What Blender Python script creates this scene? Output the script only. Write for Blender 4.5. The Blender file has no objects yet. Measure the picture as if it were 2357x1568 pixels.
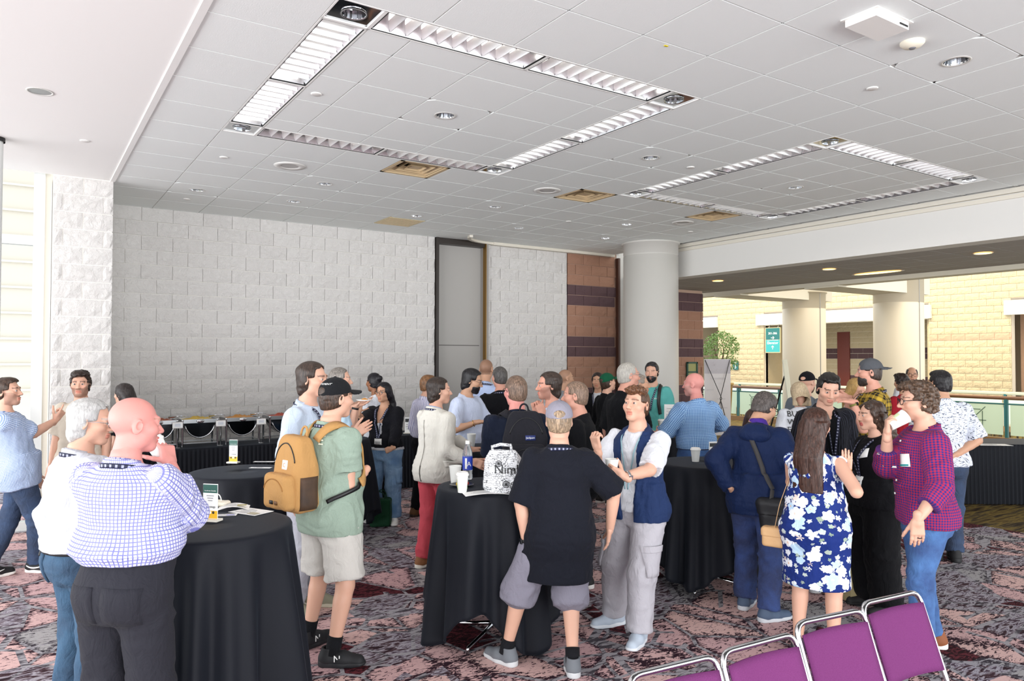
import bpy, bmesh, math, random
import numpy as np
from mathutils import Matrix, Vector
from concurrent.futures import ThreadPoolExecutor
random.seed(7)
rng = np.random.default_rng(7)
S = bpy.context.scene
COL = S.collection
V3 = lambda *a: np.array(a, float)

# ------------------------------------------------------------------ camera
F, YAW, PIT, ROLL, HC = 1707.5, math.radians(33.52), math.radians(1.324), math.radians(.096), 2.0
_s, _c, _cp, _sp = math.sin(YAW), math.cos(YAW), math.cos(PIT), math.sin(PIT)
FW, RT = V3(_s*_cp, _c*_cp, _sp), V3(_c, -_s, 0)
UP = np.cross(RT, FW)
CAM = V3(0, 0, HC)
AW = V3(_s, _c, 0)                      # level direction of view
cr, sr = math.cos(ROLL), math.sin(ROLL)
def ray(px, py):
    u = (px-1178.5)/F; v = (py-784)/F
    u, v = u*cr+v*sr, -u*sr+v*cr
    return FW+u*RT-v*UP
def atz(px, py, z=0.):
    d = ray(px, py); return CAM+d*(z-HC)/d[2]
def atd(px, py, Z): return CAM+ray(px, py)*Z
cam = bpy.data.cameras.new('camera'); cam.sensor_width = 36; cam.lens = 36*F/2357; cam.clip_start = .05; cam.clip_end = 300
co = bpy.data.objects.new('camera', cam); COL.objects.link(co)
cx = cr*RT+sr*UP; cy = -sr*RT+cr*UP; cz = -FW
co.matrix_world = Matrix(((cx[0], cy[0], cz[0], 0), (cx[1], cy[1], cz[1], 0), (cx[2], cy[2], cz[2], HC), (0, 0, 0, 1)))
S.camera = co

# ------------------------------------------------------------------ world, lights, exposure
S.view_settings.view_transform = 'Standard'; S.view_settings.look = 'None'
S.view_settings.gamma = 1; S.view_settings.use_curve_mapping = False
S.view_settings.exposure = .34
w = bpy.data.worlds.new('world'); S.world = w; w.use_nodes = True
w.node_tree.nodes['Background'].inputs[0].default_value = (.93, .97, 1, 1)
w.node_tree.nodes['Background'].inputs[1].default_value = 1.75
def area(name, loc, to, sx, sy, power, col):
    l = bpy.data.lights.new(name, 'AREA'); l.shape = 'RECTANGLE'; l.size = sx; l.size_y = sy; l.energy = power; l.color = col
    o = bpy.data.objects.new(name, l); COL.objects.link(o); o.location = loc
    o.rotation_euler = (Vector(to)-Vector(loc)).to_track_quat('-Z', 'Y').to_euler()
    return o
area('daylight_west', (-8.5, 4.5, 1.9), (4, 5.5, 4.3), 15, 4.6, 1050, (.96, .98, 1))     # daylight through the window wall
area('fill_south', (3.0, -9.5, 1.9), (5, 6, 4.3), 14, 4.6, 1400, (.97, .985, 1))     # added daylight-coloured fill on the open side behind the camera
for k, yy in enumerate((9.5, 14.5, 20)):
    area('atrium_lamp', (19.6, yy, 7.5), (23.8, yy, 3.2), 3.5, 1.6, 300, (1, .82, .55))  # warm lamps of the hall beyond
area('hall_lamp', (15.2, 8, 6.2), (17, 9, 0), 3, 6, 130, (1, .78, .45))

# ------------------------------------------------------------------ object helpers
def lin(h):
    if not isinstance(h, str): return tuple(h)+(1,) if len(h) == 3 else tuple(h)
    h = h.lstrip('#'); c = [int(h[i:i+2], 16)/255 for i in (0, 2, 4)]
    return tuple(x/12.92 if x <= .04045 else ((x+.055)/1.055)**2.4 for x in c)+(1,)
def tag(o, label=None, cat=None, group=None, kind=None):
    for k, v in (('label', label), ('category', cat), ('group', group), ('kind', kind)):
        if v: o[k] = v
    return o
def empty(name, loc=(0, 0, 0), rz=0, label=None, cat=None, group=None, kind=None):
    o = bpy.data.objects.new(name, None); COL.objects.link(o); o.location = loc; o.rotation_euler = (0, 0, rz); o.empty_display_size = .1
    return tag(o, label, cat, group, kind)
def link(name, me, mat=None, parent=None, loc=None, smooth=None):
    o = bpy.data.objects.new(name, me); COL.objects.link(o)
    if mat is not None:
        if len(me.materials) == 0: me.materials.append(mat)
        elif me.materials[0] != mat: o.material_slots[0].link = 'OBJECT'; o.material_slots[0].material = mat
    if parent: o.parent = parent
    if loc is not None: o.location = loc
    return o
def mesh_np(name, v, f, smooth=True):
    """quads or tris, numpy arrays"""
    me = bpy.data.meshes.new(name); v = np.asarray(v, np.float32); f = np.asarray(f, np.int32)
    k = f.shape[1]
    me.vertices.add(len(v)); me.vertices.foreach_set('co', v.ravel())
    me.loops.add(f.size); me.loops.foreach_set('vertex_index', f.ravel())
    me.polygons.add(len(f)); me.polygons.foreach_set('loop_start', np.arange(0, f.size, k, dtype=np.int32))
    if smooth: me.polygons.foreach_set('use_smooth', np.ones(len(f), bool))
    me.update(calc_edges=True)
    return me
class MB:
    """collects simple shapes into one mesh"""
    def __init__(s): s.v = []; s.f = []; s.sm = []
    def add(s, v, f, smooth=False):
        n = len(s.v); s.v += [tuple(p) for p in v]; s.f += [tuple(i+n for i in q) for q in f]; s.sm += [smooth]*len(f); return s
    def box(s, c, d, rz=0, M=None):
        x, y, z = d[0]/2, d[1]/2, d[2]/2
        P = np.array([(a*x, b*y, e*z) for a in (-1, 1) for b in (-1, 1) for e in (-1, 1)])
        if M is not None: P = P@np.asarray(M).T
        if rz: k, q = math.cos(rz), math.sin(rz); P = P@np.array([[k, q, 0], [-q, k, 0], [0, 0, 1]])
        return s.add(P+np.array(c), [(0, 1, 3, 2), (4, 6, 7, 5), (0, 4, 5, 1), (2, 3, 7, 6), (0, 2, 6, 4), (1, 5, 7, 3)])
    def bar(s, a, b, w, h=None, up=(0, 0, 1)):
        a, b = np.array(a, float), np.array(b, float); d = b-a; L = np.linalg.norm(d); d /= L; u = np.array(up, float)
        if abs(d@u) > .95: u = V3(1, 0, 0)
        r = np.cross(d, u); r /= np.linalg.norm(r); u = np.cross(r, d)
        return s.box((a+b)/2, (w, L, h or w), M=np.stack([r, d, u], 1))
    def tube(s, pts, r, n=8, caps=True, closed=False):
        pts = [np.array(p, float) for p in pts]; m = len(pts); rr = r if hasattr(r, '__len__') else [r]*m
        rings = []; pu = None
        for i in range(m):
            d = pts[(i+1) % m if closed else min(i+1, m-1)]-pts[(i-1) % m if closed else max(i-1, 0)]; d = d/(np.linalg.norm(d)+1e-9)
            if pu is None: pu = V3(0, 0, 1) if abs(d[2]) < .9 else V3(1, 0, 0)
            x = np.cross(d, pu); x /= np.linalg.norm(x)+1e-9; pu = np.cross(x, d)
            rings.append([pts[i]+rr[i]*(math.cos(t)*x+math.sin(t)*pu) for t in np.linspace(0, 2*math.pi, n, endpoint=False)])
        v = [p for q in rings for p in q]; f = []
        for i in range(m if closed else m-1):
            j = (i+1) % m
            f += [(i*n+k, i*n+(k+1) % n, j*n+(k+1) % n, j*n+k) for k in range(n)]
        if caps and not closed: f += [tuple(range(n))[::-1], tuple((m-1)*n+k for k in range(n))]
        return s.add(v, f, True)
    def lathe(s, prof, n=24, c=(0, 0, 0), sx=1, sy=1, smooth=True, a0=0, a1=2*math.pi):
        full = abs(a1-a0-2*math.pi) < 1e-6; an = np.linspace(a0, a1, n, endpoint=not full); m = len(prof); v = []
        for r, z in prof: v += [(c[0]+r*sx*math.cos(t), c[1]+r*sy*math.sin(t), c[2]+z) for t in an]
        f = []
        for i in range(m-1):
            for k in range(n if full else n-1): f.append((i*n+k, i*n+(k+1) % n, (i+1)*n+(k+1) % n, (i+1)*n+k))
        return s.add(v, f, smooth)
    def disc(s, c, r, n=24, z=0, flip=False, sx=1, sy=1):
        v = [(c[0]+r*sx*math.cos(t), c[1]+r*sy*math.sin(t), c[2]+z) for t in np.linspace(0, 2*math.pi, n, endpoint=False)]
        q = tuple(range(n)); return s.add(v, [q[::-1] if flip else q])
    def xform(s, M, t=(0, 0, 0)):
        s.v = [tuple(p) for p in np.array(s.v)@np.asarray(M).T+np.array(t)]; return s
    def mesh(s, name):
        me = bpy.data.meshes.new(name); me.from_pydata(s.v, [], s.f); me.polygons.foreach_set('use_smooth', s.sm); me.update(); return me
    def obj(s, name, mat, parent=None, loc=None): return link(name, s.mesh(name), mat, parent, loc)
def copy_tree(o, parent=None):
    c = o.copy(); COL.objects.link(c)
    if parent: c.parent = parent
    for ch in list(o.children): copy_tree(ch, c)
    return c

# ------------------------------------------------------------------ materials
class NT:
    def __init__(s, name):
        s.m = bpy.data.materials.new(name); s.m.use_nodes = True; s.t = s.m.node_tree; s.b = s.t.nodes['Principled BSDF']
    def n(s, typ, ins=None, **kw):
        o = s.t.nodes.new('ShaderNode'+typ)
        for k, v in kw.items(): setattr(o, k, v)
        for k, v in (ins or {}).items(): s.set(o.inputs[k], v)
        return o
    def set(s, inp, v):
        if hasattr(v, 'is_output') or isinstance(v, bpy.types.NodeSocket): s.t.links.new(v, inp)
        else:
            try: inp.default_value = v
            except Exception: inp.default_value = tuple(v)[:3]
    def math(s, op, a, b=0., c=0., clamp=False):
        o = s.n('Math', operation=op, use_clamp=clamp); s.set(o.inputs[0], a); s.set(o.inputs[1], b); s.set(o.inputs[2], c); return o.outputs[0]
    def mix(s, fac, a, b, mode='MIX'):
        o = s.n('Mix', data_type='RGBA', blend_type=mode); s.set(o.inputs[0], fac)
        s.set(o.inputs[6], lin(a) if isinstance(a, str) else a); s.set(o.inputs[7], lin(b) if isinstance(b, str) else b); return o.outputs[2]
    def ramp(s, fac, stops, interp='LINEAR'):
        o = s.n('ValToRGB'); e = o.color_ramp.elements; o.color_ramp.interpolation = interp
        while len(e) < len(stops): e.new(.5)
        for q, (p, c) in zip(e, stops): q.position = p; q.color = lin(c) if isinstance(c, str) else (c, c, c, 1) if not hasattr(c, '__len__') else c
        s.set(o.inputs[0], fac); return o.outputs[0]
    def coord(s, which='Object', scale=(1, 1, 1), rot=(0, 0, 0), loc=(0, 0, 0)):
        t = s.n('TexCoord'); m = s.n('Mapping'); s.t.links.new(t.outputs[which], m.inputs[0])
        m.inputs['Scale'].default_value = scale; m.inputs['Rotation'].default_value = rot; m.inputs['Location'].default_value = loc; return m.outputs[0]
    def noise(s, vec, scale, detail=3, rough=.5, dist=0., out=0):
        o = s.n('TexNoise'); s.set(o.inputs['Vector'], vec); o.inputs['Scale'].default_value = scale; o.inputs['Detail'].default_value = detail
        o.inputs['Roughness'].default_value = rough; o.inputs['Distortion'].default_value = dist; return o.outputs[out]
    def vor(s, vec, scale, out=0, feature='F1', rand=1., dist='EUCLIDEAN'):
        o = s.n('TexVoronoi', feature=feature)
        if feature not in ('DISTANCE_TO_EDGE',): o.distance = dist
        s.set(o.inputs['Vector'], vec); o.inputs['Scale'].default_value = scale; o.inputs['Randomness'].default_value = rand; return o.outputs[out]
    def bump(s, h, strength=.3, dist=.01, normal=None):
        o = s.n('Bump'); o.inputs['Strength'].default_value = strength; o.inputs['Distance'].default_value = dist; s.set(o.inputs['Height'], h)
        if normal is not None: s.set(o.inputs['Normal'], normal)
        s.t.links.new(o.outputs[0], s.b.inputs['Normal']); return o.outputs[0]
    def base(s, c, rough=.6, metal=0., spec=None, sheen=None):
        s.set(s.b.inputs['Base Color'], lin(c) if isinstance(c, str) else c); s.b.inputs['Roughness'].default_value = rough; s.b.inputs['Metallic'].default_value = metal
        if spec is not None: s.b.inputs['Specular IOR Level'].default_value = spec
        return s
_mc = {}
def plain(name, c, rough=.6, metal=0., spec=None, bump=None, em=None, var=0.):
    key = (name, c, rough, metal)
    if key in _mc: return _mc[key]
    t = NT(name); t.base(c, rough, metal, spec)
    if var:
        t.set(t.b.inputs['Base Color'], t.mix(t.math('MULTIPLY', t.noise(t.coord(), 6, 3), var), lin(c), '#000000'))
    if bump: t.bump(t.noise(t.coord(), bump[0], 3), bump[1], bump[2] if len(bump) > 2 else .005)
    if em: t.b.inputs['Emission Color'].default_value = lin(em[0]); t.b.inputs['Emission Strength'].default_value = em[1]
    _mc[key] = t.m; return t.m
chrome = plain('chrome', '#d9dbde', .12, 1.)
steel = plain('brushed_steel', '#b9bbbd', .28, 1.)
white_paint = plain('white_paint', '#f2f1ee', .55)
white_paper = plain('white_paper', '#f6f6f4', .6)
white_plastic = plain('white_plastic', '#f4f3ef', .4)
black_plastic = plain('black_plastic', '#141416', .45)
black_cloth = plain('black_tablecloth', '#090d17', .7, spec=.3, bump=(220, .12, .002)); _p = black_cloth.node_tree.nodes['Principled BSDF']; _p.inputs['Sheen Weight'].default_value = .04; _p.inputs['Sheen Tint'].default_value = (.6, .75, 1, 1)
# ------------------------------------------------------------------ the setting
CZ = 4.10; GX, GY, GT = 1.5175, 4.126, .61; YB = 11.5; XB = 10.2
def carpet():
    t = NT('shard_carpet'); st = t.coord('Object', rot=(0, 0, math.radians(38)), scale=(5, 16, 1))
    streak = t.noise(st, 1.6, 6, .62, .9); rag = t.noise(t.coord('Object', rot=(0, 0, math.radians(34)), scale=(7, 17, 1), loc=(3, 9, 0)), 2.2, 6, .68, 1.3)
    fine = t.noise(t.coord('Object', rot=(0, 0, math.radians(40)), scale=(9, 26, 1)), 3.0, 4, .6, .8)
    def cells(rot, sc, loc):
        v = t.coord('Object', rot=(0, 0, math.radians(rot)), scale=sc, loc=loc); a = t.n('TexVoronoi', feature='F1'); t.set(a.inputs['Vector'], v); a.inputs['Scale'].default_value = 1; a.inputs['Randomness'].default_value = 1
        b = t.n('TexVoronoi', feature='DISTANCE_TO_EDGE'); t.set(b.inputs['Vector'], v); b.inputs['Scale'].default_value = 1; b.inputs['Randomness'].default_value = 1
        c = t.n('SeparateColor'); t.set(c.inputs[0], a.outputs['Color']); return c.outputs, b.outputs['Distance']
    cs, ed = cells(20, (2.6, 1.7, 1), (0, 0, 0)); cs2, ed2 = cells(75, (1.5, 2.3, 1), (5, 3, 0))
    marble = t.ramp(streak, [(.34, '#2c2027'), (.44, '#4a3339'), (.48, '#8a7f88'), (.53, '#b9b5bd'), (.57, '#807583'), (.61, '#48353f'), (.72, '#2a2027')])
    thr = t.math('MULTIPLY_ADD', t.ramp(ed, [(.0, 1.), (.16, 0.)]), -.15, .565)
    ragged = t.ramp(t.math('SUBTRACT', rag, thr), [(.0, 0.), (.02, 1.)])
    pink = t.mix(cs[2], '#e6c2bb', '#d3aeb0'); pinkp = t.mix(ragged, t.mix(t.math('MULTIPLY', fine, .25), pink, '#a6787c'), '#33202a')
    burg = t.mix(t.ramp(rag, [(.46, 0.), (.52, 1.)]), '#6b3038', '#2a151b'); stone = t.mix(ragged, '#a9a5a6', '#3e3840')
    c = t.mix(t.ramp(cs[0], [(.60, 0.), (.61, 1.)], 'CONSTANT'), pinkp, marble)
    c = t.mix(t.ramp(cs[0], [(.70, 0.), (.71, 1.)], 'CONSTANT'), c, burg); c = t.mix(t.ramp(cs[0], [(.88, 0.), (.89, 1.)], 'CONSTANT'), c, stone)
    c = t.mix(t.ramp(cs2[1], [(.80, 0.), (.81, 1.)], 'CONSTANT'), c, marble); c = t.mix(t.ramp(cs2[0], [(.90, 0.), (.91, 1.)], 'CONSTANT'), c, pinkp)
    band = t.mix(t.ramp(streak, [(.44, 0.), (.52, 1.)]), '#4c474e', '#a5a1a6')
    c = t.mix(t.math('MULTIPLY', t.math('LESS_THAN', ed, .03), t.math('GREATER_THAN', t.noise(t.coord(), 1.3, 1), .40)), c, band)
    c = t.mix(t.math('MULTIPLY', t.math('LESS_THAN', ed2, .032), t.math('GREATER_THAN', t.noise(t.coord('Object', loc=(7, 0, 0)), 1.1, 1), .50)), c, band)
    t.base(c, .95, spec=.1); t.bump(t.noise(t.coord(), 260, 2), .35, .004); return t.m
def hall_carpet():
    t = NT('striped_hall_carpet'); v = t.coord('Object', rot=(0, 0, math.radians(35.6)), scale=(1.1, 9, 1))
    n_ = t.noise(v, 1.2, 5, .6, .4)
    c = t.ramp(n_, [(.34, '#2b2119'), (.44, '#5a4a2c'), (.5, '#7d6a38'), (.56, '#4a4030'), (.66, '#2a2018')])
    t.base(c, .95, spec=.1); t.bump(t.noise(t.coord(), 260, 2), .3, .004); return t.m
XH = 9.62
fl = MB().box(((XH-7)/2, 4.5, -.1), (XH+7, 19, .2)).obj('floor', carpet()); tag(fl, kind='structure')
fh = MB().box(((XH+19.6)/2, 8, -.1), (19.6-XH, 26, .2)).obj('floor', hall_carpet()); tag(fh, kind='structure')
fr_ = MB().box((24.4, 14, -.1), (4.0, 40, .2)).obj('floor', hall_carpet()); tag(fr_, kind='structure')

def rock(name, c, scale=16, amt=.75, var=.12):
    t = NT(name); v = t.coord('Object'); oi = t.n('ObjectInfo')
    ov = t.n('VectorMath', operation='ADD'); t.set(ov.inputs[0], v); 
    sc = t.n('VectorMath', operation='SCALE'); t.set(sc.inputs[0], oi.outputs['Location']); sc.inputs[3].default_value = 1.7; t.set(ov.inputs[1], sc.outputs[0])
    n1 = t.noise(ov.outputs[0], scale, 6, .68, .6)
    cc = t.mix(t.math('MULTIPLY', oi.outputs['Random'], var), lin(c), (.62*lin(c)[0], .60*lin(c)[1], .6*lin(c)[2], 1))
    cc = t.mix(t.math('MULTIPLY', t.noise(ov.outputs[0], 45, 3), .25), cc, (.75*lin(c)[0], .74*lin(c)[1], .73*lin(c)[2], 1))
    t.base(cc, .9, spec=.2); t.bump(n1, amt, .035); return t.m
blk_white = rock('white_split_face_block', '#dcd9d6'); blk_warm = rock('cream_split_face_block', '#cbbb9a'); blk_brown = rock('terracotta_split_face_block', '#a37c68', 30, .35)
blk_plum = rock('plum_split_face_block', '#5f4a4d', 30, .3); mortar = plain('mortar', '#e4e1db', .9); mortar_w = plain('cream_mortar', '#e6dcc8', .9)
mortar_b = plain('tan_mortar', '#b79a88', .9)
BW, BH, JT = .4064, .2032, .010
def block_mesh(wd, ht, seed, dep=.05, amp=.011):
    r = np.random.default_rng(seed); nx, nz = (5, 3) if wd > .25 else (3, 3); V = []; f = []
    for j in range(nz+1):
        for i in range(nx+1):
            e = i in (0, nx) or j in (0, nz)
            x = -wd/2+wd*i/nx; z = -ht/2+ht*j/nz
            if not e: x += r.uniform(-.015, .015); z += r.uniform(-.01, .01)
            V.append((x, -(.004+r.uniform(0, .005)) if e else -(.012+r.uniform(0, amp)), z))
    for j in range(nz):
        for i in range(nx): a = j*(nx+1)+i; f.append((a, a+1, a+nx+2, a+nx+1))
    n = len(V); V += [(-wd/2, dep, -ht/2), (wd/2, dep, -ht/2), (wd/2, dep, ht/2), (-wd/2, dep, ht/2)]
    bl, brr, tl, tr = 0, nx, nz*(nx+1), nz*(nx+1)+nx
    f += [tuple([n]+[n+1]+list(range(nx, -1, -1))), tuple([n+2, n+3]+list(range(tl, tr+1))), tuple([n+3, n]+[j*(nx+1) for j in range(nz+1)]), tuple([n+1, n+2]+[j*(nx+1)+nx for j in range(nz, -1, -1)])]
    me = bpy.data.meshes.new('block'); me.from_pydata(V, [], f); me.polygons.foreach_set('use_smooth', [False]*len(f)); me.update(); return me
_bm = {}
def bmesh_of(wd, ht):
    k = (round(wd, 2), round(ht, 2))
    if k not in _bm: _bm[k] = [block_mesh(k[0] if abs(k[0]-wd) > .002 else wd, ht, 11*i+int(1000*wd)) for i in range(6 if wd > .39 else 2)]
    return random.choice(_bm[k])
def block_wall(parent, org, rz, width, z0, z1, mat, holes=(), limit=300, phase=0., key=None, ztop=None):
    """split-face blocks in running bond; org = left end of the face, local x along the wall, -y out of it"""
    items = []; ca, sa = math.cos(rz), math.sin(rz); top = z1 if ztop is None else ztop
    n = int(math.ceil((top-z0)/BH))
    for k in range(n):
        zt = top-k*BH; zb = max(zt-BH, z0)
        if zt-zb < .05: continue
        u = -BW*((k % 2)*.5+phase)
        while u < width:
            a, b = max(u, 0), min(u+BW, width); u += BW
            if b-a < .05: continue
            segs = [(a, b)]
            for (h0, h1, hz0, hz1) in holes:
                if zb+.05 < hz1 and zt-.05 > hz0:
                    ns = []
                    for (p, q) in segs:
                        if q <= h0 or p >= h1: ns.append((p, q)); continue
                        if p < h0-.04: ns.append((p, h0))
                        if q > h1+.04: ns.append((h1, q))
                    segs = ns
            for (p, q) in segs:
                if zt > z1+.01: continue
                items.append(((p+q)/2, (zb+zt)/2, q-p-JT, zt-zb-JT, k))
    def dist(i): x, y = org[0]+ca*i[0], org[1]+sa*i[0]; return x*x+y*y
    items.sort(key=dist)
    rest = MB()
    for idx, (u, z, wd, ht, k) in enumerate(items):
        me = bmesh_of(wd, ht); m = mat(k, z) if callable(mat) else mat
        if idx < limit:
            o = link('block', me, m, parent, (org[0]+ca*u, org[1]+sa*u, z)); o.rotation_euler = (0, 0, rz+0)
            if random.random() < .5: o.scale = (-1, 1, -1)
        else:
            P = np.array([v.co for v in me.vertices]); P = P@np.array([[ca, sa, 0], [-sa, ca, 0], [0, 0, 1]])+np.array([org[0]+ca*u, org[1]+sa*u, z])
            rest.add(P, [tuple(p.vertices) for p in me.polygons])
    if rest.v: o = rest.obj('blocks', mat if not callable(mat) else mat(0, 0), parent); o['kind'] = 'stuff'
# back wall: long white part, pocket door, white part, banded brown part, banded brown part past the column
wb = MB().box((3.45, YB+.16, 2.2), (5.1, .296, 4.4)).obj('wall_back', mortar); tag(wb, kind='structure')
block_wall(wb, (.98, YB, 0), 0, 5.02, 0, CZ, blk_white, ztop=CZ+.01)
wb2 = MB().box((8.0, YB+.16, 2.2), (1.87, .296, 4.4)).obj('wall_back', mortar); tag(wb2, kind='structure')
block_wall(wb2, (7.07, YB, 0), 0, 1.83, 0, CZ, blk_white, phase=.3, ztop=CZ-.05)
band = lambda k, z: blk_plum if (int(round((CZ-.05-z)/BH-.5)) % 5) >= 3 else blk_brown
wb3 = MB().box((9.55, YB+.16, 2.2), (1.28, .296, 4.4)).obj('wall_back', mortar_b); tag(wb3, kind='structure')
block_wall(wb3, (8.915, YB, 0), 0, 1.26, 0, CZ, band, ztop=CZ-.05)
wb4 = MB().box((12.2, YB+.16, 1.75), (1.1, .296, 3.5)).obj('wall_back', mortar_b); tag(wb4, kind='structure')
block_wall(wb4, (11.66, YB, 0), 0, 1.1, 0, 3.5, band, ztop=CZ-.05)
MBx = MB().box((10.95, YB+.14, 2.2), (1.45, .2, 4.4)); o = MBx.obj('wall_back', plain('wall_paint', '#cfcdc8', .7)); tag(o, kind='structure')
o = MB().box((10.2, YB-.02, 2.02), (.05, .12, 4.04)).obj('trim_3', plain('brown_trim', '#4a2d22', .5)); tag(o, kind='structure')
# folding-partition pocket door
dr = MB().box((6.54, YB+.16, 2.2), (.98, .06, 4.4)).obj('door_1', plain('grey_vinyl_panel', '#a8a5a1', .6, bump=(90, .05))); tag(dr, kind='structure')
MB().box((6.53, YB+.127, 2.22), (.90, .004, .012)).obj('panel_seam', plain('dark_seam', '#4e4b48', .7), dr)
MB().box((6.035, YB+.05, 2.05), (.05, .2, 4.1)).box((6.53, YB+.06, 4.05), (1.0, .2, .1)).obj('door_frame', plain('bronze_frame', '#2c2521', .4), dr)
MB().box((7.035, YB+.04, 2.03), (.05, .22, 4.06)).obj('edge_strip', plain('grey_edge', '#96918c', .5), dr)
MB().box((7.003, YB-.03, 2.03), (.014, .1, 4.06)).obj('brass_edge', plain('brass', '#8d6b35', .35, .8), dr)
tr = MB().box((8.6, YB-.06, CZ-.025), (2.9, .10, .05)).obj('trim_1', plain('cream_trim', '#d9d3c6', .5)); tag(tr, kind='structure')
pts = [(7.15-.75*math.sin(a), YB-.06-.55*(1-math.cos(a)), CZ-.022) for a in np.linspace(0, 1.5, 12)]
m_ = MB(); [m_.bar(pts[i], pts[i+1], .06, .04) for i in range(11)]; tag(m_.obj('trim_2', plain('cream_trim', '#d9d3c6', .5)), kind='structure')
# left pier and window wall
pr = MB().box((.59, 10.78, 2.05), (.60, 1.60, 4.1)).obj('wall_left', mortar); tag(pr, kind='structure')
mz = lambda k, z: blk_plum if z < .55 else blk_white
block_wall(pr, (.285, 9.98, 0), 0, .615, 0, CZ, mz, ztop=CZ-.005, phase=.25)
glass = NT('window_glass'); glass.base('#f4fbff', .02); glass.b.inputs['Transmission Weight'].default_value = 1; glass.b.inputs['IOR'].default_value = 1.03
alu = plain('pale_aluminium', '#dadcda', .4, .2)
wn = empty('window_1', (0, 10.3, 0), kind='structure')
zs = [0.0, 2.06, 3.30, 4.28]
for x in (-1.5, .16): MB().box((x, 0, 2.15), (.11, .14, 4.3)).obj('mullion', alu, wn)
MB().box((.245, .05, 2.1), (.06, .2, 4.2)).obj('jamb', plain('cream_trim', '#d9d3c6', .5), wn)
for z in zs: MB().box((-.67, 0, z+.05), (1.55, .12, .10)).obj('transom', alu, wn)
for a, b in zip(zs[:-1], zs[1:]): MB().box((-.67, 0, (a+b)/2+.05), (1.55, .012, b-a-.1)).obj('pane', glass.m, wn)
pl_ = MB().lathe([(.07, 0), (.07, 4.1)], 20, (-.235, 8.62, 0)).obj('trim_4', alu); tag(pl_, kind='structure')
MB().lathe([(.085, 4.06), (.085, 4.1)], 20, (-.235, 8.62, 0)).obj('collar', black_plastic, pl_)
# pale building across the street
ex = empty('building', (-3.2, 22, 0), label='pale sunlit building with horizontal siding seen through the left window', cat='building')
cream = plain('pale_stucco', '#c9bfb0', .8)
MB().box((0, 0, 5), (12, 1, 14)).obj('facade', cream, ex)
for z in np.arange(1.2, 8, .62): MB().box((0, -.53, z), (12, .06, .05)).obj('siding_board', plain('siding', '#cfc6b8', .8), ex)
# ceilings
plas = NT('white_plaster'); plas.base('#fbfaf7', .6)
o = MB().box((-1.35, 3.3, CZ+.10), (4.47, 13.4, .2)).obj('ceiling', plas.m); tag(o, kind='structure')
o = MB().box((-.6, 10.4, CZ+.35), (1.7, 1.5, .1)).obj('ceiling', plas.m); tag(o, kind='structure')
t = NT('ceiling_tile_white'); v = t.coord('Object'); t.base('#f3f1ee', .9, spec=.15)
oi = t.n('ObjectInfo'); t.set(t.b.inputs['Base Color'], t.mix(t.math('MULTIPLY', oi.outputs['Random'], .07), '#f1f5f3', '#d8dbda'))
t.bump(t.noise(v, 120, 3, .6), .25, .004); tile_m = t.m
grid_m = plain('grid_bar_white', '#c9c7c3', .5)
cl = MB().box(((.9+XB)/2, 4.0, CZ+.32), (XB-.9, 15.2, .06)).obj('ceiling', plain('plenum_black', '#2a2a2a', .9)); tag(cl, kind='structure')
FIX = [(0, 0), (8, 0)]
def in_frame(p, m=120):
    d = np.array(p)-CAM; Z = d@FW
    if Z < .4: return False
    u = 1178.5+F*(d@RT)/Z; vv = 784-F*(d@UP)/Z
    return -m < u < 2357+m and -m < vv < 1568+m
holes_r = {}
DL = [(2, 2), (6, 2), (6, -3), (2, 7), (0, 9), (2, 9), (5, 9), (8, 9), (6, 7), (10, 7), (11, 9), (10, 2)]
for d in DL: holes_r[d] = .085
VENTS = [(3, 5), (7, 5), (11, 5), (5, 10)]
def tile_mesh(sx, sy, r=0):
    g = .0055; x, y = sx/2-g, sy/2-g; m = MB()
    if not r: m.box((0, 0, .01), (2*x, 2*y, .02))
    else:
        n = 32; an = [2*math.pi*(k+.5)/n for k in range(n)]; sq = []
        for a in an: q = max(abs(math.cos(a))/x, abs(math.sin(a))/y); sq.append((math.cos(a)/q, math.sin(a)/q))
        ci = [(r*math.cos(a), r*math.sin(a)) for a in an]
        V = [(p[0], p[1], 0) for p in sq]+[(p[0], p[1], 0) for p in ci]+[(p[0], p[1], .02) for p in ci]+[(p[0], p[1], .02) for p in sq]
        f = [(k, n+k, n+(k+1) % n, (k+1) % n) for k in range(n)]+[(n+k, 2*n+k, 2*n+(k+1) % n, n+(k+1) % n) for k in range(n)]+[(3*n+k, k, (k+1) % n, 3*n+(k+1) % n) for k in range(n)]
        m.add(V, f)
    return m.mesh('ceiling_tile')
_tm = {}
for i in range(-1, 15):
    for j in range(-7, 13):
        x0, y0, x1, y1 = GX+GT*i, GY+GT*j, GX+GT*(i+1), GY+GT*(j+1)
        x1 = min(x1, XB-.06); y1 = min(y1, YB)
        if x1-x0 < .1 or y1-y0 < .05 or (i, j) in VENTS: continue
        if not any(in_frame((a, b, CZ)) for a in (x0, x1) for b in (y0, y1)): continue
        for (fi, fj) in FIX:
            if fi <= i <= fi+4 and fj <= j <= fj+4:
                if i == fi: x0 += .305
                if i == fi+4: x1 -= .305
                if j == fj: y0 += .305
                if j == fj+4: y1 -= .305
        k = (round(x1-x0, 3), round(y1-y0, 3), holes_r.get((i, j), 0))
        if k not in _tm: _tm[k] = tile_mesh(*k)
        link('ceiling_tile', _tm[k], tile_m, cl, ((x0+x1)/2, (y0+y1)/2, CZ))
def infix(x, y, axis):
    for fi, fj in FIX:
        a, b = GX+GT*fi, GY+GT*fj
        if a-.01 < x < a+5*GT+.01 and b-.01 < y < b+5*GT+.01:
            return True
    return False
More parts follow.
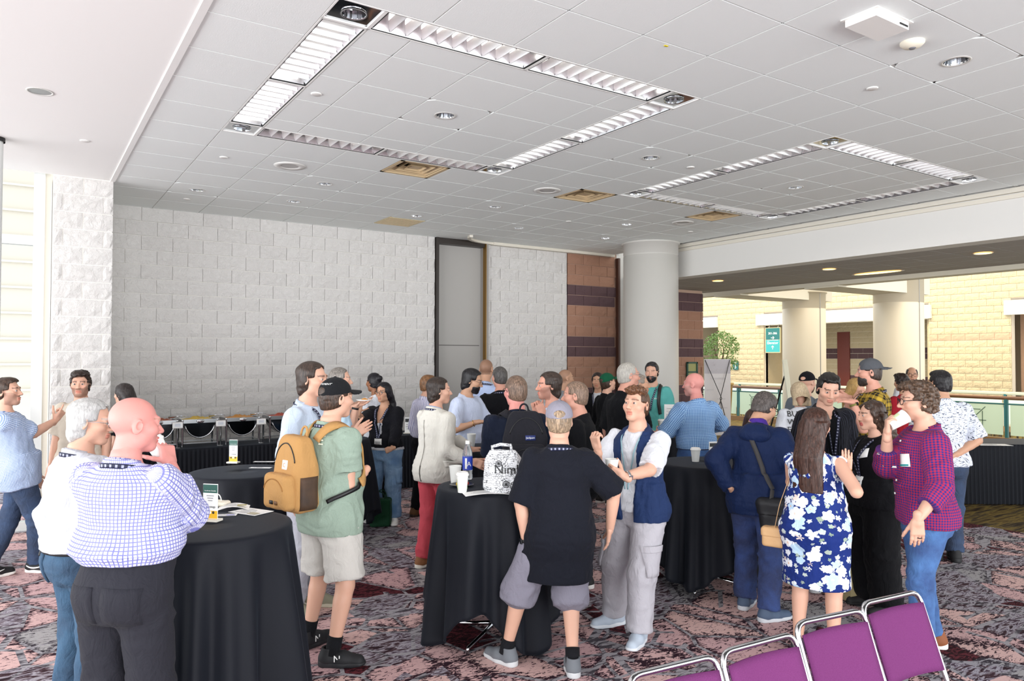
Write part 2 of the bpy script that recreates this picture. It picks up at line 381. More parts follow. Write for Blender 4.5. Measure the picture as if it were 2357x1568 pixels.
for i in range(-1, 16):
    x = GX+GT*i
    if x > XB: break
    if i == -1: MB().box((x-.02, 3.5, CZ+.005), (.05, 16, .03)).obj('grid_bar', white_paint, cl); continue
    cuts = [(GY+GT*fj, GY+GT*(fj+.5)) for fi, fj in FIX if fi < i < fi+5]+[(GY+GT*(fj+4.5), GY+GT*(fj+5)) for fi, fj in FIX if fi < i < fi+5]
    cuts = sorted(cuts); a = -1.
    for c0, c1 in cuts+[(YB, YB)]:
        if c0-a > .02: MB().box((x, (a+c0)/2, CZ+.012), (.03, c0-a, .008)).obj('grid_bar', grid_m, cl)
        a = c1
for j in range(-8, 13):
    y = GY+GT*j
    cuts = [(GX+GT*fi, GX+GT*(fi+.5)) for fi, fj in FIX if fj < j < fj+5]+[(GX+GT*(fi+4.5), GX+GT*(fi+5)) for fi, fj in FIX if fj < j < fj+5]
    cuts = sorted(cuts); a = .9
    for c0, c1 in cuts+[(XB, XB)]:
        if c0-a > .02: MB().box(((a+c0)/2, y, CZ+.012), (c0-a, .03, .008)).obj('grid_bar', grid_m, cl)
        a = c1
# light squares: louvred troffers and mirrored corner panels
refl = plain('louver_mirror', '#e4e5e7', .22, .95); blade_m = plain('louver_blade_aluminium', '#f0f1f2', .3, .8); frame_w = plain('fixture_frame', '#efeeeb', .4)
gap_m = plain('shadow_gap', '#111111', .8); lamp_em = plain('lamp_tube', '#ffffff', .5, em=('#fff6ea', 14.0)); mirror = plain('polished_panel', '#cfd1d4', .06, 1.)
L, W = 1.22, .305
def make_troffer():
    r = empty('louver_light')
    m = MB()
    for s in (-1, 1):
        m.box((0, s*(W/2-.006), .004), (L, .012, .012)); m.box((s*(L/2-.006), 0, .004), (.012, W, .012))
    m.obj('frame', frame_w, r)
    m = MB()
    for s in (-1, 1): m.box((0, s*(W/2-.016), .03), (L-.03, .006, .06)); m.box((s*(L/2-.016), 0, .03), (.006, W-.03, .06))
    m.obj('inner_edge', gap_m, r)
    prof = [(W/2-.020, .005), (W/2-.035, .04), (W/2-.055, .075), (W/2-.09, .10), (.03, .115), (0, .118)]
    pr_ = prof+[(-a, b) for a, b in prof[-2::-1]]; V = [(x, a, b) for x in (-L/2+.02, L/2-.02) for a, b in pr_]; n = len(pr_)
    m = MB().add(V, [(k, k+1, n+k+1, n+k) for k in range(n-1)], True)
    for s in (-1, 1): m.box((s*(L/2-.026), 0, .06), (.004, W-.06, .11))
    m.obj('reflector', refl, r)
    MB().tube([(-L/2+.06, 0, .088), (L/2-.06, 0, .088)], .012, 10).obj('lamp_tube', lamp_em, r)
    bl = MB(); w2 = W-.06
    V = [(-.002, -w2/2, .006), (.002, -w2/2, .006), (.022, -w2/2, .068), (-.022, -w2/2, .068)]; V += [(a, w2/2, c) for a, b, c in V]
    bl.add(V, [(0, 1, 2, 3), (4, 7, 6, 5), (0, 4, 5, 1), (1, 5, 6, 2), (2, 6, 7, 3), (3, 7, 4, 0)]); bm_ = bl.mesh('louver_blade')
    for k in range(9): link('louver_blade', bm_, blade_m, r, (-L/2+.028+(L-.056)*(k+1)/10, 0, 0))
    return r
def make_corner():
    r = empty('corner_downlight')
    m = MB()
    for s in (-1, 1): m.box((0, s*(W/2-.006), .004), (W, .012, .012)); m.box((s*(W/2-.006), 0, .004), (.012, W, .012))
    m.obj('frame', frame_w, r)
    link('panel', tile_mesh(W-.01, W-.01, .075), mirror, r, (0, 0, .008))
    m = MB().lathe([(.083, -.002), (.074, -.004), (.072, .004)], 28).obj('rim', chrome, r)
    MB().lathe([(.073, .0), (.066, .05), (.05, .1), (.03, .125), (0.001, .13)], 14, smooth=False).obj('reflector', chrome, r)
    return r
tp, cp = make_troffer(), make_corner(); usedT = usedC = False
side = {'W': 'left', 'E': 'right', 'S': 'near', 'N': 'far'}
for q, (fi, fj) in enumerate(FIX):
    x0, y0 = GX+GT*fi, GY+GT*fj; D = 5*GT; sq = ('left light square', 'right light square')[q]
    for sd, (ax, fx) in {'S': ('x', y0+W/2), 'N': ('x', y0+D-W/2), 'W': ('y', x0+W/2), 'E': ('y', x0+D-W/2)}.items():
        for h in range(2):
            u = W+L*(h+.5); o = tp if not usedT else copy_tree(tp); usedT = True
            if ax == 'x': o.location = (x0+u, fx, CZ); pos = ('left', 'right')[h]
            else: o.location = (fx, y0+u, CZ); o.rotation_euler = (0, 0, math.pi/2); pos = ('nearer', 'farther')[h]
            tag(o, f'louvred strip light, {pos} one on {side[sd]} side of {sq}', 'ceiling light', 'louvred strip lights')
    for a in (0, 1):
        for b in (0, 1):
            o = cp if not usedC else copy_tree(cp); usedC = True
            o.location = (x0+(W/2 if not a else D-W/2), y0+(W/2 if not b else D-W/2), CZ)
            tag(o, f'mirrored corner downlight, {("near","far")[b]} {("left","right")[a]} corner of the {sq}', 'downlight', 'mirrored corner downlights')
def make_dl(r=.08, em=None):
    e = empty('downlight')
    MB().lathe([(r+.018, 0.004), (r+.016, -.004), (r, -.004), (r-.002, .01)], 30).obj('rim', plain('downlight_rim', '#d8d6d2', .35, .3), e)
    MB().lathe([(r, 0), (r*.92, .06), (r*.72, .12), (r*.4, .15), (.001, .155)], 16, smooth=False).obj('reflector', chrome if not em else em, e)
    return e
d0 = make_dl(); first = True
dlab = ['in the tile at the middle of the large light square', 'between the two light squares, nearest the middle of the room', 'at the upper right near the smoke detector', 'second row from the block wall, behind the left light square',
 'nearest the left pier along the block wall', 'in the row along the block wall, second from the left', 'in the row along the block wall, third from the left', 'in the row along the block wall, above the grey door',
 'second row from the block wall, between the round speakers', 'second row from the block wall, to the left of the column', 'close to the top of the round column', 'in the tile at the middle of the right light square']
for (i, j), lb in zip(DL, dlab):
    o = d0 if first else copy_tree(d0); first = False
    o.location = (GX+GT*(i+.5), GY+GT*(j+.5), CZ); tag(o, 'small chrome downlight '+lb, 'downlight', 'recessed chrome downlights')
o = copy_tree(d0); o.location = (.10, 6.92, CZ); tag(o, 'small downlight in the smooth white plaster ceiling at far left', 'downlight', 'recessed chrome downlights')
MB().disc((0.1, 6.92, CZ-.0005), .08, 24, flip=True).obj('shade_disc', plain('downlight_dark', '#8a8a8c', .3, .8), None)
bpy.data.objects['shade_disc'].parent = o; bpy.data.objects['shade_disc'].location = (-.1, -6.92, -CZ)
beige = plain('beige_vent', '#c9b08a', .5); ventd = plain('vent_dark', '#3d3428', .7)
for q, ((i, j), lb) in enumerate(zip(VENTS, ('behind the left light square, nearest of the row', 'between the two light squares, mid distance', 'beyond the right light square, farthest of the row', 'flush beige one close to the block wall'))):
    e = empty('ceiling_vent', (GX+GT*(i+.5), GY+GT*(j+.5), CZ), label='square beige air diffuser '+lb, cat='air vent', group='ceiling air diffusers')
    s = GT/2-.01
    if q < 3:
        m = MB()
        for k in (-1, 1): m.box((k*(s-.02), 0, .006), (.04, 2*s, .014)); m.box((0, k*(s-.02), .006), (2*s, .04, .014))
        m.obj('frame', beige, e)
        MB().box((0, 0, .12), (2*s-.04, 2*s-.04, .01)).obj('backing', ventd, e)
        for n_ in range(3):
            a, b = s-.05-.075*n_, s-.09-.075*n_; V = [(sx*a, sy*a, .012) for sx, sy in ((-1, -1), (1, -1), (1, 1), (-1, 1))]+[(sx*b, sy*b, .065) for sx, sy in ((-1, -1), (1, -1), (1, 1), (-1, 1))]
            MB().add(V, [(k, (k+1) % 4, 4+(k+1) % 4, 4+k) for k in range(4)]).obj('louver_ring', beige, e)
        MB().box((0, 0, .03), (.12, .12, .01)).obj('centre_plate', beige, e)
    else:
        MB().box((0, 0, .004), (2*s, 2*s, .012)).obj('plate', plain('beige_plate', '#d8c9a0', .5), e)
        for k in range(8): MB().box((0, -s+.05+k*.07, -.003), (2*s-.06, .012, .004)).obj('slat', beige, e)
for q, ((i, j), lb) in enumerate(zip([(1, 6), (6, 5), (11, 6)], ('behind the left light square, nearest of the three', 'middle one of the three', 'closest to the round column'))):
    e = empty('ceiling_speaker', (GX+GT*(i+.5), GY+GT*(j+.5), CZ), label='round white ceiling speaker, '+lb, cat='speaker', group='round ceiling speakers')
    MB().lathe([(.17, .004), (.165, -.008), (.10, -.010), (.095, -.004)], 36).obj('rim', plain('speaker_white', '#dcdad6', .5), e)
    MB().disc((0, 0, -.005), .096, 32, flip=True).obj('grille', plain('speaker_grille', '#c3c1be', .7, bump=(400, .5)), e)
for x, y, lb in ((1.936, 5.753, 'inside the left light square'), (5.492, 3.224, 'below the smoke detector at the upper right'), (6.12, 5.685, 'between the two light squares'), (1.75, 8.13, 'in the second column of tiles on the left'), (1.81, 10.56, 'nearest the left pier'), (7.0, 9.0, 'in front of the grey door'), (9.25, 8.6, 'by the far right speaker'), (9.2, 5.7, 'inside the right light square')):
    e = MB().lathe([(.042, .003), (.042, -.006), (.036, -.009), (.001, -.009)], 24).obj('sprinkler_cover', plain('cover_white', '#e3e1dd', .5)); e.location = (x, y, CZ); tag(e, 'small round white sprinkler cover '+lb, 'sprinkler cover', 'flush sprinkler covers')
e = MB().lathe([(.042, .003), (.042, -.006), (.036, -.009), (.001, -.009)], 24).obj('sprinkler_cover', plain('cover_white', '#e3e1dd', .5)); e.location = (.491, 8.26, CZ); tag(e, 'small round white sprinkler cover in the plaster ceiling', 'sprinkler cover', 'flush sprinkler covers')
e = empty('smoke_detector', (4.909, 2.602, CZ), label='round cream smoke detector on the ceiling at the upper right', cat='smoke detector')
MB().lathe([(.075, 0), (.075, -.012), (.055, -.032), (.022, -.04)], 32).obj('body', plain('cream_plastic', '#e9e2d0', .45), e)
MB().lathe([(.022, -.038), (.018, -.046), (.001, -.046)], 20).obj('sensor', plain('grey_sensor', '#77767a', .4), e)
e = empty('wireless_access_point', (4.42, 2.56, CZ), label='white rectangular wireless box on the ceiling at the upper right', cat='access point')
MB().box((0, 0, -.025), (.36, .2, .045)).obj('body', white_plastic, e); MB().box((0, 0, -.003), (.40, .24, .006)).obj('mounting_plate', white_plastic, e); MB().box((.12, -.103, -.03), (.09, .004, .01)).obj('port', black_plastic, e)
e = MB().box((0, 0, -.002), (.03, .014, .004)).obj('yellow_sticker', plain('yellow', '#d9c21b', .5)); e.location = (3.59, 3.55, CZ); tag(e, 'tiny yellow sticker on a ceiling tile above the middle', 'sticker')
# round column, bulkhead and lower ceiling
colm = plain('column_grey_paint', '#c4c1bb', .45)
def column(x, y, r, h, mat, joint, seam_a):
    c = MB().lathe([(r, 0), (r, joint-.012), (r-.008, joint-.008), (r-.008, joint+.008), (r, joint+.012), (r, h-.03), (r+.03, h-.03), (r+.03, h)], 64, (x, y, 0)).obj('column', mat); tag(c, kind='structure')
    a = seam_a; MB().box((x+r*math.cos(a), y+r*math.sin(a), h/2), (.012, .02, h-.1), rz=a).obj('seam', plain('column_seam', '#8d8a84', .6), c); return c
column(9.66, 9.96, .5, CZ, colm, CZ-.23, math.atan2(-.86, .5)+.42)
bulk = MB().box((XB+.15, 4.4, 3.96), (.3, 11.3, .92)).obj('wall_right', plain('bulkhead_paint', '#d8d6d2', .6)); tag(bulk, kind='structure')
m = MB().box((XB-.03, 4.4, CZ-.03), (.06, 11.3, .06)); m.box((XB-.01, 4.4, CZ-.10), (.03, 11.3, .05)); tag(m.obj('trim_5', plain('cream_trim', '#d9d3c6', .5)), kind='structure')
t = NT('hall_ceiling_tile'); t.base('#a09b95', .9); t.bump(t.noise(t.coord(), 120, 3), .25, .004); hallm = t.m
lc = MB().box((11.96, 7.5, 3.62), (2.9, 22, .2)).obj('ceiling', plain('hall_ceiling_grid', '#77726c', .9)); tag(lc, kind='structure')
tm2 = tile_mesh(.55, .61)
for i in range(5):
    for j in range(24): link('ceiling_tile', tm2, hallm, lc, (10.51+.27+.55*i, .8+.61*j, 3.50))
bm2 = plain('beam_paint', '#cdc6b4', .6)
o = MB().box((13.32, 7.5, 3.70), (.3, 26, .56)).obj('beam', bm2); tag(o, kind='structure')
for yy in (8.85, 11.2):
    o = MB().box((14.9, yy, 3.62), (3.4, .75, .46)).obj('beam', bm2); tag(o, kind='structure')
    column(16.0, yy, .5, 6.0 if yy < 10 else 3.6, plain('column_warm_paint', '#c9bda6', .5), 3.2, math.atan2(-.5, -.86)+.9)
warm_em = plain('warm_lamp_glow', '#ffe2a8', .5, em=('#ffca72', 4.0))
for (x, y, r, lb) in ((11.25, 9.76, .09, 'nearest the brown wall'), (11.3, 7.42, .09, 'middle one of the row'), (11.37, 5.06, .09, 'rightmost, cut by nothing')):
    pass
for (x, y, sx, sy, lb) in ((11.25, 9.76, .1, .1, 'leftmost of the four in the lower hall ceiling'), (11.3, 7.42, .1, .1, 'second of the four in the lower hall ceiling'), (12.45, 7.25, .13, .42, 'long oval one in the lower hall ceiling'), (11.37, 5.06, .11, .11, 'rightmost of the four in the lower hall ceiling')):
    e = empty('downlight', (x, y, 3.492), label='warm glowing recessed lamp, '+lb, cat='downlight', group='warm lamps in the lower hall ceiling')
    MB().lathe([(1, .0), (1.06, -.006), (1.14, 0)], 32, sx=sx, sy=sy).obj('rim', white_paint, e); MB().disc((0, 0, -.001), 1, 32, flip=True, sx=sx, sy=sy).obj('lens', warm_em, e)
# far block wall of the atrium with openings
XF = 24.
wf = MB().box((XF+.16, 14, 3.3), (.2, 20, 6.6)).obj('wall_far', mortar_w)
bpy.data.objects.remove(wf)
wf = empty('wall_far', (0, 0, 0), kind='structure')
segs = [(21.9, 30, 0, 7), (20.82, 21.9, 3.35, 7), (18.55, 20.82, 0, 7), (12.3, 18.55, 3.25, 7), (9.95, 12.3, 0, 7), (6.0, 9.95, 3.3, 7)]
for a, b, z0, z1 in segs: MB().box((XF+.12, (a+b)/2, (z0+z1)/2), (.2, b-a, z1-z0)).obj('backing', mortar_w, wf)
stripe = rock('rose_split_face_block', '#c9a58a', 30, .35)
fm = lambda k, z: stripe if 2.48 < z < 2.68 else blk_warm
HO = [(30-21.9, 30-20.82, 0, 3.7), (30-18.55, 30-12.3, 0, 3.68), (30-9.95, 30-5.9, 0, 3.7)]
block_wall(wf, (XF, 23.0, 0), -math.pi/2, 14.2, .6, 5.6, fm, holes=[(h0-7, h1-7, a, b) for h0, h1, a, b in HO], limit=300)
lint = plain('pale_lintel', '#e6e4d2', .6)
for a, b in ((20.82, 22.2), (12.2, 18.86), (5.9, 10.1)): MB().box((XF-.03, (a+b)/2, 3.48), (.16, b-a, .42)).obj('lintel', lint, wf)
iw = empty('wall_far', (0, 0, 0), kind='structure'); XI = 26.2
MB().box((XI+.1, 15, 2.2), (.2, 22, 4.4)).obj('backing', mortar_w, iw)
im = lambda k, z: blk_plum if (2.0 < z < 2.42 or 1.1 < z < 1.3) else blk_warm
block_wall(iw, (XI, 19.5, 0), -math.pi/2, 7.8, .6, 3.6, im, limit=300)
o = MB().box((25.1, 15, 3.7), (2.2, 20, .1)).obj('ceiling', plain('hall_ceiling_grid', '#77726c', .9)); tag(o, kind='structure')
for yy in (18.75, 12.2): 
    o = MB().box((25.1, yy, 1.8), (2.0, .4, 3.6)).obj('wall_far', blk_warm); tag(o, kind='structure')
o = MB().box((XI-.03, 16.6, 1.5), (.05, .5, 3.0)).obj('door_2', plain('red_door', '#6d2a1c', .5)); tag(o, kind='structure')
# wall sconce in the right opening, signs
e = empty('wall_sconce', (XI-.1, 9.5, 2.1), label='glowing shell-shaped wall lamp in the far right opening', cat='wall lamp')
o = MB().box((25.1, 9.0, 1.8), (.3, 2.2, 3.6)).obj('wall_far', stripe); tag(o, kind='structure'); e.location = (24.93, 9.62, 2.2)
MB().lathe([(.02, 0), (.12, .06), (.17, .18)], 16, a0=math.pi/2, a1=1.5*math.pi).obj('shade', plain('sconce_glass', '#fff3d8', .4, em=('#ffe6b0', 3.0)), e); MB().box((0, 0, .06), (.04, .1, .2)).obj('bracket', steel, e)
teal = plain('teal_sign', '#12605f', .45); teal2 = plain('bright_teal_sign', '#2f9a9c', .45); gold = plain('sign_frame', '#c7b98e', .4, .5)
def text_mesh(s, size, ext=.002, align='CENTER'):
    c = bpy.data.curves.new('txt', 'FONT'); c.body = s; c.size = size; c.extrude = ext; c.align_x = align; c.resolution_u = 2
    o = bpy.data.objects.new('txt', c); COL.objects.link(o); dg = bpy.context.evaluated_depsgraph_get(); dg.update()
    me = bpy.data.meshes.new_from_object(o.evaluated_get(dg)); bpy.data.objects.remove(o); me.materials.clear(); return me
def place_text(name, s, size, mat, parent, loc, R, ext=.002, align='CENTER', sx=1., mirror=False):
    o = link(name, text_mesh(s, size, ext, align), mat, parent); R = np.array(R, float)
    if mirror: R = R@np.diag([-1, 1, 1])
    R = R@np.diag([sx, 1, 1])
    o.matrix_local = Matrix([list(R[k])+[loc[k]] for k in range(3)]+[[0, 0, 0, 1]]); return o
RW = np.array([[0, 0, -1], [-1, 0, 0], [0, 1, 0]])     # text on a wall facing -x, reading towards -y
e = empty('direction_sign', (XF-.15, 18.02, 2.68), label='teal hanging sign with room numbers, arrows and the word Elevator', cat='sign')
MB().box((0, 0, 0), (.06, .68, .96)).obj('frame', gold, e); MB().box((-.032, 0, .24), (.01, .62, .44)).obj('upper_panel', teal, e); MB().box((-.032, 0, -.22), (.01, .62, .46)).obj('lower_panel', teal2, e)
place_text('lettering', '301-306', .12, white_paint, e, (-.04, 0, .22), RW); place_text('lettering', 'Elevator', .15, white_paint, e, (-.04, 0, -.15), RW)
def arrow(mb, c, d):
    c = V3(*c); d = V3(*d); n = np.cross(d, V3(1, 0, 0)); mb.bar(c-d*.07, c+d*.07, .02, .006, up=(1, 0, 0)); mb.bar(c+d*.07, c+d*.01+n*.05, .02, .006, up=(1, 0, 0)); mb.bar(c+d*.07, c+d*.01-n*.05, .02, .006, up=(1, 0, 0))
m = MB(); arrow(m, (-.04, 0, .09), (0, -1, 0)); arrow(m, (-.04, 0, -.28), (0, 0, 1)); m.obj('arrow', white_paint, e)
MB().box((-.038, 0, -.0), (.004, .5, .012)).obj('rule', white_paint, e)
for s in (-.2, .2): MB().bar((0, s, .47), (.12, s, .60), .02).obj('hanger', steel, e)
e = empty('level_sign', (XF-.05, 19.89, 1.70), label='small teal plaque on the far wall reading LEVEL 3', cat='sign')
MB().box((0, 0, 0), (.03, .26, .34)).obj('plate', teal, e); place_text('lettering', 'LEVEL', .075, white_paint, e, (-.017, 0, .085), RW); place_text('lettering', '3', .22, white_paint, e, (-.017, 0, -.12), RW)
# green-framed notice on the brown wall beyond the column
g = atz(1590, 860, 1.8); 
e = empty('notice_frame', (12.35, YB-.05, 1.66), label='green-framed notice on the banded brown wall right of the column', cat='sign')
m = MB()
for k in (-1, 1): m.box((k*.15, 0, 0), (.035, .03, .5)); m.box((0, 0, k*.235), (.33, .03, .035))
m.box((0, 0, .03), (.3, .03, .03)); m.obj('frame', plain('dark_green', '#1d4a3f', .5), e); MB().box((0, .01, 0), (.3, .01, .46)).obj('sheet', plain('olive_sheet', '#9a9a62', .6), e)
# glass balustrades
def glass_rail(x, y0, y1, z, step, n_motif, label, hand, post, lower=True):
    e = empty('glass_railing', (x, (y0+y1)/2, 0), label=label, cat='railing'); Ly = y1-y0
    MB().tube([(0, -Ly/2, z), (0, Ly/2, z)], .045, 12).obj('handrail', hand, e)
    if lower: MB().tube([(0, -Ly/2, z-.14), (0, Ly/2, z-.14)], .02, 8).obj('lower_rail', post, e)
    MB().box((0, 0, .07), (.16, Ly, .14)).obj('curb', plain('wood_curb', '#7a5a35', .5), e)
    yy = np.arange(-Ly/2, Ly/2+.01, step)
    for y in yy: MB().box((0, y, z/2), (.07, .06, z)).obj('post', post, e)
    gm = plain('frosted_green_glass', '#c3d6bd', .35); dk = plain('etched_line', '#3f5a4a', .5)
    for k in range(len(yy)-1):
        c = (yy[k]+yy[k+1])/2; MB().box((0, c, (z-.1+.18)/2), (.014, step-.16, z-.32)).obj('glass_pane', gm, e)
        if not n_motif: continue
        m = MB(); c3 = V3(-.012, c, .52)
        ring = [c3+V3(0, .07*math.cos(a), .07*math.sin(a)) for a in np.linspace(0, 2*math.pi, 20, endpoint=False)]; m.tube(ring, .008, 6, closed=True)
        for q in range(8):
            a = q*math.pi/4; d = V3(0, math.cos(a), math.sin(a)); m.bar(c3+d*.07, c3+d*(.34 if q % 2 == 0 else .46), .014, .006, up=(1, 0, 0))
        for s in (-1, 1): m.bar(c3+V3(0, -.22, s*.26), c3+V3(0, .22, s*.26), .014, .006, up=(1, 0, 0)); m.bar(c3+V3(0, s*.26, -.22), c3+V3(0, s*.26, .22), .014, .006, up=(1, 0, 0))
        m.obj('wheel_motif', dk, e)
    return e
tealp = plain('teal_post', '#1f5a5c', .45)
glass_rail(19.3, 5.0, 17.5, 1.07, 1.5625, True, 'near glass balustrade with bronze handrail and wheel motifs across the hall', plain('bronze_rail', '#6d4c34', .35, .3), tealp)
glass_rail(22.5, 5.0, 23, 1.05, 2.25, False, 'far pale balustrade on the other side of the atrium', plain('pale_rail', '#b9b79c', .4), tealp)
# ------------------------------------------------------------------ implicit surfaces (bodies, clothes, hair)
nrm = lambda v: v/(np.linalg.norm(v)+1e-12)
def smin(a, b, k):
    h = np.clip(.5+.5*(b-a)/k, 0, 1); return b*(1-h)+a*h-k*h*(1-h)
def smax(a, b, k): return -smin(-a, -b, k)
def cone(P, a, b, ra, rb):
    ab = b-a; Q = P-a; t = np.clip(Q@ab/(ab@ab), 0, 1); return np.sqrt(((Q-t[:, None]*ab)**2).sum(1))-(ra+(rb-ra)*t)
def prof(P, a, b, ts, rs):
    ab = b-a; Q = P-a; t = np.clip(Q@ab/(ab@ab), 0, 1); return np.sqrt(((Q-t[:, None]*ab)**2).sum(1))-np.interp(t, ts, rs)
def ell(P, c, r, R=None):
    Q = P-c
    if R is not None: Q = Q@R
    q = Q/r; k0 = np.sqrt((q*q).sum(1)); k1 = np.sqrt(((q/r)**2).sum(1))+1e-9; return k0*(k0-1)/k1
def ell2(x, y, a, b):
    u, v = x/a, y/b; k0 = np.sqrt(u*u+v*v); k1 = np.sqrt((u/a)**2+(v/b)**2)+1e-9; return k0*(k0-1)/k1
def loft(P, K, infl=0.):
    z = P[:, 2]; zz = np.clip(z, K[0, 0], K[-1, 0]); a = np.interp(zz, K[:, 0], K[:, 1])+infl; b = np.interp(zz, K[:, 0], K[:, 2])+infl; cy = np.interp(zz, K[:, 0], K[:, 3])
    d = ell2(P[:, 0], P[:, 1]-cy, a, b); dz = np.abs(z-zz)
    return np.where(dz > 0, np.sqrt(np.maximum(d, 0)**2+dz*dz), d)
def rbox(P, c, h, r, R=None):
    Q = P-c
    if R is not None: Q = Q@R
    q = np.abs(Q)-(np.array(h)-r); return np.sqrt((np.maximum(q, 0)**2).sum(1))+np.minimum(q.max(1), 0)-r
def _hash(i, j, k):
    n = (i*374761393+j*668265263+k*2147483647+1013904223).astype(np.int64) & 0xffffffff; n = ((n ^ (n >> 13))*1274126177) & 0xffffffff; return ((n ^ (n >> 16)) & 0xffff)/32768.-1
def vnoise(P):
    i = np.floor(P).astype(np.int64); f = P-i; f = f*f*(3-2*f); r = 0
    for a in (0, 1):
        for b in (0, 1):
            for c in (0, 1):
                r = r+_hash(i[:, 0]+a, i[:, 1]+b, i[:, 2]+c)*(f[:, 0] if a else 1-f[:, 0])*(f[:, 1] if b else 1-f[:, 1])*(f[:, 2] if c else 1-f[:, 2])
    return r
def surfnet(f, lo, hi, h):
    lo = np.array(lo, float)-2*h; hi = np.array(hi, float)+2*h; B = 6
    nb = np.ceil((hi-lo)/(h*B)).astype(int)+1
    g = [lo[k]+h*B*(np.arange(nb[k])+.5)-h*.5 for k in range(3)]
    C = np.stack(np.meshgrid(*g, indexing='ij'), -1).reshape(-1, 3); d = f(C)
    act = np.abs(d) < h*B*.87*1.35+h
    V = np.repeat(np.where(d < 0, -1., 1.).astype(np.float32)[:, None], B**3, 1)
    o = np.stack(np.meshgrid(*[np.arange(B)]*3, indexing='ij'), -1).reshape(-1, 3)*h-h*(B-1)/2
    ids = np.nonzero(act)[0]
    for s in range(0, len(ids), 700):
        q = ids[s:s+700]; V[q] = f((C[q][:, None, :]+o[None]).reshape(-1, 3)).reshape(len(q), -1)
    V = V.reshape(*nb, B, B, B).transpose(0, 3, 1, 4, 2, 5).reshape(*(nb*B))
    I = V < 0; sh = [(a, b, c) for a in (0, 1) for b in (0, 1) for c in (0, 1)]; n = V.shape
    sl = lambda A, s: A[s[0]:n[0]-1+s[0], s[1]:n[1]-1+s[1], s[2]:n[2]-1+s[2]]
    cnt = np.zeros([k-1 for k in n], np.uint8)
    for s in sh: cnt += sl(I, s)
    cell = np.argwhere((cnt > 0) & (cnt < 8))
    if len(cell) == 0: return np.zeros((0, 3)), np.zeros((0, 4), int)
    cid = np.full(cnt.shape, -1, np.int32); cid[tuple(cell.T)] = np.arange(len(cell))
    val = {s: V[cell[:, 0]+s[0], cell[:, 1]+s[1], cell[:, 2]+s[2]].astype(float) for s in sh}
    acc = np.zeros((len(cell), 3)); w_ = np.zeros(len(cell))
    for s in sh:
        for ax in range(3):
            if s[ax]: continue
            e = list(s); e[ax] = 1; e = tuple(e); a, b = val[s], val[e]; m = (a < 0) != (b < 0)
            t = np.where(m, a/(np.where(m, a-b, 1)), 0)
            for k in range(3): acc[:, k] += np.where(m, s[k]+(t if k == ax else 0), 0)
            w_ += m
    P = lo+h*(cell+acc/w_[:, None])
    fs = []
    for ax in range(3):
        b, c = (ax+1) % 3, (ax+2) % 3
        s0 = [slice(1, n[k]-1) for k in range(3)]; s0[ax] = slice(0, n[ax]-1); s1 = list(s0); s1[ax] = slice(1, n[ax])
        A, Bv = I[tuple(s0)], I[tuple(s1)]; w0 = np.argwhere(A != Bv)
        if len(w0) == 0: continue
        ins = A[tuple(w0.T)]; base = w0.copy(); base[:, b] += 1; base[:, c] += 1
        def cc(db, dc):
            q = base.copy(); q[:, b] += db; q[:, c] += dc; return cid[tuple(q.T)]
        Q = np.stack([cc(-1, -1), cc(0, -1), cc(0, 0), cc(-1, 0)], 1); Q[~ins] = Q[~ins][:, ::-1]; fs.append(Q)
    Fc = np.concatenate(fs); Fc = Fc[(Fc >= 0).all(1)]
    return P, Fc
def vnormals(P, Fc):
    n = np.cross(P[Fc[:, 2]]-P[Fc[:, 0]], P[Fc[:, 3]]-P[Fc[:, 1]]); N = np.zeros_like(P)
    for k in range(3):
        for j in range(Fc.shape[1]): N[:, k] += np.bincount(Fc[:, j], n[:, k], len(P))
    return N/(np.linalg.norm(N, axis=1)[:, None]+1e-12)
def rotz(a): c, s = math.cos(a), math.sin(a); return np.array([[c, -s, 0], [s, c, 0], [0, 0, 1.]])
def rotx(a): c, s = math.cos(a), math.sin(a); return np.array([[1., 0, 0], [0, c, -s], [0, s, c]])
def roty(a): c, s = math.cos(a), math.sin(a); return np.array([[c, 0, s], [0, 1., 0], [-s, 0, c]])
